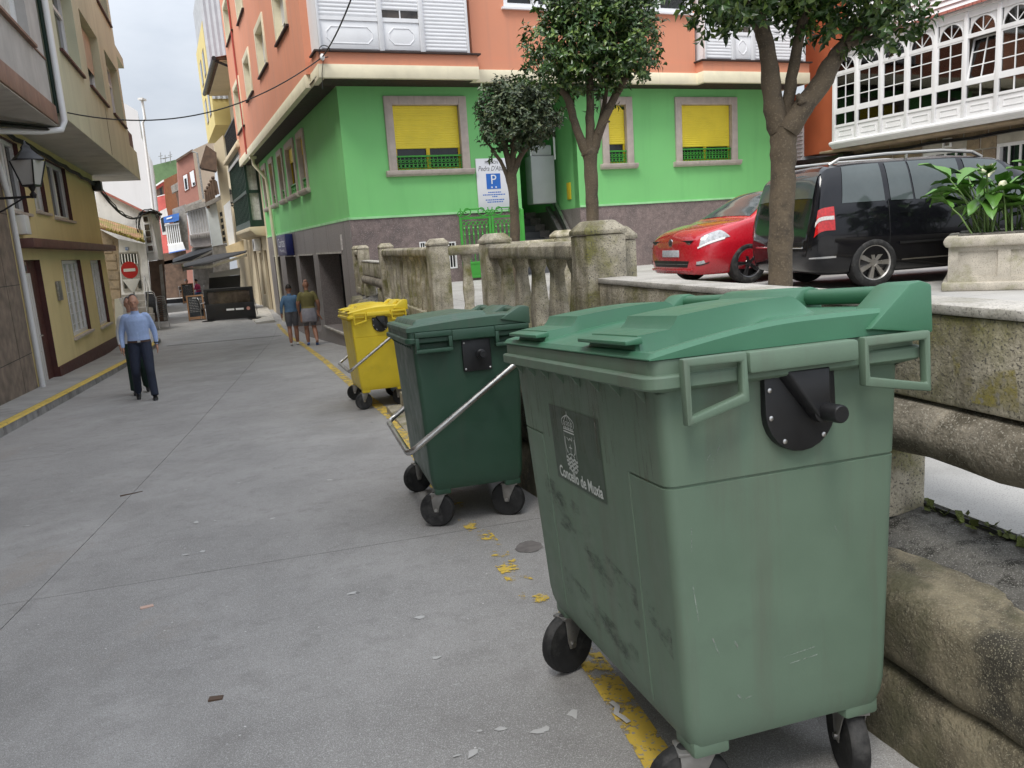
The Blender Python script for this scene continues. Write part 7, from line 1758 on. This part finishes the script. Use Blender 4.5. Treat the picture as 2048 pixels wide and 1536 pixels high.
pose_2 = dict(pose_m, armR=[(.235, .0, 1.13), (.235, .10, .90)], armL=[(-.235, -.04, 1.13), (-.24, -.06, .9)], legR=[(.09, .13, .50), (.10, .18, .09), (0, 1, .02)], legL=[(-.09, .05, .50), (-.1, -.14, .12)], leg=.10, knee=.088, calf=.085, ank=.08, hairlen=.75, nod=0)
person('person in dark green trousers and white top close behind the man in blue', (p2.x, p2.y), hm_, 1.66, pose_2, None, reg_2, .013)
C_ol = clothm('olive_shirt', (.155, .135, .045)); C_gs = clothm('grey_knit', (.30, .29, .32)); C_sg = clothm('grey_shorts', (.13, .13, .14)); C_bs = plain('blue_shoe', (.05, .12, .32), .6); C_ws = plain('white_shoe', (.6, .6, .58), .6); C_den = clothm('denim_shirt', (.10, .19, .31))
def reg_ol(c):
    if c.z > 1.49: return M_skin2
    if abs(c.x) > .20 and c.z < 1.22: return M_skin2
    if c.z > 1.01: return C_ol
    if c.z > .62: return C_gs
    if c.z > .53: return C_sg
    if c.z > .085: return M_skin2
    return C_bs
def knit(mb):
    n = 22; rows = []
    for z, rx, ry in ((1.03, .178, .14), (.95, .20, .155), (.85, .225, .165), (.74, .24, .165), (.64, .235, .15)):
        rows += [(rx*(1+.05*sin(5*2*pi*i/n))*cos(2*pi*i/n), ry*(1+.05*sin(7*2*pi*i/n))*sin(2*pi*i/n)-.01, z-.05*sin(2*pi*i/n*1.0)*(1.03-z)) for i in range(n)]
    mb.add(rows, [(i*n+j, i*n+(j+1) % n, (i+1)*n+(j+1) % n, (i+1)*n+j) for i in range(4) for j in range(n)]+[tuple(range(n-1, -1, -1)), tuple(4*n+j for j in range(n))])
    limb(mb, [(.20, .0, .92), (.27, -.02, .78), (.33, -.03, .66)], [.05, .06, .03], sq=.4)
w1 = gnd(625, 690); hw = rad(-20)
pose_o = dict(hip=(0, 0, .93), sho=(0, .015, 1.43), neck=(0, .03, 1.51), head=(0, .045, 1.64), w=1.12, d=1.08, armR=[(.265, -.03, 1.14), (.275, .03, .90)], armL=[(-.26, .0, 1.15), (-.25, .08, .93)], legR=[(.10, .02, .50), (.11, -.26, .16), (0, 1, -.9)], legL=[(-.095, .10, .49), (-.09, .06, .085)], leg=.10, knee=.060, calf=.066, arm=.066, hairlen=.35, hairm=M_skin2, extra=[knit])
person('bald man in olive T-shirt with a grey jumper tied round his waist', (w1.x, w1.y), hw, 1.74, pose_o, None, reg_ol, .012, group='couple walking away down the street')
def reg_dn(c):
    if c.z > 1.48: return M_skin2
    if abs(c.x) > .2 and c.z < .93: return M_skin2
    if c.z > .97: return C_den
    if c.z > .56: return C_sg
    if c.z > .085: return M_skin2
    return C_ws
w2 = gnd(590, 691)
pose_d = dict(hip=(0, 0, .92), sho=(0, .02, 1.41), neck=(0, .035, 1.49), head=(0, .06, 1.61), nod=-.15, w=1.0, armR=[(.24, .0, 1.14), (.25, .07, .92)], armL=[(-.245, -.06, 1.14), (-.26, -.08, .90)], legR=[(.09, .10, .50), (.09, .12, .085)], legL=[(-.09, .06, .50), (-.09, -.08, .11)], leg=.10, knee=.062, calf=.064, arm=.062, hairlen=.8, front=.7, hairm=M_hairb)
person('dark-haired person in denim shirt and grey shorts beside the man in olive', (w2.x, w2.y), rad(-16), 1.69, pose_d, None, reg_dn, .012, group='couple walking away down the street')
C_pk = clothm('pink_top', (.55, .06, .17)); C_jn = clothm('blue_jeans', (.10, .18, .36))
def reg_pk(c):
    if c.z > 1.03: return M_skin
    if c.z > .55: return C_pk if not (c.y > .25 and abs(c.x) > .12) else M_skin
    if c.z > .08: return C_jn
    return C_bl
sp3 = aty(400, 597, 44); pose_s = dict(hip=(0, 0, .48), sho=(0, .06, .97), neck=(0, .09, 1.05), head=(0, .12, 1.17), w=1.0, armR=[(.23, .10, .74), (.16, .36, .72)], armL=[(-.23, .10, .74), (-.16, .34, .72)], legR=[(.11, .42, .48), (.12, .40, .09)], legL=[(-.11, .42, .48), (-.12, .44, .09)], leg=.088, hairlen=.85, hairm=M_hairb, front=.6)
person('seated diner in pink top and blue jeans under the awning', (sp3.x, sp3.y), rad(-75), 1.68, pose_s, None, reg_pk, .016)
sp4 = aty(372, 590, 45); C_gy = clothm('grey_jumper', (.16, .17, .19))
person('grey-haired seated diner opposite the one in pink', (sp4.x, sp4.y), rad(80), 1.70, dict(pose_s, hairm=M_hairg), None, lambda c: M_skin if c.z > 1.03 else (C_gy if c.z > .55 else C_nv), .016)
for lab, p, rz in (('terrace chair under the seated diner in pink', sp3, 105), ('terrace chair under the grey-haired diner', sp4, -100)):
    c_ = copy_tree(ch0); c_['label'] = lab; c_['group'] = 'chairs set out on the terrace'; c_.location = (p.x, p.y, G(p.x, p.y)); c_.rotation_euler = (0, 0, rad(rz+180))
tp_ = sp3.lerp(sp4, .5); tt = thing('terrace_table', 'small round dark terrace table between the two diners', 'table', (tp_.x, tp_.y, G(tp_.x, tp_.y)))
MB().lathe([(.34, .70), (.35, .715), (.34, .73)], (tp_.x, tp_.y, G(tp_.x, tp_.y)), 'z', 24).build('table_top', M_black, tt); MB().lathe([(.2, .0), (.2, .02), (.03, .04), (.03, .70)], (tp_.x, tp_.y, G(tp_.x, tp_.y)), 'z', 16).build('pedestal', M_steel, tt)
# ------------------------------------------------------------------ litter on the street
M_pap = mat('litter_paper', (.52, .51, .49), .8, var=.1, bump=.1); M_pink = mat('pink_card', (.62, .42, .34), .8, var=.1, bump=.1); r1 = random.Random(77)
spots = [(392, 1045), (430, 1042), (405, 1104), (372, 1110), (1002, 1458), (1145, 1428), (960, 1463), (915, 1512), (945, 1508), (1075, 1465), (1085, 1460), (705, 1187), (838, 1236), (873, 1316), (372, 980), (145, 983), (54, 1052), (60, 896), (545, 1037), (660, 960), (570, 845), (478, 966)]
for i, (x, y) in enumerate(spots):
    p = gnd(x, y); s = r1.uniform(.007, .018)*(1.6 if i in (0, 4, 5) else 1); a = r1.random()*6.3; n = 7; mb = MB(); vs = []
    for k in range(n):
        q = a+2*pi*k/n; rr = s*r1.uniform(.5, 1.2); e = Vector((rr*cos(q)*1.7, rr*sin(q), 0)); e.rotate(Matrix.Rotation(a, 3, 'Z')); u = p+e; vs.append((u.x, u.y, G(u.x, u.y)+.002+r1.uniform(0, .002)))
    c = (p.x, p.y, G(p.x, p.y)+.004); mb.add(vs+[c]+[(v[0], v[1], v[2]-.001) for v in vs], [(k, (k+1) % n, n) for k in range(n)]+[tuple(n+1+k for k in range(n-1, -1, -1))])
    tag(mb.build('paper_scrap', M_pap), 'tiny torn white paper scrap lying on the grey street', 'litter', 'paper scraps on the street')
def flat(name, label, x, y, w, l, a, m, h=.004):
    p = gnd(x, y); f = Fr((p.x, p.y), a); z = G(p.x, p.y); mb = MB(f); mb.hexa([(-l/2, -w/2, z-.001), (l/2, -w/2, z-.001-.05*l), (l/2, w/2, z-.001-.05*l), (-l/2, w/2, z-.001), (-l/2, -w/2, z+h), (l/2, -w/2, z+h-.05*l), (l/2, w/2, z+h+.004-.05*l), (-l/2, w/2, z+h+.002)]); tag(mb.build(name, m), label, 'litter')
flat('sugar_packet', 'pinkish paper packet lying flat on the concrete', 294, 1214, .035, .06, 60, M_pink)
flat('twig', 'thin dark reddish stick lying along the joint in the concrete', 263, 988, .012, .17, 50, M_wood, .01)
flat('dark_leaf', 'brown dead leaf on the concrete beside paper scraps', 432, 1398, .03, .05, 80, M_wood, .006)
mbk = MB(); p = gnd(1238, 1432)
for i in range(6): pass
vs = [gnd(*q) for q in [(1222, 1408), (1235, 1418), (1233, 1432), (1246, 1440), (1258, 1450)]]
mbk = strip(vs, .018, .010, 3); tag(mbk.build('paper_strip', M_pap), 'white crumpled paper strip on the worn yellow line', 'litter')
pb = gnd(800, 790); PB = thing('plastic_bag', 'knotted blue and white plastic bag behind the yellow container wheel', 'bag', (pb.x, pb.y, G(pb.x, pb.y)))
bm_ = MB(); 
def bf(i, j):
    th = pi*i/12; a = 2*pi*j/18; rr = (.13*sin(th)**.8+.015)*(1+.18*mnoise.noise(Vector((cos(a)*2, sin(a)*2, th*2)))); return (pb.x+rr*cos(a), pb.y+.1+rr*sin(a), G(pb.x, pb.y)+.24*(1-cos(th))/2+(.05*max(0, th-2.6)))
bm_.grid(bf, 13, 19); bm_.build('sack', mat('bag_film', (.45, .55, .72), .35, var=.2, vs_=12, bump=.5, bs=40), PB, ang=80)
kb_ = MB(); kb_.ball((pb.x, pb.y+.1, G(pb.x, pb.y)+.27), .035, .03, .04); kb_.build('knot', M_white, PB)
sp5 = gnd(1010, 1018); tag(MB().lathe([(.02, 0)], (0, 0, 0), 'z', 3).build('x', M_white), 'x x x x', 'x') if False else None
